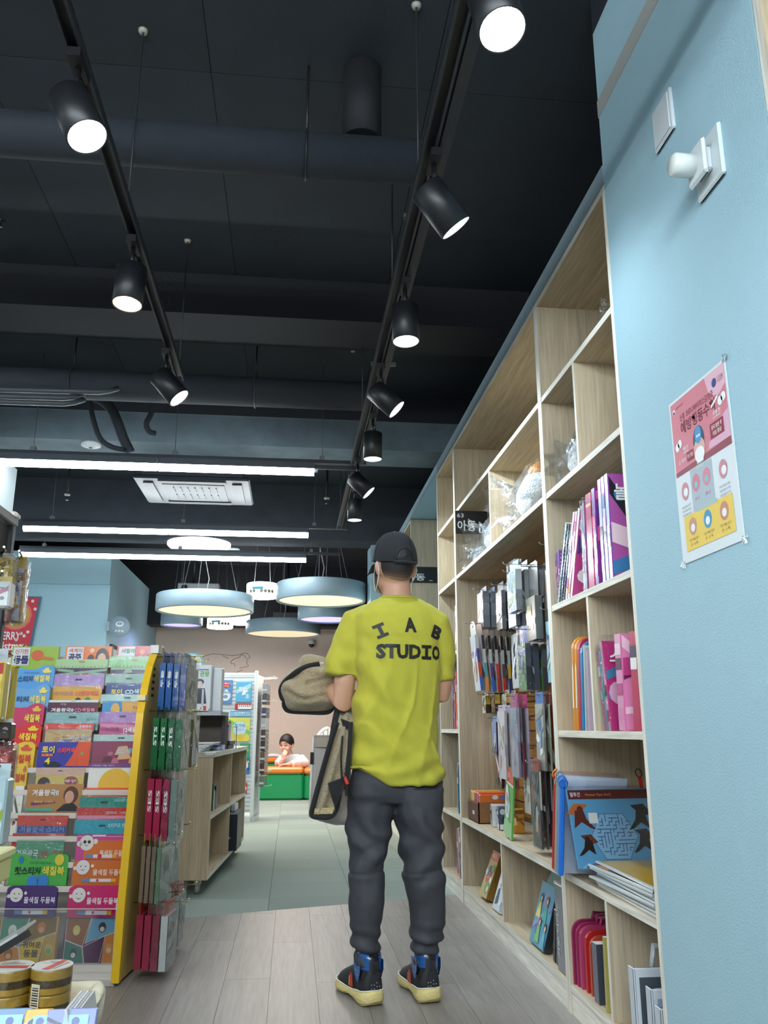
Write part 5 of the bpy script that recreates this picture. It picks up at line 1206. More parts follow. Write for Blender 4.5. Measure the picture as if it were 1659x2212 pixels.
stand_pack(521, 540, 1638, 1672, ['3A7AC0', '2A5A9A', 'E8D040'], 'blue and yellow pack low on the white stand', 8, extra=face_)
stand_pack(517, 534, 1690, 1714, ['E04038', 'F4F0EC', 'C83A34'], 'red and white pack near the foot of the white stand', 9)
for k in range(9):
    z = [1.37, 1.25, 1.1, .98, .86, .74, .62, .5, .36][k]
    M = SM @ Matrix.Translation((.07, .05+.02*(k % 3), z+.12)) @ Matrix.Rotation(pi/2, 4, 'Y') @ Matrix.Rotation(pi/2, 4, 'Z')
    o = empty('hanging_card', ['grey', 'black', 'dark blue', 'silver', 'dark brown', 'black striped', 'brown striped', 'charcoal', 'grey green'][k]+' card hanging on the stand\'s right side, %s from the top' % ORD[k], 'card', SM @ Vector((.05, .06, z)), -YAW, 'cards on the right side of the white stand')
    MB().bbox(0, .05, 0, .3, 0, .115, C(['8A9096', '1E2024', '2A3450', 'A8ACB0', '3A2E2A', '26262A', '5A4A38', '303236', '6A746A'][k]), .003).build('card_stack', M_GLOSS, o)
    MB().box(.0, .05, -.002, .0, .03, .05, C('C8CCCC')).build('price_label', M_PAPER, o)
# ================================================================== YELLOW-EDGED PICTURE BOOK RACK (turned to face the viewer)
R0, F0 = -1.061, 3.693
RK = empty('book_rack', 'stepped white book rack with a yellow curved side panel, full of colouring books', 'rack', RV*R0+FV*F0, -YAW)
RM = Matrix.Translation(RV*R0+FV*F0) @ Matrix.Rotation(-YAW, 4, 'Z'); RI = RM.inverted()
YEL = C(236, 192, 40)
RW = 1.30
prof = [(0, .012), (.006, .15), (.010, .30), (.025, .50), (.045, .68), (.065, .88), (.088, 1.06), (.13, 1.17), (.185, 1.27), (.245, 1.33), (.30, 1.365), (.36, 1.372), (.42, 1.345), (.45, 1.30)]
def rk(b, z, x): return Vector((x, b, z))
for xx in (-.018, -RW-.018):
    mb = MB()
    outline = prof+[(.50, 1.0), (.56, .5), (.60, .012)]
    A = [rk(b, z, xx) for b, z in outline]; B = [rk(b, z, xx+.018) for b, z in outline]
    mb.face(A, C(206, 172, 80)); mb.face(list(reversed(B)), C(206, 176, 96))
    for i in range(len(outline)):
        j = (i+1) % len(outline)
        mb.face([A[i], B[i], B[j], A[j]], YEL if i < 9 else C(226, 226, 222))
    mb.build('side_panel', M_PLASTIC, RK)
    mb = MB()                                       # proud bright edging along the front curve
    for i in range(len(prof)-5):
        (b0, z0), (b1, z1) = prof[i], prof[i+1]
        mb.raw([rk(b0-.012, z0, xx-.010), rk(b0-.012, z0, xx+.022), rk(b0+.016, z0, xx+.022), rk(b0+.016, z0, xx-.010), rk(b1-.012, z1, xx-.010), rk(b1-.012, z1, xx+.022), rk(b1+.016, z1, xx+.022), rk(b1+.016, z1, xx-.010)], [(0, 1, 5, 4), (1, 2, 6, 5), (2, 3, 7, 6), (3, 0, 4, 7), (0, 3, 2, 1), (4, 5, 6, 7)], YEL)
    mb.build('yellow_edging', M_PLASTIC, RK)
mb = MB(); mb.box(-.03, .008, .235, .30, 1.335, 1.372, C(232, 232, 228)); mb.build('edge_cap', M_PLASTIC, RK)
mb = MB(); mb.box(-.031, .0065, .095, .14, 1.115, 1.138, C(236, 226, 190), Matrix.Translation((0, -.018, 0))); mb.build('edge_label', M_PAPER, RK)
MB().box(-RW, -.018, .0, .58, .0, .022, C(196, 194, 190)).build('foot_plate', M_PLASTIC, RK)
MB().box(-RW, -.02, 0.004, .016, .022, .078, C(226, 218, 210)).build('front_plinth', M_PLASTIC, RK)
MB().box(-RW, -.018, .50, .512, .02, 1.34, C(222, 216, 208)).build('back_sheet', M_PLASTIC, RK)
MB().bbox(-.034, -.018, .0, .02, .05, .32, C(232, 226, 216), .004).build('white_post', M_PLASTIC, RK)
for x in (-.08, -RW+.08): MB().lathe([(.001, 0), (.02, 0), (.02, .012), (.001, .012)], C(206, 200, 190), 14, Matrix.Translation((x, .03, 0.0))).build('foot', M_PLASTIC, RK)
def brow(row): return .028+.034*row
TIERS = [(0, 2086, 2.0), (1, 1914, 1), (2, 1862, 1), (3, 1806, 1), (4, 1756, 1), (5, 1706, 1), (6, 1658, 1), (7, 1606, 1), (8, 1566, 1), (9, 1530, 1), (10, 1488, 1), (11, 1462, 1)]
for row, py, _ in TIERS[:7]:
    b = brow(row); zz = (RI @ at_f(100, py, F0+b-.02)).z
    mb = MB(); mb.box(-RW, -.02, b-.026, b-.021, zz-.022, zz, C(228, 218, 208)); mb.box(-RW, -.02, b-.021, b+.06, zz-.10, zz-.095, C(222, 214, 206)); mb.build('tier_shelf', M_PLASTIC, RK)
b = brow(0); zz = (RI @ at_f(100, 1962, F0+b-.025)).z
MB().box(-RW, -.02, b-.030, b-.027, .078, zz, (1, 1, 1, 1)).build('acrylic_front', M_SHEET, RK)
MB().box(-RW, -.02, b-.0305, b-.0265, zz-.003, zz, C(226, 220, 214)).build('acrylic_edge', M_PLASTIC, RK)

def card(x0, x1, yt, yb, row, col, label, head=None, hcol='3FA08E', items=(), shapes=None, top='flat', cat='book', nm='colouring_book', cols=None, seed=0, film=False, thick=.012, off=0.0, spiral=False, hidden=14):
    """a book of the rack: visible box x0..x1, yt..yb in the photo, standing on its tier"""
    f = F0+brow(row)+off
    a = RI @ at_f(x0, yb+hidden, f); b = RI @ at_f(x1, yt, f); v = (RI @ at_f(x0, yb, f)).z
    w = b.x-a.x; h = b.z-a.z; vz = v-a.z
    o = empty(nm, label, cat, RM @ Vector((a.x, brow(row)+off, a.z)), -YAW, 'books and packs on the stepped rack')
    o.rotation_euler = (radians(-4), 0, -YAW)
    M = plane((0, 0, 0), (1, 0, 0), UP)
    if top == 'notch': pr = [(0, 0), (w, 0), (w, h*.9), (w*.97, h*.97), (w*.9, h), (w*.74, h), (w*.67, h*.96), (w*.58, h*.86), (w*.36, h*.86), (w*.28, h*.96), (w*.2, h), (w*.05, h), (0, h*.95)]
    elif top == 'hump': pr = [(0, 0), (w, 0), (w, h*.86), (w*.96, h*.94), (w*.88, h), (w*.74, h), (w*.64, h*.95), (w*.55, h*.86), (w*.3, h*.84), (w*.1, h*.88), (0, h*.9)]
    elif top == 'round': pr = [(0, 0), (w, 0), (w, h*.9), (w*.97, h*.96), (w*.9, h), (w*.1, h), (w*.03, h*.96), (0, h*.9)]
    else: pr = [(0, 0), (w, 0), (w, h), (0, h)]
    back = plane((0, thick, 0), (1, 0, 0), UP)
    MB().prism(pr, back, thick, C(col), side=C('E6E0D8') if top == 'flat' else C(col)).build('cover', M_GLOSS, o)
    mb = MB(); Mp = plane((0, -.0007, 0), (1, 0, 0), UP)
    if cols: art(mb, Mp, .003, w-.003, .003, h*.98 if top == 'flat' else h*.84, cols, seed, 6)
    if head:
        hh = h*head
        MB().prism([(-.002, h-hh), (w+.002, h-hh), (w+.002, h+.002), (-.002, h+.002)], plane((0, .001, 0), (1, 0, 0), UP), .003, C(hcol)).build('header_card', M_GLOSS, o)
        Mh = plane((0, -.0025, 0), (1, 0, 0), UP)
        mb.rect(Mh, w*.45, w*.55, h-hh*.45, h-hh*.3, C('2A2E30'), .0003)
    W = lambda fx: fx*w
    Z = lambda fz: vz+fz*(h-vz)
    if shapes: shapes(mb, Mp, W, Z)
    for (t, fx0, fx1, fz0, fz1, tc, *rest) in items:
        mb.text(Mp, t, W(fx0), W(fx1), Z(fz0), Z(fz1), C(tc), .0034, rest[0] if rest else .02)
    if mb.f: mb.build('cover_print', M_GLOSS, o)
    if spiral:
        mb = MB()
        for k in range(int(w/.018)): mb.tube([(.009+k*.018, thick/2+.009*cos(q), h+.003+.007*sin(q)) for q in [2*pi*i/7 for i in range(8)]], .0012, C('D8DCDC'), 4)
        mb.build('spiral_binding', M_CHROME, o)
    if film: MB().box(-.003, w+.003, -.0055, thick+.002, 0, h+.004, (1, 1, 1, 1)).build('film_sleeve', M_FILM, o)
    return o
def crown(c): return lambda mb, M, W, Z: (mb.poly(M, [(W(.72), Z(.62)), (W(.90), Z(.62)), (W(.95), Z(.74)), (W(.88), Z(.74)), (W(.84), Z(.88)), (W(.77), Z(.86)), (W(.73), Z(.76)), (W(.68), Z(.76))], C(c), .003))
WAT = '물색칠 두들북'
def doodle(c2):
    def fn(mb, M, W, Z):
        mb.disc(M, W(.20), Z(.70), W(.13), C('E6E0DC'), .003, seg=18); mb.disc(M, W(.05), Z(.66), W(.035), C('E6E0DC'), .003); mb.disc(M, W(.38), Z(.76), W(.03), C('E6E0DC'), .003)
        for sx in (-.04, .05): mb.disc(M, W(.20+sx), Z(.74), W(.012), C('3A3238'), .0036)
        mb.poly(M, [(W(.14), Z(.62)), (W(.20), Z(.56)), (W(.26), Z(.62)), (W(.20), Z(.59))], C('3A3238'), .0036)
        mb.rect(M, W(.2), W(.85), Z(.06), Z(.20), C('E4E2E6'), .003); mb.rect(M, W(.2), W(.36), Z(.06), Z(.20), C('6A8ABC'), .0036); mb.rect(M, W(.76), W(.85), Z(.06), Z(.20), C('E0B040'), .0036); mb.disc(M, W(.5), Z(.13), W(.025), C('C83A50'), .004)
    return fn
def tiles(seed, colset):
    def fn(mb, M, W, Z):
        q = [(0, 1, .5, 1, .36, .35, 0, .5), (.5, 1, 1, 1, 1, .68, .4, .42), (1, .68, 1, 0, .76, 0, .80, .6), (.36, .35, .8, .6, .72, 0, .42, 0), (0, .5, .36, .35, .42, 0, 0, 0)]
        for p, c in zip(q, colset):
            pts = [(W(.03+.94*p[i]), Z(.01+.97*p[i+1])) for i in range(0, 8, 2)]
            mb.poly(M, pts, C('F0E6D8'), .0024); cx = sum(a for a, _ in pts)/4; cy = sum(b for _, b in pts)/4
            mb.poly(M, [(cx+(a-cx)*.95, cy+(b-cy)*.95) for a, b in pts], C(c[0]), .003)
            if c[1]: mb.disc(M, cx, cy, W(.07), C(c[1]), .0036, ry=W(.09), seg=12); mb.disc(M, cx, cy-W(.03), W(.045), C(c[2]), .004, seg=10)
    return fn
# ---- bottom pockets
card(-14, 128, 1980, 2084, 0, 'B8803A', 'spiral colouring book with yellow cute animals title, bottom left pocket', items=[('귀여운', .42, .74, .34, .47, '3A2418', .03), ('동물', .46, .70, .15, .30, '3A2418', .03)], shapes=tiles(1, [('5A9A80', 'F0F0EA', 'DADAD0'), ('8A6A2A', 'D87A3A', 'E8A870'), ('C8A040', 'E0B860', '7AB070'), ('E8BE30', None, None), ('D88A3A', 'A8582A', 'E8B070')]), nm='doodle_book')
card(130, 255, 1980, 2082, 0, '6A3A6A', 'spiral colouring book with a plum star panel, bottom right pocket', shapes=tiles(2, [('9A5A30', 'E8D060', 'F0D8B0'), ('7AB0D0', '2A2228', 'F0D8C8'), ('E08A3A', 'E8A050', 'F0D0B0'), ('5A1E50', None, None), ('3E7A6A', '2A4A44', 'D8E0DC')]), nm='doodle_book')
card(8, 124, 1914, 1979, 0, '4A2A6E', 'dark purple water colouring doodle card with a marker pen', items=[(WAT, .36, .98, .42, .64, 'E8E2EC', .02)], shapes=doodle('4A2A6E'), top='round', off=-.006, hidden=2, nm='doodle_card')
card(143, 262, 1914, 1980, 0, 'C82A6A', 'hot pink water colouring doodle card with a marker pen', items=[(WAT, .36, .96, .40, .62, 'F4E6EC', .02)], shapes=doodle('C82A6A'), top='round', off=-.006, hidden=2, nm='doodle_card')
# ---- row 1
def butterfly(mb, M, W, Z):
    mb.disc(M, W(.43), Z(.06), W(.10), C('3A86D0'), .003); mb.disc(M, W(.60), Z(.08), W(.10), C('3A86D0'), .003); mb.disc(M, W(.19), Z(.80), W(.04), C('2A7AB0'), .003, ry=W(.06)); mb.disc(M, W(.85), Z(.80), W(.08), C('E0CC40'), .003, ry=W(.09))
card(14, 148, 1845, 1908, 1, '4EB04A', 'green first sticker colouring book with a scalloped top', items=[('첫스티커', .10, .54, .28, .56, '14301C', .03), ('색칠북', .57, .95, .26, .58, 'E8D84A', .03), ('우리 아이 처음 만나는', .34, .72, .64, .74, '24502A', .0)], shapes=butterfly, top='notch', thick=.02)
card(152, 270, 1859, 1908, 1, 'D0702E', 'orange water colouring doodle card, lower of two', items=[(WAT, .40, .98, .34, .62, 'F4E0D0', .02)], shapes=doodle('x'), top='round', nm='doodle_card')
card(-8, 12, 1875, 1910, 1, 'F0EEE8', 'white card with orange animals at the left picture edge', cols=['F4F2EC', 'D8702E', '8A4A2A'], seed=3, nm='sticker_card')
# ---- row 2
card(30, 138, 1816, 1858, 2, '5AA078', 'green film-wrapped colouring pack with silver lettering, above the scalloped book', items=[('겨울왕국', .02, .48, .10, .55, 'E4ECEC', .02), ('인포 스티커', .52, .98, .14, .5, 'D84A4A', .02)], film=True, nm='colouring_pack')
card(160, 280, 1795, 1856, 2, 'D04A94', 'magenta doodle pack with an orange lower card', items=[(WAT, .46, .98, .10, .32, 'F4E0D0', .02)], shapes=lambda mb, M, W, Z: (mb.rect(M, W(.16), W(1), Z(.0), Z(.66), C('D8702A'), .0016), doodle('x')(mb, M, lambda q: W(.02+q*.9), lambda q: Z(q*.82)), mb.rect(M, W(.3), W(.55), Z(.8), Z(.86), C('F0E0F0'), .003)), nm='doodle_pack')
card(160, 281, 1772, 1796, 2, '22B0C4', 'bright cyan header pack above the magenta doodle pack', items=[('스티커로 완성', .60, .97, .35, .75, 'D8F4F8', .02)], shapes=lambda mb, M, W, Z: mb.rect(M, W(.44), W(.56), Z(.42), Z(.6), C('1A4A54'), .003), film=True, off=.006, hidden=6, nm='header_pack')
# ---- row 3
card(24, 141, 1800, 1815, 3, 'C83A2E', 'dark red header strip pack above the green film-wrapped pack', items=[('색칠공부', .72, .98, .3, .7, 'F0C8C0', .02)], nm='header_pack', off=-.006)
card(34, 146, 1763, 1800, 3, '3A5AA0', 'blue film-wrapped pack with a shiny red header', head=.42, hcol='E0442E', items=[('겨울왕국 스티커', .06, .95, .05, .42, '8AA0D8', .02)], film=True, nm='colouring_pack')
card(164, 282, 1744, 1763, 3, 'D83A32', 'red header pack right under the teal one', items=[('말따라 그리기', .55, .98, .2, .55, 'F4D0CC', .02)], film=True, nm='header_pack', off=-.004)
card(164, 281, 1762, 1774, 3, 'D890A8', 'pale pink strip pack between the red and the cyan headers', items=[('다시쓰는 색칠놀이', .4, .98, .2, .6, 'C06A88', .0)], nm='header_pack', off=-.012)
# ---- row 4
def anna(mb, M, W, Z):
    mb.disc(M, W(.80), Z(.60), W(.13), C('5A3222'), .003, ry=W(.15), seg=16); mb.disc(M, W(.78), Z(.52), W(.085), C('D8A084'), .0034, ry=W(.11), seg=14); mb.poly(M, [(W(.56), Z(.0)), (W(.70), Z(.26)), (W(.86), Z(.30)), (W(.98), Z(.08)), (W(.98), Z(0))], C('241A1C'), .0038)
    mb.rect(M, W(.0), W(.5), Z(0), Z(.10), C('4AB09A'), .003); mb.poly(M, [(W(.10), Z(.22)), (W(.52), Z(.30)), (W(.52), Z(.38)), (W(.10), Z(.32))], C('8A2A6A'), .003)
card(52, 178, 1694, 1752, 4, 'B8824A', 'brown colouring book with a dark-haired figure and white lettering', items=[('겨울왕국II', .10, .58, .56, .80, 'F2F0EC', .03), ('새로운 스티커', .14, .50, .30, .38, 'F0D060', .02)], shapes=anna)
card(170, 285, 1721, 1744, 4, '1E9A86', 'teal header pack with a hang slot, above the red one', items=[('스티커로 완성', .66, .98, .5, .8, 'B8E8DC', .02)], shapes=lambda mb, M, W, Z: mb.rect(M, W(.40), W(.54), Z(.4), Z(.58), C('143A34'), .003), film=True, nm='header_pack')
card(180, 286, 1702, 1716, 4, 'E85A2E', 'thin orange-red header pack over the white shelf strip', items=[('그리기 놀이', .62, .97, .2, .6, 'FAD8C8', .0)], nm='header_pack', off=.008)
card(20, 50, 1698, 1790, 4, 'F0EEE6', 'white sticker sheet of small animals beside the brown book', cols=['F2F0E8', '5A6A58', 'C86A3A', '3A3A3E', 'E8B0A0'], seed=14, nm='sticker_sheet')
# ---- row 5
card(74, 182, 1660, 1696, 5, 'E8C860', 'yellow colouring book with a dark head shape behind the brown one', head=.28, hcol='E8B8A0', shapes=lambda mb, M, W, Z: (mb.disc(M, W(.18), Z(.12), W(.13), C('3A241C'), .003, ry=W(.12), seg=14), mb.disc(M, W(.74), Z(.24), W(.14), C('A83A4A'), .003, ry=W(.10), seg=14)), items=[('예쁜 여자', .62, .86, .16, .34, 'F4E8E0', .02)], film=True)
def rabbitless(mb, M, W, Z):
    mb.rect(M, W(0), W(1), Z(.84), Z(1.0), C('7A4A86'), .003); mb.disc(M, W(.55), Z(.12), W(.33), C('E8B83A'), .003, seg=24); mb.disc(M, W(.97), Z(.44), W(.08), C('3A9A4E'), .003, ry=W(.12))
card(186, 300, 1649, 1704, 5, 'ECEAE4', 'white colouring book with a purple top band and a yellow sun shape', items=[('시작하는 그림 그리기', .06, .5, .88, .95, 'E8D8F0', .0)], shapes=rabbitless)
card(22, 60, 1648, 1700, 5, 'E8C648', 'yellow scalloped sticker book behind the striped sticker sheet', items=[('칠북', .2, .9, .2, .55, 'C8402E', .03)], shapes=crown('D86A4A'), top='hump', thick=.02)
# ---- row 6
card(-30, 76, 1602, 1655, 6, 'F0C83E', 'big yellow scalloped sticker colouring book at the left', items=[('스티커', .16, .50, .14, .46, '3A2A18', .03), ('색칠북', .52, .94, .12, .48, 'D0402E', .03), ('처음 만나는', .22, .64, .56, .66, '8A7020', .0)], shapes=crown('D8583A'), top='hump', thick=.024)
def toy(mb, M, W, Z):
    mb.poly(M, [(W(.76), Z(1)), (W(1), Z(1)), (W(1), Z(0)), (W(.54), Z(0)), (W(.66), Z(.4))], C('E0502A'), .003); mb.disc(M, W(.85), Z(.52), W(.03), C('6AA040'), .0034); mb.disc(M, W(.3), Z(.06), W(.16), C('1E1A30'), .003, ry=W(.06)); mb.rect(M, W(.08), W(.30), Z(.40), Z(.52), C('B8402A'), .003)
card(76, 196, 1603, 1655, 6, '3A34A0', 'purple and orange sticker picture book with a yellow title', items=[('토이', .08, .32, .54, .84, 'F0D83A', .04), ('스토리', .09, .29, .41, .51, 'F0B080', .02), ('4', .16, .26, .08, .36, 'F0D83A', .04), ('스티커색칠', .38, .78, .54, .78, 'E84A4A', .05)], shapes=toy)
card(194, 304, 1601, 1650, 6, '8A3A58', 'maroon CD colouring book with a round badge', cols=['8A3A58', '6A2440', 'D8A888', 'B86A86'], seed=21, items=[('CD 색칠북', .54, 1.0, .44, .7, '9AD0E0', .03)], shapes=lambda mb, M, W, Z: mb.disc(M, W(.9), Z(.08), W(.12), C('E0A048'), .0034))
# ---- row 7
card(-10, 90, 1562, 1606, 7, 'D82E2A', 'red scalloped sticker colouring book', items=[('색칠북', .50, .92, .14, .52, 'F0D83A', .03)], shapes=crown('F0CC3A'), top='hump', thick=.024)
card(94, 198, 1576, 1603, 7, 'D8B070', 'tan film-wrapped drawing pack with a red header', items=[('그리고 따라', .46, .98, .15, .6, 'E8E0E4', .02)], cols=['D8B070', '8A7AA0', 'C8985A'], seed=31, film=True, nm='colouring_pack')
card(95, 202, 1562, 1577, 7, 'E8412E', 'bright red header strip of the tan drawing pack row', items=[('색칠공부', .70, .97, .3, .7, 'F8D0C8', .02)], film=True, nm='header_pack', off=.006, hidden=4)
card(200, 308, 1587, 1602, 7, 'C4DCD6', 'pale mint header pack above the maroon CD book', shapes=lambda mb, M, W, Z: mb.rect(M, W(.5), W(.64), Z(.4), Z(.62), C('2A3A3A'), .003), film=True, nm='header_pack')
# ---- row 8
card(8, 96, 1519, 1566, 8, 'C83860', 'raspberry scalloped sticker colouring book', items=[('색칠북', .50, .92, .12, .50, 'F0DC4A', .03)], shapes=crown('E8B848'), top='hump', thick=.024)
card(96, 213, 1539, 1564, 8, '8FBAB8', 'teal glittery header pack left of the lilac one', shapes=lambda mb, M, W, Z: mb.rect(M, W(.44), W(.58), Z(.5), Z(.68), C('2A3E40'), .003), items=[('몽글이', .78, .96, .25, .5, '4A7A7C', .0)], film=True, nm='header_pack')
card(212, 306, 1560, 1588, 8, 'C8608E', 'rose watercolour paint pack with a twelve colours title', items=[('12색물감', .58, 1.0, .2, .6, 'E8F0F4', .03), ('미라클', .16, .48, .3, .6, '8A3A6A', .02)], cols=['C8608E', 'D888AA', 'B04A7A'], seed=41, nm='paint_pack')
card(212, 308, 1538, 1561, 8, 'B07AC0', 'lilac striped header pack above the rose paint pack', shapes=lambda mb, M, W, Z: mb.rect(M, W(.48), W(.62), Z(.5), Z(.68), C('3A2A44'), .003), film=True, nm='header_pack', off=.008, hidden=4)
# ---- row 9
card(28, 108, 1478, 1528, 9, '6FA8D8', 'light blue scalloped sticker book, lower of two', items=[('티커', .06, .40, .22, .48, '24406A', .03), ('색칠북', .44, .92, .18, .52, 'F0E070', .03)], shapes=crown('F0DC70'), top='hump', thick=.024)
card(102, 211, 1513, 1540, 9, '5A1E3A', 'dark maroon colouring book with white lettering', items=[('겨울왕국II', .06, .52, .06, .40, 'F0ECEE', .03), ('CD색칠북', .54, .96, .06, .40, 'E88A9A', .03), ('색칠', .24, .36, .60, .78, 'D8B8C8', .0)], head=.10, hcol='DCE4E0')
card(218, 312, 1514, 1540, 9, '3A90C8', 'sky blue and gold princess colouring book', shapes=lambda mb, M, W, Z: (mb.poly(M, [(W(.46), Z(1)), (W(1), Z(1)), (W(1), Z(0)), (W(.5), Z(0))], C('D8A040'), .003), mb.disc(M, W(.32), Z(.3), W(.11), C('D8A850'), .0034, ry=W(.14))), items=[('Princess', .74, .99, .25, .6, '8A5A1A', .02)])
card(217, 315, 1500, 1516, 9, 'B8DCD4', 'pale mint glittery header above the sky blue book', shapes=lambda mb, M, W, Z: mb.rect(M, W(.52), W(.66), Z(.45), Z(.65), C('2A3E3C'), .003), film=True, nm='header_pack', off=.006, hidden=4)
# ---- row 10
card(30, 118, 1436, 1482, 10, '5AA0DC', 'light blue scalloped sticker book, upper of two', items=[('스티커', .06, .46, .18, .48, '1E3A60', .03), ('색칠북', .48, .92, .18, .52, 'F0E070', .03), ('처음 만나는', .2, .62, .58, .68, '3A6AA0', .0)], shapes=crown('F0DC70'), top='hump', thick=.024)
card(107, 220, 1482, 1514, 10, 'E0A83A', 'golden watercolour pack with a twelve colours title', items=[('12물감색칠', .50, .94, .35, .68, 'E86A5A', .03), ('아기공룡', .06, .44, .36, .64, 'C890A0', .02)], shapes=lambda mb, M, W, Z: (mb.disc(M, W(.74), Z(.05), W(.06), C('3A8A5A'), .003), mb.disc(M, W(.55), Z(.02), W(.06), C('3A2A24'), .003)), nm='paint_pack')
card(226, 314, 1475, 1502, 10, '2A3C86', 'navy CD colouring book with yellow letters', items=[('토이', .14, .42, .08, .5, 'F0D83A', .04), ('CD색칠', .50, 1.0, .08, .5, 'D8F0F4', .03), ('픽셀', .14, .30, .62, .78, 'A8B8E0', .0)])
card(109, 226, 1457, 1484, 10, 'B48AC8', 'lilac dotted header pack above the golden pack', shapes=lambda mb, M, W, Z: mb.rect(M, W(.46), W(.58), Z(.5), Z(.66), C('3A2A44'), .003), film=True, nm='header_pack', off=.010, hidden=4)
card(226, 318, 1456, 1477, 10, '7FA894', 'grey green header pack above the navy book', shapes=lambda mb, M, W, Z: mb.rect(M, W(.5), W(.64), Z(.45), Z(.62), C('24342E'), .003), film=True, nm='header_pack', off=.010, hidden=4)
# ---- row 11 and top
NIGHT = ['3A1E4E', '5A3A6A', '8AA88A', 'B83A4A', '2A1638']
card(116, 232, 1443, 1459, 11, '3A1E4E', 'dark purple spiral night picture book, left of two', cols=NIGHT, seed=51, spiral=True)
card(236, 326, 1441, 1458, 11, '3A1E4E', 'dark purple spiral night picture book, right of two', cols=NIGHT, seed=52, spiral=True)
card(119, 234, 1424, 1438, 11, 'A8C890', 'light green header pack above the left night book', shapes=lambda mb, M, W, Z: mb.rect(M, W(.44), W(.56), Z(.5), Z(.7), C('C06A4A'), .003), nm='header_pack', off=.014, hidden=5)
card(234, 332, 1418, 1437, 11, '8ACB7A', 'bright green header pack above the right night book', shapes=lambda mb, M, W, Z: mb.rect(M, W(.52), W(.64), Z(.5), Z(.66), C('B85A3A'), .003), film=True, nm='header_pack', off=.014, hidden=5)
def leftpanel(mb, M, W, Z): mb.rect(M, W(.04), W(.40), Z(.06), Z(.94), C('D6D8DA'), .0025)
card(20, 127, 1396, 1440, 12, '9AB83A', 'green animal picture book with an orange creature, top left of the rack', items=[('신기한', .08, .36, .62, .86, 'C8503A', .02), ('동물', .07, .38, .12, .54, '24245A', .05)], shapes=lambda mb, M, W, Z: (leftpanel(mb, M, W, Z), mb.disc(M, W(.56), Z(.56), W(.13), C('D0602E'), .003, ry=W(.11)), mb.poly(M, [(W(.62), Z(.4)), (W(.88), Z(.3)), (W(.92), Z(.42)), (W(.68), Z(.52))], C('C8702E'), .0032)), thick=.02, hidden=8)
card(138, 242, 1396, 1430, 12, 'E8742A', 'orange princess picture book with dark-haired figures, top middle of the rack', items=[('세계의', .08, .36, .60, .86, 'C83A4A', .02), ('공주', .08, .36, .1, .52, '2A2A5A', .05)], shapes=lambda mb, M, W, Z: (leftpanel(mb, M, W, Z), mb.disc(M, W(.80), Z(.30), W(.14), C('2A1C18'), .003, ry=W(.2)), mb.disc(M, W(.80), Z(.2), W(.09), C('E0B090'), .0034, ry=W(.12)), mb.disc(M, W(.56), Z(.18), W(.07), C('2A1C18'), .003, ry=W(.10)), mb.disc(M, W(.58), Z(.72), W(.05), C('F4C8A0'), .003)), thick=.02, hidden=8)
card(250, 352, 1395, 1428, 12, 'C8263A', 'red picture book with balloons, top right of the rack', items=[('샤랄라', .10, .40, .5, .82, '2A6A4A', .03)], shapes=lambda mb, M, W, Z: (leftpanel(mb, M, W, Z), mb.disc(M, W(.56), Z(.6), W(.06), C('E88A6A'), .003), mb.disc(M, W(.72), Z(.2), W(.09), C('3A1E1E'), .003)), thick=.02, hidden=8)

# ---- packs on the rack's right side, hung on outward hooks
def side_pack(b, z, r, w, h, t, col, spine, label, head=None, cols=None, seed=0, film=True, tag_=None, blank=False):
    """pack parallel to the side panel; b = how far back its near edge is, r = how far out from the panel"""
    p = RM @ Vector((r, b, z))
    o = empty('hanging_pack', label, 'pack', p, -YAW, 'packs on the side hooks of the yellow-edged rack')
    o.rotation_euler = (0, 0, -YAW)
    MB().box(-t, 0, 0, w, -h, -.05, C(col), cols=[C(col), C(col), C(spine), C(spine), C(spine), C(spine)]).build('packet', M_GLOSS, o)
    MB().box(-t*.6, -t*.6+.0015, .004, w-.004, -.052, 0, C(head or col)).build('header_card', M_GLOSS, o)
    mb = MB(); Mf = plane((.0008, 0, -h), (0, 1, 0), UP)
    art(mb, Mf, .004, w-.004, .004, h-.054, cols or [col, 'C8CCC8', spine], seed, 6)
    if tag_ and t > .012:
        Me = plane((-t*.5, -.0008, -h*.62), (0, 0, 1), (-1, 0, 0)); mb.text(Me, tag_, 0, h*.3, -t*.25, t*.25, C('E4E8E4'), .0004, .02)
    mb.build('cover_print', M_GLOSS, o)
    if film: MB().box(-t-.001, .003, -.002, w+.002, -h-.004, -.01, (1, 1, 1, 1)).build('film_bag', M_FILM, o)
    return o
def hook_row(z, b, reach):
    MB().tube([(0, b, z), (reach, b, z+.004), (reach+.006, b, z+.016)], .003, C(206, 190, 120), 6).build('hook', M_CHROME, RK)
GL = ['A8B0AC', 'C8D0CC', '7A8A84', 'E0E6E2', '5A6460']
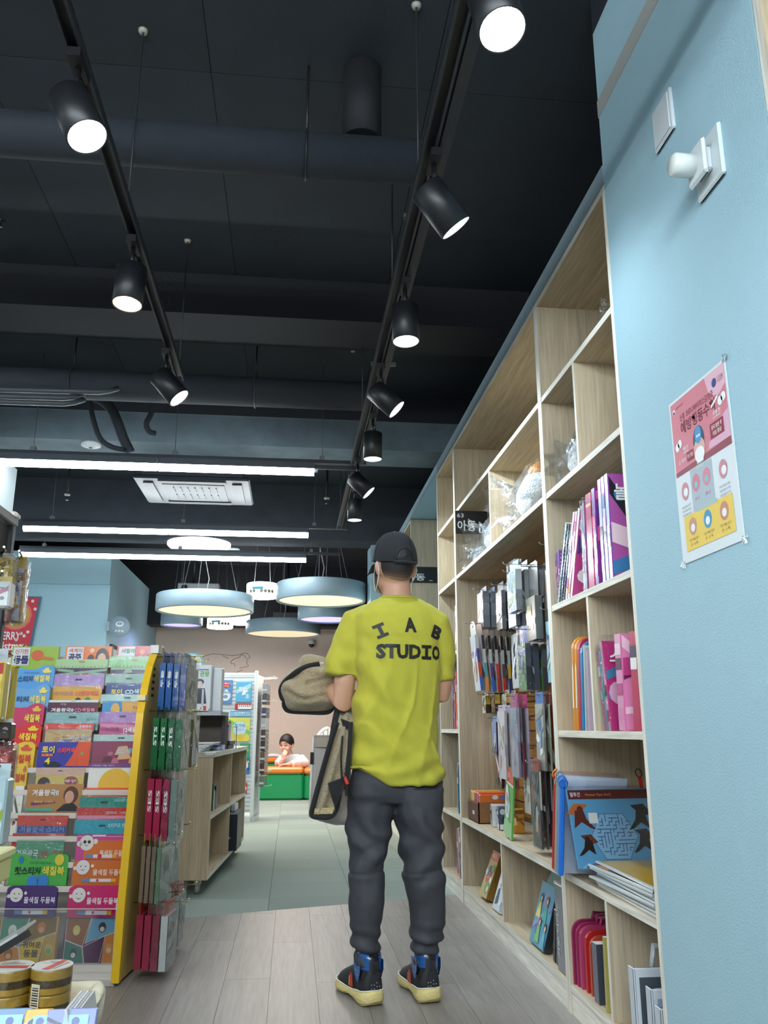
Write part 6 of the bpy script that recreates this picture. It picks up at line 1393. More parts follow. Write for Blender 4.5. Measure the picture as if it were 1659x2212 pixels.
rows = [
 (1.335, [(.16, 'blue', [('1E5AA0', '1A5294', '2A5AA0')]*3+[('6A6A90', '3A4A86', '3A5A90')], .145, .26, .026), (.33, 'clear', [('8A94A0', '5A6A80', None)]*2, .14, .25, .018), (.50, 'silver', [('B8C0BE', '8A949A', None)]*3, .13, .27, .02)], '두들'),
 (1.09, [(.10, 'green', [('1E6A3A', '1A5E34', '2A5A40')]*3+[('A8B8AC', '2E6A44', '8AA090')], .16, .27, .028), (.30, 'grey', [('9AA89E', '5A6A60', None)]*2, .14, .26, .02), (.47, 'ochre', [('8A6020', '7A5418', None)]*2+[('B8B090', '8A7A50', None)], .14, .27, .028)], 'STS'),
 (.835, [(.08, 'crimson', [('A82A48', 'A0264A', '5A1A28')]*3+[('A8B4AC', '7A8A84', 'C8A8A0')], .16, .30, .028), (.28, 'red', [('9A1E20', '8A1A1C', 'B88A80'), ('B0B8B6', '8A9494', 'C0A8A0'), ('A09A94', '7A7470', None)], .14, .28, .024), (.46, 'blue-tipped', [('7A9AC8', '8AA0B8', None)]*2, .13, .30, .022)], 'SES'),
 (.565, [(.06, 'tan', [('8A7A68', '7A6A5A', 'A8984A')]*3+[('7A9A78', '6A8A6A', 'C8B86A')], .17, .27, .016), (.26, 'dark plum', [('3A1820', '2E141A', '5A5050')]*2, .16, .30, .02), (.46, 'black and orange', [('3A2420', 'A8401E', '2A2420'), ('C4CCCA', 'B8C0BE', None)], .14, .27, .014)], None),
 (.30, [(.05, 'wine', [('A0304A', '8E2A42', 'B82A20')]*3+[('A8ACAC', 'D0D4D2', 'B82A20')], .17, .255, .028), (.27, 'brown', [('4A3428', '3A2A24', '2A4A90'), ('6A4A34', '5A4030', '2A4A90'), ('C0C4C2', 'B0B6B4', None)], .15, .25, .016), (.47, 'claret', [('8A1E2E', '7A1A28', 'B81E1E')]*2+[('C8CCC8', 'C0C4C0', 'C01E1E')], .13, .26, .022)], None)]
RN = ['top', 'second', 'middle', 'fourth', 'bottom']
for ri, (z, hooks, tg) in enumerate(rows):
    for hi, (b, nm_, packs, w, h, t) in enumerate(hooks):
        reach = .045+len(packs)*(t+.008)+.04
        hook_row(z-.018, b+w*.5, reach)
        for k, (c1, c2, hd) in enumerate(packs):
            lab = '%s pack, %s out on the %s hook of the rack\'s %s side row' % (nm_, ORD[k], ['near', 'middle', 'far'][hi], RN[ri])
            side_pack(b, z-.002*k, .035+(k+1)*(t+.006), w, h, t, c1, c2, lab, hd, GL if k == len(packs)-1 else None, ri*9+hi*3+k, film=(k >= len(packs)-2), tag_=tg if hi == 0 and k < 3 else None)
for k in range(5):
    MB().box(.0, .002, .19, .23, 1.135+.03*k, 1.147+.03*k, C(20, 20, 22)).build('slot', M_BLACKPAINT, RK)

# ================================================================== NEAR BLACK GONDOLA at the left picture edge
gx = -.855
e = empty('wire_gondola', 'black metal gondola frame with wire grid at the left picture edge', 'rack', (gx, 2.60, 0))
MB().bbox(-.03, .0, -.03, .0, 0, 1.60, C(44, 47, 50), .004).build('post', M_METAL, e)
MB().bbox(-.03, .0, -1.03, -1.0, 0, 1.60, C(44, 47, 50), .004).build('post', M_METAL, e)
MB().bbox(-.035, .004, -1.03, .004, 1.595, 1.625, C(120, 124, 126), .004).build('top_rail', M_METAL, e)
MB().box(-.02, -.012, -1.0, -.03, 1.42, 1.59, C(30, 33, 36)).build('top_fascia', M_METAL, e)
MB().bbox(-.03, .008, -.035, .012, 1.615, 1.64, C(206, 208, 206), .008).build('corner_cap', M_PLASTIC, e)
MB().box(-.45, .0, -1.03, 0, 0, .12, C(60, 60, 62)).build('base', M_METAL, e)
for k in range(14): MB().tube([(-.016, -1.0, .2+.09*k), (-.016, -.03, .2+.09*k)], .003, C(60, 62, 64), 5).build('grid_wire', M_METAL, e)
for k in range(9): MB().tube([(-.022, -.12-.1*k, .12), (-.022, -.12-.1*k, 1.42)], .003, C(60, 62, 64), 5).build('grid_wire', M_METAL, e)
MB().box(-.45, -.03, -.02, -.014, .12, 1.40, C(34, 34, 36)).build('end_board', M_METAL, e)
def gpack(px0, px1, py0, py1, Y, col, label, head=None, cols=None, seed=0, thick=.05, bag=False, title=None):
    a = at_y(px0, py1, Y); b = at_y(px1, py0, Y)
    o = empty('hanging_toy', label, 'toy pack', (a.x, Y, a.z), 0, 'toys hanging on the black gondola')
    w = b.x-a.x; h = b.z-a.z
    MB().bbox(0, w, 0, thick, 0, h*.82, C(col), .006).build('packet', M_GLOSS, o)
    MB().box(.003, w-.003, thick*.4, thick*.4+.002, h*.80, h, C(head or col)).build('header_card', M_GLOSS, o)
    mb = MB(); Mf = plane((0, -.0008, 0), (1, 0, 0), UP); art(mb, Mf, .004, w-.004, .006, h*.81, cols or [col, 'D8DCDC', '6A4A8A'], seed, 7)
    if title: mb.text(Mf, title, w*.2, w*.9, h*.62, h*.74, C('3A2A1A'), .004, .02)
    mb.build('cover_print', M_GLOSS, o)
    if bag: MB().bbox(-.006, w+.006, -.006, thick+.006, -.006, h*.98, (1, 1, 1, 1), .012).build('film_bag', M_BAG, o)
    MB().tube([(w*.5-.02, thick*.5, h*.96), (w*.75, -.02, h*.97), (w*.95, -.07, h*1.0)], .0035, C(150, 150, 146), 6).build('wire_hook', M_CHROME, o)
    return o
gpack(18, 58, 1200, 1345, 2.60, 'A8782A', 'brown and gold toy bag with a yellow top, hanging foremost', 'C8A030', ['B8B4C0', 'A87A2A', 'C8A040', '5A2A50', '8A8AA0', 'D87A5A'], 1, .04, True, '슬라임')
gpack(-30, 28, 1192, 1262, 2.52, 'C8A838', 'yellow labelled toy bag at the left picture edge', 'D8DADC', ['C8A838', 'E0C860', '8A6A20'], 2, .06, True)
gpack(-40, 25, 1243, 1312, 2.44, 'DCE0E0', 'white price-carded toy box with a pink stripe, left edge', 'D0C080', ['E4E8E8', 'C87A90', '8A9498', 'E8ECEC'], 3, .05)
gpack(-30, 22, 1300, 1345, 2.58, 'C86A4A', 'small orange and grey toy bag under the white box', '8A7A6A', ['C86A4A', 'B8A8A0', 'D8D0C8'], 4, .04, True)
gpack(-60, 16, 1400, 1560, 2.46, 'D8C058', 'large yellow toy card with red and blue patches', 'B8C0C8', ['D8C058', 'A82A2A', '6AA0C8', 'E8E0C0', 'C8A830'], 5, .05)
gpack(14, 33, 1412, 1558, 2.56, 'C8B440', 'narrow yellow and red toy box beside the large yellow card', 'D8D8D0', ['C8B440', '7A8AA8', 'B8502E', 'A8B030'], 6, .04)
gpack(-40, 26, 1552, 1600, 2.54, '3A2A1E', 'dark brown toy box with a clear side below the yellow cards', 'D8D8D8', ['3A2A1E', '2A2018', 'A8ACAC'], 7, .05)
gpack(-50, 28, 1600, 1690, 2.60, 'B82A22', 'red film-wrapped toy bag at the left picture edge', 'C83A2E', ['B82A22', 'D84A3A', '8A1E1A'], 8, .05, True)
gpack(-60, 21, 1650, 1830, 2.36, 'A8C0C8', 'pale blue toy box with small print at the left picture edge', 'B8CCD0', ['A8C0C8', 'C0D4D8', '7A98A8', '8AA030', 'B0C8D0'], 9, .06)
# pale yellow plastic bin rim
a = at_y(-60, 1900, 2.30); b = at_y(29, 1828, 2.30)
e = empty('yellow_tray', 'pale yellow plastic tray rim at the left picture edge', 'tray', (a.x, 2.30, a.z))
w = b.x-a.x
MB().bbox(0, w, -.3, .0, 0, .055, C(228, 224, 150), .006).build('tray_body', M_PLASTIC, e)
MB().bbox(-.006, w+.006, -.306, .006, .055, .075, C(236, 232, 168), .004).build('rim', M_PLASTIC, e)
MB().tube([(w-.03, -.03, -.0), (w-.03, -.03, -a.z+.372)], .012, C(196, 196, 190), 8).build('leg', M_METAL, e)
MB().tube([(.03, -.27, -.0), (.03, -.27, -a.z+.372)], .012, C(196, 196, 190), 8).build('leg', M_METAL, e)

# ================================================================== LOW TABLE in the lower left corner
TZ = .37
c0 = at_z(210, 2140, TZ)
e = empty('low_table', 'low cream display table with foam corner guard, lower left corner', 'table', (c0.x, c0.y, 0))
MB().bbox(-.36, 0, -.9, 0, TZ-.03, TZ, C(222, 208, 176), .004).build('table_top', M_WOODX, e)
MB().box(-.35, -.012, -.88, -.012, .05, TZ-.03, C(196, 178, 146)).build('body', M_WOODZ, e)
for x, y in ((-.04, -.04), (-.32, -.04), (-.04, -.86), (-.32, -.86)): MB().box(x-.02, x+.02, y-.02, y+.02, 0, .05, C(120, 110, 96)).build('foot', M_PLASTIC, e)
e2 = empty('corner_cushion', 'cream foam corner guard on the low table', 'guard', (c0.x, c0.y, TZ))
mb = MB(); mb.tube([(-.09, .006, .004), (-.02, .006, .004), (.0, .0, .004), (.006, -.02, .004), (.006, -.07, .004)], [.016, .017, .018, .017, .016], C(236, 230, 206), 14); mb.tube([(.003, .003, .0), (.003, .003, -.07)], [.017, .014], C(230, 222, 198), 12); mb.build('foam', mat('foam', .85, bump=.2), e2)
def tape(px0, px1, ytop, label, seed):
    cc = at_z((px0+px1)/2, ytop, .475); dd = at_z(px0, ytop, .475)
    r = (cc-dd).length; Hh = .475-TZ-.0008
    o = empty('tape_stack', label, 'tape', (cc.x, cc.y, TZ+.0008), 0, 'stacks of packing tape on the low table')
    n = 2
    for k in range(n):
        z0 = k*Hh/n; z1 = (k+1)*Hh/n-.0015
        MB().lathe([(r*.55, z0), (r*.985, z0), (r*.99, z0+.004), (r*.99, z1-.004), (r*.985, z1), (r*.55, z1), (r*.55, z0)], C('B08A32'), 36, caps=False).build('tape_roll', M_GLOSS, o)
        MB().lathe([(r*.993, z0+.014), (r*.993, z0+.03)], C('4A3A1E'), 36, caps=False).build('dark_band', M_GLOSS, o)
    MB().lathe([(.001, Hh), (r, Hh), (r, Hh-.002)], C(216, 218, 214), 36, caps=False, smooth=False).build('foil_top', M_GLOSS, o)
    mb = MB(); Mf = Matrix.Translation((0, 0, Hh+.0006)); rr = random.Random(seed)
    mb.poly(Mf, [(-r*.3, -r*.85), (r*.05, -r*.9), (r*.55, r*.75), (r*.3, r*.85)] if seed == 2 else [(-r*.85, -r*.3), (r*.8, -r*.5), (r*.85, -r*.1), (-r*.8, r*.05)], C('C84A40'), .0003)
    mb.poly(Mf, [(r*.15, -r*.8), (r*.3, -r*.75), (r*.75, r*.4), (r*.62, r*.6)] if seed == 2 else [(-r*.6, r*.3), (r*.6, r*.2), (r*.5, r*.35), (-r*.5, r*.45)], C('D8B8A8'), .0004)
    for k in range(6): mb.rect(Mf, rr.uniform(-.6, 0)*r, rr.uniform(.0, .3)*r, r*(.2+.09*k), r*(.23+.09*k), C('5A6468'), .0005)
    mb.build('top_print', M_GLOSS, o)
    an = -pi/2-.35 if seed == 1 else -pi/2-.5
    Ms = plane((r*1.004*cos(an), r*1.004*sin(an), .02), (-sin(an), cos(an), 0), UP)
    mb = MB(); mb.rect(Ms, -.012, .012, 0, .055, C('C8BEA8'), 0)
    for k in range(9): mb.rect(Ms, -.009, .009, .006+.005*k, .008+.005*k+.001*(k % 2), C('2A2620'), .0004)
    mb.build('barcode_label', M_PAPER, o)
    MB().lathe([(r*1.003, -.0), (r*1.006, Hh*.5), (r*1.003, Hh)], (1, 1, 1, 1), 36, caps=False).build('shrink_wrap', M_FILM, o)
tape(-22, 72, 2086, 'shrink-wrapped packing tape stack with a foil top, at the left edge', 1)
tape(70, 156, 2084, 'shrink-wrapped packing tape stack with a red striped foil top, right one', 2)
for k, (px, w, col, lab) in enumerate([(-45, .10, '5A86B0', 'blue card standing front left on the low table'), (50, .055, 'D8A82A', 'yellow card standing between the two blue ones on the table'), (98, .10, '7A8AC0', 'lavender blue card with a light blue sticker on the table')]):
    p = at_z(px, 2205, TZ+.05)
    o = empty('small_card', lab, 'card', (p.x, p.y-.02, TZ+.001), 0, 'small cards at the front of the low table')
    o.rotation_euler = (radians(-28), 0, 0)
    MB().bbox(0, w, 0, .012, 0, .075, C(col), .002).build('card', M_GLOSS, o)
    mb = MB(); Mf = plane((0, -.0008, 0), (1, 0, 0), UP); art(mb, Mf, .002, w-.002, .002, .073, [col, 'A8D0E8', '2A3A5A'], 7+k, 4); mb.rect(Mf, w*.35, w*.85, .04, .062, C('8AC4E4'), .003); mb.disc(Mf, w*.6, .05, .008, C('3A5A9A'), .0034); mb.build('cover_print', M_GLOSS, o)
for k in range(5):
    p = at_z(158+7*k, 2200-4*k, TZ+.05)
    o = tag(MB().bbox(-.003, .003, -.01, .12, 0, .07-.003*k, C(['D8DCE4', 'B8C4D0', 'E4E8EA', '9AAAB8', 'DCE0E0'][k]), .001, Matrix.Translation((p.x, p.y, TZ+.001)) @ Matrix.Rotation(radians(-12), 4, 'Y')).build('clear_sleeve', M_GLOSS), 'pale film sleeve standing right of the lavender card, %s from it' % ORD[k], 'sleeve', 'film sleeves on the low table')
# dark rimmed clear tray lid sticking into the picture
a = at_y(-40, 2072, 2.25); b = at_y(60, 2012, 2.25)
d = (b-a).normalized()
e = empty('tray_lid', 'tilted clear tray lid with a black rim above the tapes, left edge', 'lid', a)
L_ = (b-a).length
Ml = plane((0, 0, 0), d, Vector((0, -1, .0)).cross(Vector((1, 0, 0))) if False else Vector((0, 1, 0)))
mb = MB(); mb.box(0, L_, -.012, .012, -.012, .004, C(26, 28, 32), plane((0, 0, 0), d, (0, 1, 0))); mb.build('black_rim', M_PLASTIC, e)
mb = MB(); mb.box(0, L_-.02, -.010, .14, .004, .010, C(196, 202, 204), plane((0, 0, 0), d, (0, 1, 0))); mb.build('clear_plate', M_GLOSS, e)
MB().box(0, .02, .0, .02, -a.z+TZ, 0, C(200, 200, 196)).build('prop', M_PLASTIC, e)
# ================================================================== THE MAN (seen from behind, turned a little to his left)
F1 = 3.47
BY = radians(20)                                     # how far he is turned to the left of straight ahead
BX_ = RV*cos(BY)+FV*sin(BY); BF = FV*cos(BY)-RV*sin(BY)     # his right-hand direction and his forward direction
MAN = empty('person', 'man in a lime t-shirt and black cap standing with his back to the viewer', 'person', at_f(857, 2160, F1)*1.0)
MAN.location.z = 0
MO = Vector(MAN.location)
def px(x, y, df=0.0): return at_f(x, y, F1+df)-MO
def ell(c, a, b, n=30, p=2.3, tilt=0.0):
    out = []
    for k in range(n):
        t = 2*pi*k/n; u = abs(cos(t))**(2/p)*(1 if cos(t) >= 0 else -1); v = abs(sin(t))**(2/p)*(1 if sin(t) >= 0 else -1)
        out.append(c+BX_*(a*u)+BF*(b*v)+UP*(tilt*u))
    return out
def sil(y, xl, xr, b, df=0.0, n=30, p=2.3, tilt=0.0):
    """a level ring whose outline spans xl..xr as seen by the viewer"""
    c = px((xl+xr)/2, y, df); hw = (px(xr, y, df)-px(xl, y, df)).length/2
    a = sqrt(max(1e-5, hw*hw-(b*sin(BY))**2))/cos(BY)
    return ell(c, a, b, n, p, tilt)
def limb(mb, pts, rs, seg=16): mb.tube(pts, rs, SKINC, seg)
SKINC = C(206, 160, 134)
def blob(mb, c, rx, ry, rz, seg=20, R=None):
    M = Matrix.Translation(c) @ (R or RH) @ Matrix.Diagonal((rx, ry, rz, 1))
    mb.lathe([(sin(pi*k/12) if 0 < k < 12 else .001, -cos(pi*k/12)) for k in range(13)], SKINC, seg, M, caps=False)
# --- head frame
HC = px(852, 1218, .0)                              # middle of the head
RH = Matrix.Rotation(-YAW+BY+radians(4), 4, 'Z')
def hd(x, y, z): return HC+(RH @ Vector((x, y, z)))
def hand(mb, wrist, fwd, palm_n, side, curl=.5):
    """palm, five unequal bent fingers; side = +1 when the thumb leaves to the left of fwd x palm_n"""
    fwd = fwd.normalized(); n = palm_n.normalized(); s = fwd.cross(n).normalized()*side
    P = [wrist+fwd*(.0), wrist+fwd*.045, wrist+fwd*.085]
    R = []
    for p, wd, th in zip(P, (.026, .036, .040), (.02, .016, .012)):
        R.append([p+s*(wd*cos(2*pi*k/12))+n*(th*sin(2*pi*k/12)) for k in range(12)])
    mb.rings(R, SKINC, True, True)
    for i, (o, L) in enumerate(((-.028, .062), (-.010, .075), (.009, .082), (.028, .075))):
        b = wrist+fwd*.078+s*o; d = fwd.copy(); pts = [b-fwd*.02, b]
        for j in range(3):
            d = (d*cos(curl*.7)+n*sin(curl*.7)).normalized(); pts.append(pts[-1]+d*(L*(.42, .32, .26)[j]))
        mb.tube(pts, [.009, .009, .0085, .008, .0065], SKINC, 8)
    b = wrist+fwd*.025-s*.03; d = (fwd*.6-s*.75+n*.25).normalized()
    mb.tube([wrist+fwd*.015-s*.012, b, b+d*.035, b+d*.035+(d*.6+fwd*.6).normalized()*.03], [.012, .0115, .010, .008], SKINC, 8)
body = MB()
blob(body, hd(0, -.006, .012), .077, .098, .112)
blob(body, hd(0, .034, -.055), .060, .070, .080)
blob(body, hd(0, .088, -.105), .026, .022, .022)
blob(body, hd(0, .104, -.035), .013, .018, .022); body.tube([hd(0, .092, .005), hd(0, .112, -.03)], [.008, .012], SKINC, 8)
blob(body, hd(0, .094, -.075), .024, .012, .010)
for sx in (-1, 1):
    blob(body, hd(sx*.079, -.008, -.022), .011, .026, .036, 12, Matrix.Rotation(sx*radians(-22), 4, 'Z') @ RH.to_3x3().to_4x4() if False else RH @ Matrix.Rotation(sx*radians(28), 4, 'Z'))
    blob(body, hd(sx*.034, .070, .004), .024, .022, .016)
limb(body, [px(860, 1310, .01), px(857, 1282, .012), px(855, 1250, .008), hd(0, -.015, -.03)], [.066, .060, .058, .058], 20)
# trunk and legs inside the clothes
body.rings([sil(1306, 800, 926, .055), sil(1340, 785, 940, .085), sil(1450, 785, 935, .095), sil(1600, 785, 925, .09), sil(1700, 785, 925, .075)], SKINC, True, True)
for pts in ([(800, 1760, 0), (795, 1880, -.01), (792, 2040, .01), (795, 2110, .02)], [(905, 1760, .01), (912, 1880, .02), (920, 2040, .045), (920, 2110, .055)]):
    limb(body, [px(*p) for p in pts], [.060, .050, .038, .036])
# left arm: upper arm in the sleeve, elbow, forearm going forward under the jacket
EL = px(741, 1517, -.01)
limb(body, [px(770, 1352, 0), px(752, 1420, -.005), px(744, 1475, -.01), EL, px(727, 1497, .08), px(702, 1482, .20), px(684, 1474, .26)], [.050, .045, .044, .042, .044, .036, .029])
hand(body, px(684, 1474, .26), (px(660, 1470, .34)-px(684, 1474, .26)), Vector((0, 0, -1)), 1, .55)
ER = px(953, 1500, .07)
limb(body, [px(940, 1350, .02), px(955, 1420, .04), px(957, 1470, .06), ER, px(935, 1500, .14), px(905, 1497, .25), px(893, 1495, .29)], [.055, .047, .041, .038, .040, .034, .028])
hand(body, px(893, 1495, .29), (px(870, 1490, .36)-px(893, 1495, .29)), Vector((0, 0, -1)), -1, .55)
def skincol(co):
    k = max(0, noise.noise(co*9))*.5
    return C(206-8*k, 158-16*k, 132-18*k)
bodyo = mesh_union(body, .0055, 'body', M_SKIN, MAN, 3, colfn=skincol)
# eyes and brows
for sx in (-1, 1):
    mb = MB(); M = Matrix.Translation(hd(sx*.032, .086, -.002)) @ RH @ Matrix.Diagonal((.013, .008, .007, 1))
    mb.lathe([(sin(pi*k/8) if 0 < k < 8 else .001, -cos(pi*k/8)) for k in range(9)], C(236, 234, 230), 12, M, caps=False)
    mb.lathe([(.001, 0), (.5, 0)], C(40, 26, 20), 10, Matrix.Translation(hd(sx*.032, .0945, -.002)) @ RH @ Matrix.Rotation(-pi/2, 4, 'X') @ Matrix.Diagonal((.01, .01, .01, 1)), caps=False); mb.build('eye', M_GLOSS, MAN)
    mb = MB(); mb.tube([hd(sx*.015, .096, .016), hd(sx*.032, .096, .021), hd(sx*.05, .085, .015)], .0035, C(30, 24, 22), 6); mb.build('eyebrow', M_HAIR, MAN)
# hair: short, fading at the nape
def shell(az0, az1, zlo, zhi, s, col, n=40, m=12, thick=.006, top=.112, rx=.077, ry=.098):
    mb = MB(); R = []
    for j in range(m+1):
        row = []
        for i in range(n+1):
            a = az0+(az1-az0)*i/n
            z = zlo(a)+(zhi(a)-zlo(a))*j/m
            q = max(.03, 1-((z-.012)/top)**2)**.5
            tp = s*(1-.0*j)
            row.append(hd(rx*tp*q*sin(a), -.006-ry*tp*q*cos(a), z))
        R.append(row)
    mb.rings(R, col, False, True, close=False)
    return mb
hair = shell(radians(-96), radians(96), lambda a: -.082+.030*(abs(a)/radians(96))**2+.012*cos(a*6)*0+ (.03 if abs(a) > radians(80) else 0), lambda a: .045, 1.028, C(34, 31, 32))
for i in range(len(hair.c)):
    j = i//40
    if j < 4: k = (4-j)/4; hair.c[i] = tuple(lin(v/255) for v in (34+104*k*k, 31+76*k*k, 32+58*k*k))+(1.0,)
hair.build('hair', M_HAIR, MAN)
# cap
cap = MB()
CAPC = C(22, 25, 31)
R = []
for j in range(15):
    t = j/14; 
    row = []
    for i in range(48):
        a = 2*pi*i/48
        zb = .004-.018*cos(a)*1.0          # lower behind, higher in front
        z = zb+(.134-zb)*sin(t*pi/2)
        q = cos(t*pi/2)**.72 if j < 14 else .02
        seam = 1+.006*cos(6*a)*(1-t)*0+.004*sin(a*6)
        row.append(hd(.092*q*sin(a)*seam, -.006-.112*q*cos(a)*seam, z))
    R.append(row)
cap.rings(R, CAPC, False, True)
capo = cap.build('cap', mat('cap_cloth', .8, bump=.25, bscale=300, nvar=.05), MAN)
mb = MB(); blob(mb, hd(0, -.006, .136), .008, .008, .005, 12); mb.c = [CAPC]*len(mb.c); mb.build('cap_button', M_CLOTH, capo)
for k in range(6):
    a = k*pi/3+.5; mb = MB(); mb.tube([hd(.0935*cos(t*pi/2)**.72*sin(a), -.006-.1135*cos(t*pi/2)**.72*cos(a), .006-.018*cos(a)+(.128+.018*cos(a))*sin(t*pi/2)) for t in [q/8 for q in range(8)]], .0013, C(22, 24, 30), 4); mb.build('cap_seam', M_CLOTH, capo)
mb = MB(); R0_ = []; R1_ = []
arc = []
for k in range(25):                                  # opening at the back with its rim
    q = pi*k/24; u = .042*cos(q); v = .002+.050*sin(q)
    a = u/.092; t = max(0, min(1, (v+.014)/.145)); t = math.asin(t)/(pi/2); qq = cos(t*pi/2)**.72
    arc.append(hd(.0945*qq*sin(a), -.006-.1150*qq*cos(a), v-.004))
mb.tube(arc, .0028, C(20, 22, 27), 6)
mb.build('cap_back_rim', M_CLOTH, capo)
mb = MB()
cen = hd(0, -.006-.114, .012)
for k in range(24): mb.face([cen, arc[k], arc[k+1]], C(20, 19, 21))
mb.build('cap_opening', M_HAIR, capo)
mb = MB(); mb.tube([hd(.0955*sin(a), -.006-.1165*cos(a), -.010-.004*cos(a)) for a in [radians(-32+4*k) for k in range(17)]], .006, C(26, 28, 33), 6); mb.build('cap_strap', M_CLOTH, capo)
mb = MB(); R = []
for j in range(7):
    t = j/6; row = []
    for i in range(15):
        u = -1+2*i/14
        row.append((u, t))
    R.append(row)
def brim(u, t, dz): return hd(.076*u*(1-.10*t), .088*sqrt(max(0, 1-.55*u*u))+.008+.085*t*sqrt(max(0, 1-.45*u*u)), .022-.026*u*u-.030*t+dz)
mb.rings([[brim(u, t, .002) for u, t in row] for row in R], CAPC, False, True, close=False)
mb.rings([[brim(u, t, -.002) for u, t in reversed(row)] for row in R], C(24, 26, 30), False, True, close=False)
mb.tube([brim(u, 1, 0) for u in [-1+2*i/14 for i in range(15)]], .0022, CAPC, 6)
mb.build('cap_brim', M_CLOTH, capo)
# mask
mb = MB(); R = []
for j in range(7):
    z = -.118+.018*j*1.0; row = []
    for i in range(19):
        a = radians(-78+156*i/18)
        k = 1-.5*((j-3)/3.6)**2*.28
        row.append(hd(.082*sin(a)*k, .016+.104*cos(a)*k*(1-.25*abs(sin(a))), z+.006*cos(a)))
    R.append(row)
mb.rings(R, C(240, 242, 244), False, True, close=False)
masko = mb.build('face_mask', M_PAPER, MAN)
for sx in (-1, 1):
    mb = MB(); mb.tube([hd(sx*.074, .038, -.030), hd(sx*.083, .012, -.006), hd(sx*.088, -.022, .004), hd(sx*.088, -.036, -.030), hd(sx*.082, -.022, -.062), hd(sx*.074, .012, -.092), hd(sx*.070, .036, -.112)], .0019, C(236, 236, 236), 6); mb.build('ear_loop', M_CLOTH, masko)
# --- t-shirt
LIME = C(184, 180, 58)
sh = MB()
sh.rings([sil(1293, 822, 900, .064, .004, p=2.0), sil(1300, 806, 916, .078, .002), sil(1312, 784, 936, .092), sil(1330, 766, 948, .112), sil(1365, 764, 953, .126), sil(1420, 766, 953, .128), sil(1480, 767, 950, .124), sil(1540, 765, 946, .118), sil(1600, 760, 946, .120), sil(1650, 754, 952, .127), sil(1684, 752, 959, .131), sil(1694, 753, 959, .131)], LIME, True, True)
def tubeo(mb, pts, rs, seg=22): mb.tube(pts, rs, LIME, seg)
tubeo(sh, [px(800, 1338, 0), px(772, 1348, 0), px(757, 1385, -.003), px(745, 1420, -.006), px(736, 1461, -.01)], [.070, .074, .073, .071, .070])
tubeo(sh, [px(912, 1336, .01), px(940, 1350, .02), px(952, 1390, .035), px(955, 1430, .045), px(955, 1468, .055)], [.068, .068, .062, .056, .051])
HEMZ = px(860, 1697).z
def shirt_shape(co, n):
    p = co+MO
    rel = p-(Vector((MO.x, MO.y, 0)))
    u = rel.dot(BX_); v = rel.dot(BF); z = co.z
    d = 0.0
    back = max(0.0, min(1.0, (-n.dot(BF)+.35)))
    # soft folds: diagonal pulls at the waist and the left side, gentle drape below the shoulder blades
    w1 = max(0, 1-abs(z-.93)/.24)
    d += .0105*w1*sin(70*(z*.75+u*.55)+2.2*noise.noise(Vector((u*6, v*5, z*5))))*(.4+.6*max(0, noise.noise(Vector((u*4+3, v*3, z*4)))+.5))
    w2 = max(0, 1-abs(z-1.12)/.26)*max(0, min(1, (-u+.02)/.12))
    d += .0115*w2*sin(62*(u*.9+z*.45)+1.5*noise.noise(Vector((u*7, 1, z*6))))
    w3 = max(0, 1-abs(z-.83)/.10)
    d += .0075*w3*sin(95*(z*.8-u*.22)+1.8*noise.noise(Vector((u*9, 2, z*4))))
    d += .006*noise.noise(Vector((u*9, v*9, z*3.2)))+.0035*noise.noise(Vector((u*20+z*16, v*14, z*13-u*9)))
    r1 = 1-abs(sin(21*(u*.8+z*.9)+2*noise.noise(Vector((u*5, v*4, z*4+7)))))
    d += .013*r1**3*w1+.010*(1-abs(sin(17*(u*1.2-z*.35)+2*noise.noise(Vector((u*4+5, 3, z*3))))))**3*max(0, 1-abs(z-1.05)/.3)
    # sleeve creases
    if abs(u) > .15: d += .004*sin(60*z+25*u)*max(0, 1-abs(z-1.23)/.12)
    d += -.006*(1 if 0 else 0)
    q = co+n*d*(.55 if z > 1.36 else 1.0)
    # hem: lifted on the left, sagging a little at the back
    if z < .86:
        k = (.86-z)/.09
        lift = .075*max(0, min(1, (-u-.06)/.11))**1.3
        q.z += lift*min(1, k)
    return q
shirt = mesh_union(sh, .0075, 't_shirt', M_CLOTH, MAN, 6, colour=LIME, shape=shirt_shape)
# hem stitches, sleeve hems and collar rib: thin raised bands
mb = MB(); mb.tube([p for p in sil(1294, 820, 902, .067, .004, p=2.0)]+[sil(1294, 820, 902, .067, .004, p=2.0)[0]], .0065, C(178, 174, 54), 8)
mb.build('collar_rib', M_CLOTH, shirt)
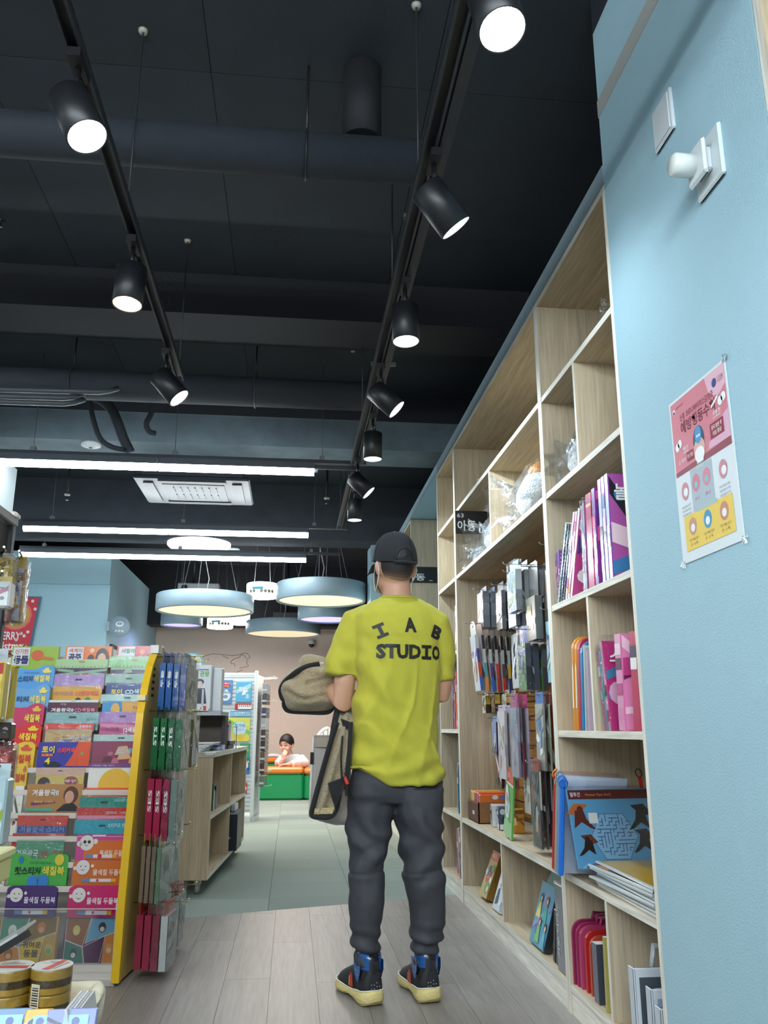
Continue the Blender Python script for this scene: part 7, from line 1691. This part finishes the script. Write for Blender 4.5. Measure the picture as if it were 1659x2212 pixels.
# printing on the back, laid on the cloth
from mathutils.bvhtree import BVHTree
bv = BVHTree.FromPolygons([v.co for v in shirt.data.vertices], [p.vertices for p in shirt.data.polygons])
SPX = px(864, 1400).dot(BX_)
def on_back(u, z):
    o = BX_*(SPX+u)+UP*z; base = o-BF*(o.dot(BF))
    h = bv.ray_cast(base-BF*.8, BF)
    return (h[0]-BF*.0028) if h[0] is not None else base-BF*.12
zT = px(879, 1413).z
def print_word(word, u0, u1, z0, z1, rot=0.0):
    vs, fs, W, Hh = text2d(word, .05)
    bm = bmesh.new(); bvs = [bm.verts.new((u0+(u1-u0)*a/W, z0+(z1-z0)*b/Hh, 0)) for a, b in vs]
    for f in fs:
        try: bm.faces.new([bvs[i] for i in f])
        except ValueError: pass
    bmesh.ops.triangulate(bm, faces=bm.faces[:])
    long_ = [e for e in bm.edges if e.calc_length() > .012]
    bmesh.ops.subdivide_edges(bm, edges=long_, cuts=3, use_grid_fill=True)
    bmesh.ops.triangulate(bm, faces=bm.faces[:])
    c = Vector(((u0+u1)/2, (z0+z1)/2, 0)); bm.verts.ensure_lookup_table(); bm.verts.index_update()
    pts = []
    for v in bm.verts:
        d = v.co-c; x = c.x+d.x*cos(rot)-d.y*sin(rot); y = c.y+d.x*sin(rot)+d.y*cos(rot)
        pts.append(on_back(x, y))
    mb = MB(); mb.raw(pts, [[v.index for v in f.verts] for f in bm.faces], C(24, 26, 24), True)
    bm.free()
    o = mb.build('lettering', M_PAPER, shirt)
    return o
print_word('STUD', -.138, .043, zT-.029, zT+.029)
print_word('O', .096, .139, zT-.029, zT+.029)
zI = px(879, 1366).z
# slab-serif I, plain A and B on an arc
def slabI(u, z, s, rot):
    mb = MB(); q = []
    for (x0, x1, y0, y1) in ((-.5, .5, .28, .5), (-.5, .5, -.5, -.28), (-.16, .16, -.3, .3)):
        n = 4
        for i in range(n):
            for j in range(n):
                pp = [(x0+(x1-x0)*(i+a)/n, y0+(y1-y0)*(j+b)/n) for a, b in ((0, 0), (1, 0), (1, 1), (0, 1))]
                mb.face([on_back(u+s*.8*x*cos(rot)-s*y*sin(rot), z+s*.8*x*sin(rot)+s*y*cos(rot)) for x, y in pp], C(24, 26, 24))
    mb.build('lettering', M_PAPER, shirt)
slabI(-.122, zI-.008, .056, radians(24)); slabI(.070, zT, .057, 0)
print_word('A', -.026, .026, zI-.012, zI+.048)
print_word('B', .100, .146, zI-.036, zI+.020, radians(-24))
# --- trousers
PC = C(60, 62, 68)
pt = MB()
def leg(pts): pt.rings([sil(y, a, b, (px(b, y).x-px(a, y).x)*.5*k, df, 24, 2.2) for y, a, b, k, df in pts], PC, True, True)
pt.rings([sil(1640, 768, 944, .108, .0), sil(1690, 754, 956, .108), sil(1715, 754, 955, .100), sil(1732, 764, 945, .085)], PC, True, True)
leg([(1700, 751, 856, 1.1, 0), (1760, 749, 850, 1.08, -.004), (1820, 749, 840, 1.08, -.008), (1870, 754, 833, 1.08, -.012), (1900, 754, 832, 1.1, -.014), (1950, 755, 828, 1.12, -.012), (2000, 757, 822, 1.12, -.004), (2036, 760, 821, 1.08, .005), (2050, 766, 820, 1.05, .012), (2058, 768, 820, 1.0, .015), (2084, 768, 821, 1.0, .018)])
leg([(1700, 850, 958, 1.1, .0), (1760, 853, 958, 1.08, .006), (1820, 862, 957, 1.08, .01), (1870, 870, 959, 1.08, .014), (1900, 872, 960, 1.1, .016), (1950, 884, 960, 1.12, .026), (2000, 886, 960, 1.12, .034), (2034, 888, 954, 1.08, .042), (2048, 890, 948, 1.05, .048), (2056, 892, 946, 1.0, .05), (2084, 893, 946, 1.0, .053)])
zk = px(800, 1880).z
def pants_shape(co, n):
    z = co.z; x = co.x; y = co.y
    nn = noise.noise(Vector((x*8, y*8, z*6)))
    d = .008*noise.noise(Vector((x*11, y*11, z*7)))+.004*noise.noise(Vector((x*24, y*22, z*20)))
    d += .009*max(0, 1-abs(z-.20)/.09)*sin(110*z+14*x+3*nn)          # bunched over the cuff
    d += .010*max(0, 1-abs(z-.60)/.13)*sin(48*(z+x*.9)+4*nn)*.8          # behind the thigh
    d += .009*max(0, 1-abs(z-zk-.03)/.10)*sin(60*(z-x*.5)+4*nn)
    d -= .004*math.exp(-((z-zk+.004*sin(30*x))/.005)**2)               # knee seam
    d += .0015*math.exp(-((z-zk+.016)/.008)**2)
    return co+n*d
pants = mesh_union(pt, .0068, 'trousers', M_PANTS, MAN, 4, colour=PC, shape=pants_shape)
# --- shoes
YS = C(226, 208, 140)
def shoe(heel, yaw, side):
    """heel = middle of the heel on the floor; yaw of the toe to the left of straight ahead (world)"""
    M = Matrix.Translation(heel) @ Matrix.Rotation(yaw, 4, 'Z') @ Matrix.Scale(1.06, 4)
    e = bpy.data.objects.new('shoe', None); COL.objects.link(e); e.parent = MAN; e.matrix_local = M; e.empty_display_size = .03
    ys = [0, .008, .03, .07, .11, .15, .19, .23, .26, .285, .298]
    wd = [.018, .034, .043, .042, .038, .040, .047, .050, .046, .034, .014]
    cx = [0, 0, 0, .001, .003, .005, .006, .005, .003, .0, -.002]
    def outline(k, dz): return [(side*-cx[i]*1.0+wd[i]*k, ys[i]) for i in range(11)]+[(side*-cx[i]-wd[i]*k, ys[i]) for i in range(10, -1, -1)]
    top = [.052, .050, .046, .042, .034, .032, .036, .036, .034, .036, .040]
    bot = [.012, .006, 0, 0, .006, .010, .004, .0, .002, .010, .020]
    R = []
    for k, f in ((.90, 0), (1.08, .25), (1.10, .55), (1.04, .8), (1.0, 1)):
        o = outline(k, 0); tb = list(range(11))+list(range(10, -1, -1))
        R.append([(x, y+(-.008 if j in (0, 21) and .2 < f < .9 else 0), bot[i]+(top[i]-bot[i])*f) for j, ((x, y), i) in enumerate(zip(o, tb))])
    MB().rings(R, YS, True, True).build('sole', mat('rubber', .6, bump=.5, bscale=45, nvar=.05, stretch=(1, 1, 2.5)), e)
    ring = R[-1]; MB().tube([(x*1.0, y, z+.001) for x, y, z in ring]+[ring[0]], .0025, C(236, 232, 214), 5).build('midsole_line', M_PLASTIC, e)
    # upper: cross-sections along the foot
    hs = [.105, .122, .128, .128, .118, .108, .094, .078, .066, .056, .046]
    U = []
    for i in range(11):
        w = wd[i]*.94; z0 = top[i]-.006; h = hs[i]; n = 14
        U.append([(side*-cx[i]+w*cos(pi*q/n)*(1-.25*max(0, sin(pi*q/n))*(i > 1)), ys[i]+(.006 if i == 0 else 0), z0+(h-z0)*sin(pi*q/n)**.8) for q in range(n+1)])
    mb = MB(); mb.rings(U, C(34, 36, 40), True, True); mb.build('upper', M_PANTS, e)
    # ankle collar with blue panels
    ca = MB(); Rr = []
    for z, a, b in ((.085, .041, .050), (.115, .043, .054), (.14, .043, .054), (.160, .043, .054), (.163, .036, .047), (.13, .034, .046)):
        Rr.append([(a*cos(2*pi*k/28), .058+b*sin(2*pi*k/28), z+.014*(sin(2*pi*k/28*2+.6))*(1 if z > .13 else 0)*.5) for k in range(28)])
    cc = []
    for i in range(len(Rr)-1):
        for k in range(28):
            an = (k+.5)/28*2*pi
            heelside = abs(((an-1.5*pi+pi) % (2*pi))-pi) < .45
            cc.append(C(30, 32, 38) if (i == 0 or heelside) else C(26, 82, 150))
    vs = [p for r in Rr for p in r]; fs = [(i*28+k, i*28+(k+1) % 28, (i+1)*28+(k+1) % 28, (i+1)*28+k) for i in range(len(Rr)-1) for k in range(28)]
    ca.raw(vs, fs, BLACK, True, 0, cc); ca.build('ankle_collar', M_GLOSS, e)
    for sx in (-1, 1):
        mb = MB(); Mq = plane((sx*.0455, .062, .085), (0, -sx*1.0, 0) if sx < 0 else (0, 1, 0), UP)
        mb.poly(plane((sx*.0445, .06, .08), (0, sx, 0), UP), [(-.03, .06), (.028, .064), (.032, .03), (.012, -.008), (-.012, .0), (-.03, .03)], C(28, 88, 160), .001)
        for k in range(9): mb.disc(plane((sx*.0445, .06, .08), (0, sx, 0), UP), -.004+.012*(k % 3)-.006, .015+.014*(k//3), .0017, C(214, 226, 236), .002, seg=5)
        mb.build('side_panel', M_GLOSS, e)
        mb = MB(); mb.poly(plane((sx*.0425, .12, .045), (0, sx, 0), UP), [(-.018, -.004), (.018, -.002), (.014, .034), (-.004, .044), (-.02, .02)], C(196, 52, 40), .0015); mb.poly(plane((sx*.0425, .12, .045), (0, sx, 0), UP), [(-.022, -.004), (-.016, -.004), (-.012, .026), (-.018, .03)], C(236, 190, 70), .002); mb.build('red_flash', M_PLASTIC, e)
    mb = MB()
    for k in range(7): mb.disc(plane((.016, .0035-.0035, .06), (1, 0, 0), UP), -.030+.010*(k % 4), .006*(k//2), .0017, C(224, 228, 230), .004, seg=5)
    mb.build('reflective_dots', M_GLOSS, e)
    return e
for (ax, ay, df, yw, sd) in ((796, 2082, .018, 17, 1), (920, 2082, .053, 10, -1)):
    p = px(ax, ay, df); p.z = 0
    shoe(p-Matrix.Rotation(radians(yw), 3, 'Z') @ Vector((0, .064, 0)), radians(yw), sd)

# ================================================================== FLEECE JACKET over his left forearm
FLC = C(166, 150, 118)
JK = empty('fleece_jacket', 'tan fleece jacket with black piping draped over the man\'s left forearm', 'jacket', at_f(690, 1530, F1+.1))
JO = Vector(JK.location)
def jp(x, y, df): return at_f(x, y, F1+df)-JO
def puff(outl, cx, cy, df, T, folds, seedv, rings=14, n=64):
    """a soft closed piece of cloth with the given outline, T thick, creased by folds"""
    P = []
    m = len(outl)
    per = []
    for i in range(m):
        a, b = outl[i], outl[(i+1) % m]; per.append(sqrt((a[0]-b[0])**2+(a[1]-b[1])**2))
    tot = sum(per); pts = []
    for k in range(n):
        d = tot*k/n; i = 0
        while d > per[i]: d -= per[i]; i += 1
        a, b = outl[i], outl[(i+1) % m]; t = d/per[i]; pts.append((a[0]+(b[0]-a[0])*t, a[1]+(b[1]-a[1])*t))
    for _ in range(2): pts = [((pts[k-1][0]+2*pts[k][0]+pts[(k+1) % n][0])/4, (pts[k-1][1]+2*pts[k][1]+pts[(k+1) % n][1])/4) for k in range(n)]
    mb = MB()
    for sgn in (-1, 1):
        R = []
        for j in range(rings+1):
            s = 1-j/rings; row = []
            for (x, y) in pts:
                X = cx+(x-cx)*max(s, .004); Y = cy+(y-cy)*max(s, .004)
                h = T*sqrt(max(0, 1-s**2.6)); h += sgn*-1*folds(X, Y)*min(1, (1-s)*4) if sgn < 0 else 0
                row.append(jp(X, Y, df+sgn*h))
            R.append(row)
        if sgn > 0: R = [list(reversed(r)) for r in R]
        mb.rings(R, FLC, False, True)
    return mb
def fold1(x, y):
    f = 0.022*sin((y-1400)*.085-(x-600)*.018+1.2*noise.noise(Vector((x*.02, y*.02, 1))))
    f += .014*noise.noise(Vector((x*.03, y*.05, 4)))
    f -= .03*math.exp(-((y-(1500+ (x-640)*.16+8*sin(x*.06)))/5)**2)*(1 if x > 612 else .3)
    f -= .018*math.exp(-((y-(1470-(x-690)*.25))/4)**2)*(1 if x > 660 else 0)
    return f
b1 = [(601, 1492), (605, 1472), (616, 1458), (632, 1446), (652, 1437), (680, 1433), (716, 1438), (738, 1452), (742, 1500), (730, 1530), (705, 1539), (660, 1539), (626, 1537), (613, 1524), (610, 1508)]
jb = puff(b1, 668, 1488, .14, .10, fold1, 1).build('body_fold', M_FLEECE, JK)
puff([(642, 1446), (646, 1426), (654, 1415), (670, 1412), (700, 1419), (732, 1434), (734, 1460), (690, 1462), (650, 1458)], 688, 1438, .26, .05, lambda x, y: .01*noise.noise(Vector((x*.03, y*.05, 9))), 2).build('collar_flap', M_FLEECE, JK)
def piping(pts, r, nm='piping', col=C(22, 22, 24)):
    Q = []
    for i in range(len(pts)-1):
        p0 = pts[max(i-1, 0)]; p1 = pts[i]; p2 = pts[i+1]; p3 = pts[min(i+2, len(pts)-1)]
        for t in (0, .2, .4, .6, .8): Q.append(0.5*((2*p1)+(-p0+p2)*t+(2*p0-5*p1+4*p2-p3)*t*t+(-p0+3*p1-3*p2+p3)*t**3))
    Q.append(pts[-1])
    return MB().tube(Q, r, col, 8).build(nm, M_CLOTH, JK)
piping([jp(690, 1434, .09), jp(665, 1439, .08), jp(645, 1448, .07), jp(630, 1459, .075), jp(616, 1472, .09), jp(607, 1488, .11), jp(608, 1504, .12), jp(614, 1513, .11)], .011)
piping([jp(614, 1512, .11), jp(613, 1524, .12), jp(623, 1536, .13), jp(660, 1539, .13), jp(708, 1539, .12), jp(722, 1524, .10)], .0085)
piping([jp(700, 1433, .14), jp(670, 1437, .14), jp(648, 1447, .14), jp(632, 1458, .14)], .006, 'inner_binding', C(196, 196, 200))
# hanging part beside the leg
R = []
rows_ = [(1490, 738, 772, .02), (1520, 736, 771, .02), (1545, 733, 769, .02), (1580, 726, 763, .022), (1615, 716, 758, .028), (1655, 704, 752, .034), (1695, 692, 747, .038), (1730, 682, 741, .036), (1752, 676, 734, .030), (1766, 674, 722, .020)]
for y, a, b, T in rows_:
    cx = (a+b)/2; hw = (jp(b, y, 0)-jp(a, y, 0)).length/2; c = jp(cx, y, -.085 if y > 1585 else .10-.185*max(0, (y-1515)/70)); row = []
    for k in range(40):
        t = 2*pi*k/40; wob = 1+.0*sin(3*t)
        near = .020*cos(3.2*cos(t)*2+ (y-1500)*.012)*(y > 1540)
        row.append(c+RV*(hw*cos(t))+FV*(T*sin(t)+(-near if sin(t) < 0 else 0)*abs(sin(t))))
    R.append(row)
MB().rings(R, FLC, True, True).build('hanging_front', M_FLEECE, JK)
piping([jp(728, 1560, -.12), jp(716, 1598, -.125), jp(704, 1640, -.125), jp(690, 1690, -.125), jp(678, 1735, -.12), jp(674, 1760, -.115), jp(690, 1765, -.12), jp(712, 1764, -.12), jp(726, 1748, -.115), jp(733, 1715, -.12)], .0105)
piping([jp(758, 1560, -.10), jp(756, 1600, -.11), jp(752, 1650, -.12), jp(749, 1690, -.12), jp(747, 1705, -.12)], .009, 'zip_tape')
piping([jp(740, 1590, -.13), jp(737, 1640, -.14), jp(739, 1690, -.145)], .004, 'fold_binding')
mb = MB(); mb.raw([jp(708, 1692, -.142), jp(744, 1678, -.142), jp(738, 1716, -.142), jp(724, 1748, -.136), jp(716, 1722, -.142), jp(708, 1692, -.130), jp(744, 1678, -.130), jp(738, 1716, -.130), jp(724, 1748, -.126), jp(716, 1722, -.130)], [(0, 4, 3, 2, 1), (5, 6, 7, 8, 9), (0, 1, 6, 5), (1, 2, 7, 6), (2, 3, 8, 7), (3, 4, 9, 8), (4, 0, 5, 9)], C(24, 24, 26)); mb.build('black_patch', M_CLOTH, JK)
mb = MB(); q = jp(733, 1556, -.10); mb.raw([jp(736, 1552, -.082), jp(757, 1560, -.082), jp(752, 1574, -.08), jp(742, 1576, -.08), jp(736, 1552, -.07), jp(757, 1560, -.07), jp(752, 1574, -.07), jp(742, 1576, -.07)], [(0, 3, 2, 1), (4, 5, 6, 7), (0, 1, 5, 4), (1, 2, 6, 5), (2, 3, 7, 6), (3, 0, 4, 7)], C(26, 26, 28)); mb.build('cuff_opening', M_CLOTH, JK)
MB().bbox(-.007, .007, -.004, .004, -.018, .014, C(206, 52, 42), .003, Matrix.Translation(jp(747, 1685, -.135)) @ Matrix.Rotation(radians(-25), 4, 'Y')).build('zip_pull', M_PLASTIC, JK)
MB().box(-.006, .004, -.003, .003, -.05, .0, C(30, 30, 32), Matrix.Translation(jp(749, 1690, -.12))).build('zip_cord', M_CLOTH, JK)
# the pale band low inside the hanging part
mb = MB(); mb.raw([jp(680, 1746, -.128), jp(722, 1744, -.132), jp(718, 1758, -.128), jp(678, 1759, -.124), jp(680, 1746, -.112), jp(722, 1744, -.114), jp(718, 1758, -.112), jp(678, 1759, -.110)], [(0, 3, 2, 1), (4, 5, 6, 7), (0, 1, 5, 4), (1, 2, 6, 5), (2, 3, 7, 6), (3, 0, 4, 7)], C(196, 176, 130)); mb.build('hem_lining', M_FLEECE, JK)

# ================================================================== TOTE BAG hanging behind the jacket
TB = empty('tote_bag', 'grey canvas tote bag with black straps hanging behind the fleece jacket', 'bag', at_f(715, 1700, F1+.02))
TO = Vector(TB.location)
def tp(x, y, df): return at_f(x, y, F1+df)-TO
CAN = C(178, 172, 166)
R = []
for y, a, b, d0, d1 in ((1592, 678, 758, .0, .10), (1640, 675, 758, -.005, .12), (1700, 672, 758, -.01, .13), (1750, 670, 758, -.01, .13), (1766, 669, 758, -.008, .12), (1774, 690, 757, -.004, .11), (1783, 726, 757, .01, .09)):
    pa, pb = tp(a, y, d0), tp(b, y, d0); qa, qb = tp(a+3, y-4, d1), tp(b, y-4, d1)
    mid = (pa+pb)/2+FV*.012
    R.append([pa, pa*.75+pb*.25+FV*.008, mid, pa*.25+pb*.75+FV*.008, pb, qb, (qa+qb)/2, qa])
MB().rings(R, CAN, True, False).build('canvas', mat('canvas', .85, bump=.35, bscale=350, nvar=.06, nscale=6), TB)
mb = MB(); mb.tube([tp(677, 1592, -.004), tp(674, 1640, -.008), tp(671, 1700, -.012), tp(669, 1764, -.012)], .005, C(214, 210, 204), 8); mb.build('edge_binding', M_CLOTH, TB)
mb = MB(); mb.tube([tp(678, 1592, -.002), tp(718, 1596, .01), tp(758, 1594, .0)], .005, C(150, 140, 130), 8); mb.build('top_hem', M_CLOTH, TB)
MB().box(0, .078, -.0015, 0, -.036, 0, C(160, 148, 136), Matrix.Translation(tp(680, 1594, -.006)) @ Matrix.Rotation(-YAW, 4, 'Z')).build('hem_band', M_CLOTH, TB)
MB().box(-.012, .002, -.002, .002, -.046, 0, C(24, 24, 26), Matrix.Translation(tp(677, 1625, -.012)) @ Matrix.Rotation(-YAW, 4, 'Z')).build('side_tag', M_CLOTH, TB)
for dx, d in ((0, -.01), (6, .10)):
    mb = MB(); pts = [tp(732+dx, 1500, d*.3+.06), tp(728+dx, 1535, d*.5+.02), tp(722+dx, 1565, d), tp(717+dx, 1595, d), tp(716+dx, 1610, d)]
    Rr = [[p+RV*w_+FV*t_ for w_, t_ in ((-.012, -.002), (.012, -.002), (.012, .002), (-.012, .002))] for p in pts]
    mb.rings(Rr, C(26, 32, 34), True, False); mb.build('strap', M_CLOTH, TB)

# ================================================================== PLAY CORNER at the back: bench, child, chair
GREEN = C(20, 150, 88); ORG = C(232, 132, 50)
BYY = 12.5
p0 = at_y(556, 1728, BYY); 
bz = at_y(610, 1658, BYY).z
e = empty('play_bench', 'green play bench with an orange cushion top in front of the peach wall', 'bench', (p0.x, BYY, 0))
BWd = at_y(655, 1728, BYY).x-p0.x
MB().bbox(0, BWd, 0, .45, 0, bz-.09, GREEN, .03).build('base', M_PLASTIC, e)
MB().bbox(-.01, BWd-.004, -.015, .46, bz-.088, bz, ORG, .025).build('cushion', M_PLASTIC, e)
e = empty('play_bench', 'short green bench module with an orange top right of the long one', 'bench', (p0.x+BWd+.006, BYY+.02, 0))
MB().bbox(0, .45, 0, .5, 0, bz-.10, GREEN, .03).build('base', M_PLASTIC, e)
MB().bbox(0, .46, -.01, .5, bz-.098, bz-.02, ORG, .025).build('cushion', M_PLASTIC, e)
pb = at_y(540, 1650, 13.9); zb = at_y(575, 1636, 13.9).z
e = empty('play_bench', 'rear green and orange bench along the peach wall behind the child', 'bench', (pb.x-.4, 13.9, 0))
MB().bbox(0, 1.25, 0, .45, 0, zb-.09, GREEN, .03).build('base', M_PLASTIC, e)
MB().bbox(-.01, 1.26, -.015, .46, zb-.088, zb, ORG, .025).build('cushion', M_PLASTIC, e)
e = empty('play_bench', 'left green bench module with orange top, mostly behind the white stand', 'bench', (p0.x-.56, BYY+.15, 0))
MB().bbox(0, .54, 0, .9, 0, bz-.10, GREEN, .03).build('base', M_PLASTIC, e)
MB().bbox(0, .54, -.01, .9, bz-.098, bz-.005, ORG, .025).build('cushion', M_PLASTIC, e)
MB().lathe([(.001, -.01), (.035, -.01), (.035, .05), (.001, .05)], C(220, 226, 224), 14, Matrix.Translation((.52, -.03, .2)) @ Matrix.Rotation(pi/2, 4, 'X')).build('wheel', M_PLASTIC, e)
c = at_y(590, 1632, 14.0)
r = random.Random(8); R = []
for k in range(5):
    t = k/4; R.append([(.13*(1-.3*abs(t-.5))*cos(2*pi*q/14)+.02*r.random(), (-.1+.2*t)*1.0+.0, .05*sin(pi*t)*max(0, sin(2*pi*q/14))+.006*r.random()+.001) for q in range(14)])
tag(MB().rings(R, C(238, 238, 240), True, True, M=Matrix.Translation((c.x, 14.05, zb+.002))).build('white_cloth', M_CLOTH), 'crumpled white cloth on the rear orange bench', 'cloth')
# child
CY = 13.12
CH = empty('person', 'small child with short black hair in a white top leaning on the orange bench', 'person', (at_y(628, 1660, CY).x, CY, 0))
CO = Vector(CH.location)
def cp(x, y, dy=0.0): return at_y(x, y, CY+dy)-CO
hc = cp(619, 1606, -.08)
cb = MB()
def cblob(mb, c, rx, ry, rz, R=None):
    M = Matrix.Translation(c) @ (R or Matrix.Identity(4)) @ Matrix.Diagonal((rx, ry, rz, 1))
    mb.lathe([(sin(pi*k/12) if 0 < k < 12 else .001, -cos(pi*k/12)) for k in range(13)], SKINC, 18, M, caps=False)
RC = Matrix.Rotation(radians(-28), 4, 'Z') @ Matrix.Rotation(radians(14), 4, 'X')     # face turned down and to the viewer's left
def ch(x, y, z): return hc+(RC @ Vector((x, y, z)))
cblob(cb, ch(0, .01, .012), .098, .115, .118, RC); cblob(cb, ch(0, -.035, -.055), .078, .075, .078, RC)
cblob(cb, ch(0, -.118, -.035), .015, .018, .016, RC); cblob(cb, ch(0, -.092, -.112), .026, .02, .018, RC); cblob(cb, ch(0, -.102, -.078), .024, .014, .010, RC)
for sx in (-1, 1): cblob(cb, ch(sx*.098, .005, -.02), .012, .024, .034, RC); cblob(cb, ch(sx*.05, -.075, -.055), .03, .03, .03, RC)
cb.tube([cp(628, 1655, .03), cp(626, 1632, .0), hc+Vector((.0, .02, -.05))], [.08, .055, .055], SKINC, 14)
cb.rings([[cp(632, y, .06)+Vector((a*cos(2*pi*k/18), b*sin(2*pi*k/18), 0)) for k in range(18)] for y, a, b in ((1632, .10, .08), (1650, .16, .10), (1690, .15, .11), (1715, .12, .11))], SKINC, True, True)
for pts, rs in (([cp(612, 1640, 0), cp(603, 1650, -.14), cp(607, 1646, -.24), cp(611, 1640, -.25)], [.05, .042, .034, .028]), ([cp(652, 1642, .02), cp(658, 1650, -.12), cp(632, 1650, -.28), cp(622, 1651, -.32)], [.05, .044, .034, .028]), ([cp(625, 1712, .05), cp(622, 1722, -.05), cp(622, 1738, .12)], [.07, .06, .04]), ([cp(642, 1712, .05), cp(645, 1722, -.05), cp(645, 1738, .12)], [.07, .06, .04])):
    cb.tube(pts, rs, SKINC, 12)
hand(cb, cp(611, 1641, -.25), Vector((.25, -.2, .9)), Vector((.2, .9, .2)), 1, .8)
hand(cb, cp(622, 1651, -.31), Vector((-1, -.25, -.05)), Vector((0, 0, -1)), 1, .3)
mesh_union(cb, .008, 'body', M_SKIN, CH, 2, colour=C(222, 182, 162))
# hair, eyes, brows, mouth
mb = MB(); R = []
for j in range(10):
    t = j/9; row = []
    for i in range(36):
        a = 2*pi*i/36; front = max(0, -cos(a))
        zlo = -.030+.105*front**2-.0*abs(sin(a)); z = zlo+(.142-zlo)*sin(t*pi/2)
        q = sqrt(max(.0005, 1-((z-.012)/.131)**2))
        row.append(ch(.108*q*sin(a), .01+.126*q*cos(a), z))
    R.append(row)
mb.rings(R, C(30, 27, 28), True, True); mb.build('hair', M_HAIR, CH)
for sx in (-1, 1):
    mb = MB(); mb.tube([ch(sx*.018, -.1, .004), ch(sx*.036, -.1, -.004), ch(sx*.054, -.088, .0)], .005, C(40, 28, 26), 6); mb.build('eye', M_GLOSS, CH)
    mb = MB(); mb.tube([ch(sx*.016, -.106, .032), ch(sx*.036, -.106, .037), ch(sx*.058, -.092, .030)], .004, C(60, 46, 40), 6); mb.build('eyebrow', M_HAIR, CH)
mb = MB(); mb.tube([ch(-.02, -.112, -.079), ch(0, -.118, -.077), ch(.02, -.112, -.079)], .005, C(196, 96, 90), 6); mb.build('mouth', M_SKIN, CH)
ct = MB()
ct.rings([[cp(632, y, .06+ddy)+Vector((a*cos(2*pi*k/22), b*sin(2*pi*k/22), 0)) for k in range(22)] for y, a, b, ddy in ((1629, .085, .07, -.06), (1636, .15, .10, -.03), (1650, .19, .13, 0), (1690, .18, .13, 0), (1712, .16, .13, 0))], WHITE, True, True)
ct.tube([cp(612, 1638, 0), cp(602, 1649, -.13), cp(607, 1645, -.235)], [.075, .064, .052], WHITE, 14)
ct.tube([cp(650, 1640, .02), cp(660, 1648, -.10), cp(630, 1650, -.29)], [.078, .068, .052], WHITE, 14)
mesh_union(ct, .010, 'white_top', M_CLOTH, CH, 4, colour=C(232, 236, 240), shape=lambda co, n: co+n*(.006*noise.noise(co*14)))
tr_ = MB(); tr_.tube([cp(625, 1706, .06), cp(622, 1722, -.03), cp(622, 1735, .12)], [.09, .08, .055], WHITE, 14); tr_.tube([cp(642, 1706, .06), cp(645, 1722, -.03), cp(645, 1735, .12)], [.09, .08, .055], WHITE, 14)
mesh_union(tr_, .012, 'trousers', M_PANTS, CH, 3, colour=C(70, 80, 110))
# white plastic chair beyond the bag
a = at_y(690, 1600, 11.6); b_ = at_y(735, 1600, 11.6)
e = empty('plastic_chair', 'white plastic chair with an arched slatted back beyond the tote bag', 'chair', ((a.x+b_.x)/2, 11.6, 0))
hwd = (b_.x-a.x)/2+.04; zt = at_y(712, 1572, 11.6).z
arcp = [(hwd*cos(q), 0, zt-.2+.2*sin(q)) for q in [pi*k/16 for k in range(17)]]
MB().tube([(hwd, 0, .45)]+arcp+[(-hwd, 0, .45)], .022, C(236, 238, 238), 10).build('back_frame', M_PLASTIC, e)
for k in range(5):
    x = -hwd*.66+hwd*.33*k; MB().box(x-.02, x+.02, -.006, .006, .47, zt-.2+.2*sqrt(max(0, 1-(x/hwd)**2))-.01, C(228, 232, 232)).build('back_slat', M_PLASTIC, e)
MB().bbox(-hwd-.02, hwd+.02, -.42, .02, .43, .46, C(232, 236, 236), .01).build('seat', M_PLASTIC, e)
for sx in (-1, 1):
    for yy in (-.38, -.02): MB().tube([(sx*hwd, yy, .43), (sx*(hwd+.04), yy+(.03 if yy > -.1 else -.03), 0.0)], [.022, .016], C(230, 234, 234), 8).build('leg', M_PLASTIC, e)
    MB().tube([(sx*(hwd+.02), .0, .66), (sx*(hwd+.05), -.2, .67), (sx*(hwd+.04), -.4, .64), (sx*(hwd+.02), -.41, .45)], .018, C(232, 236, 236), 8).build('armrest', M_PLASTIC, e)
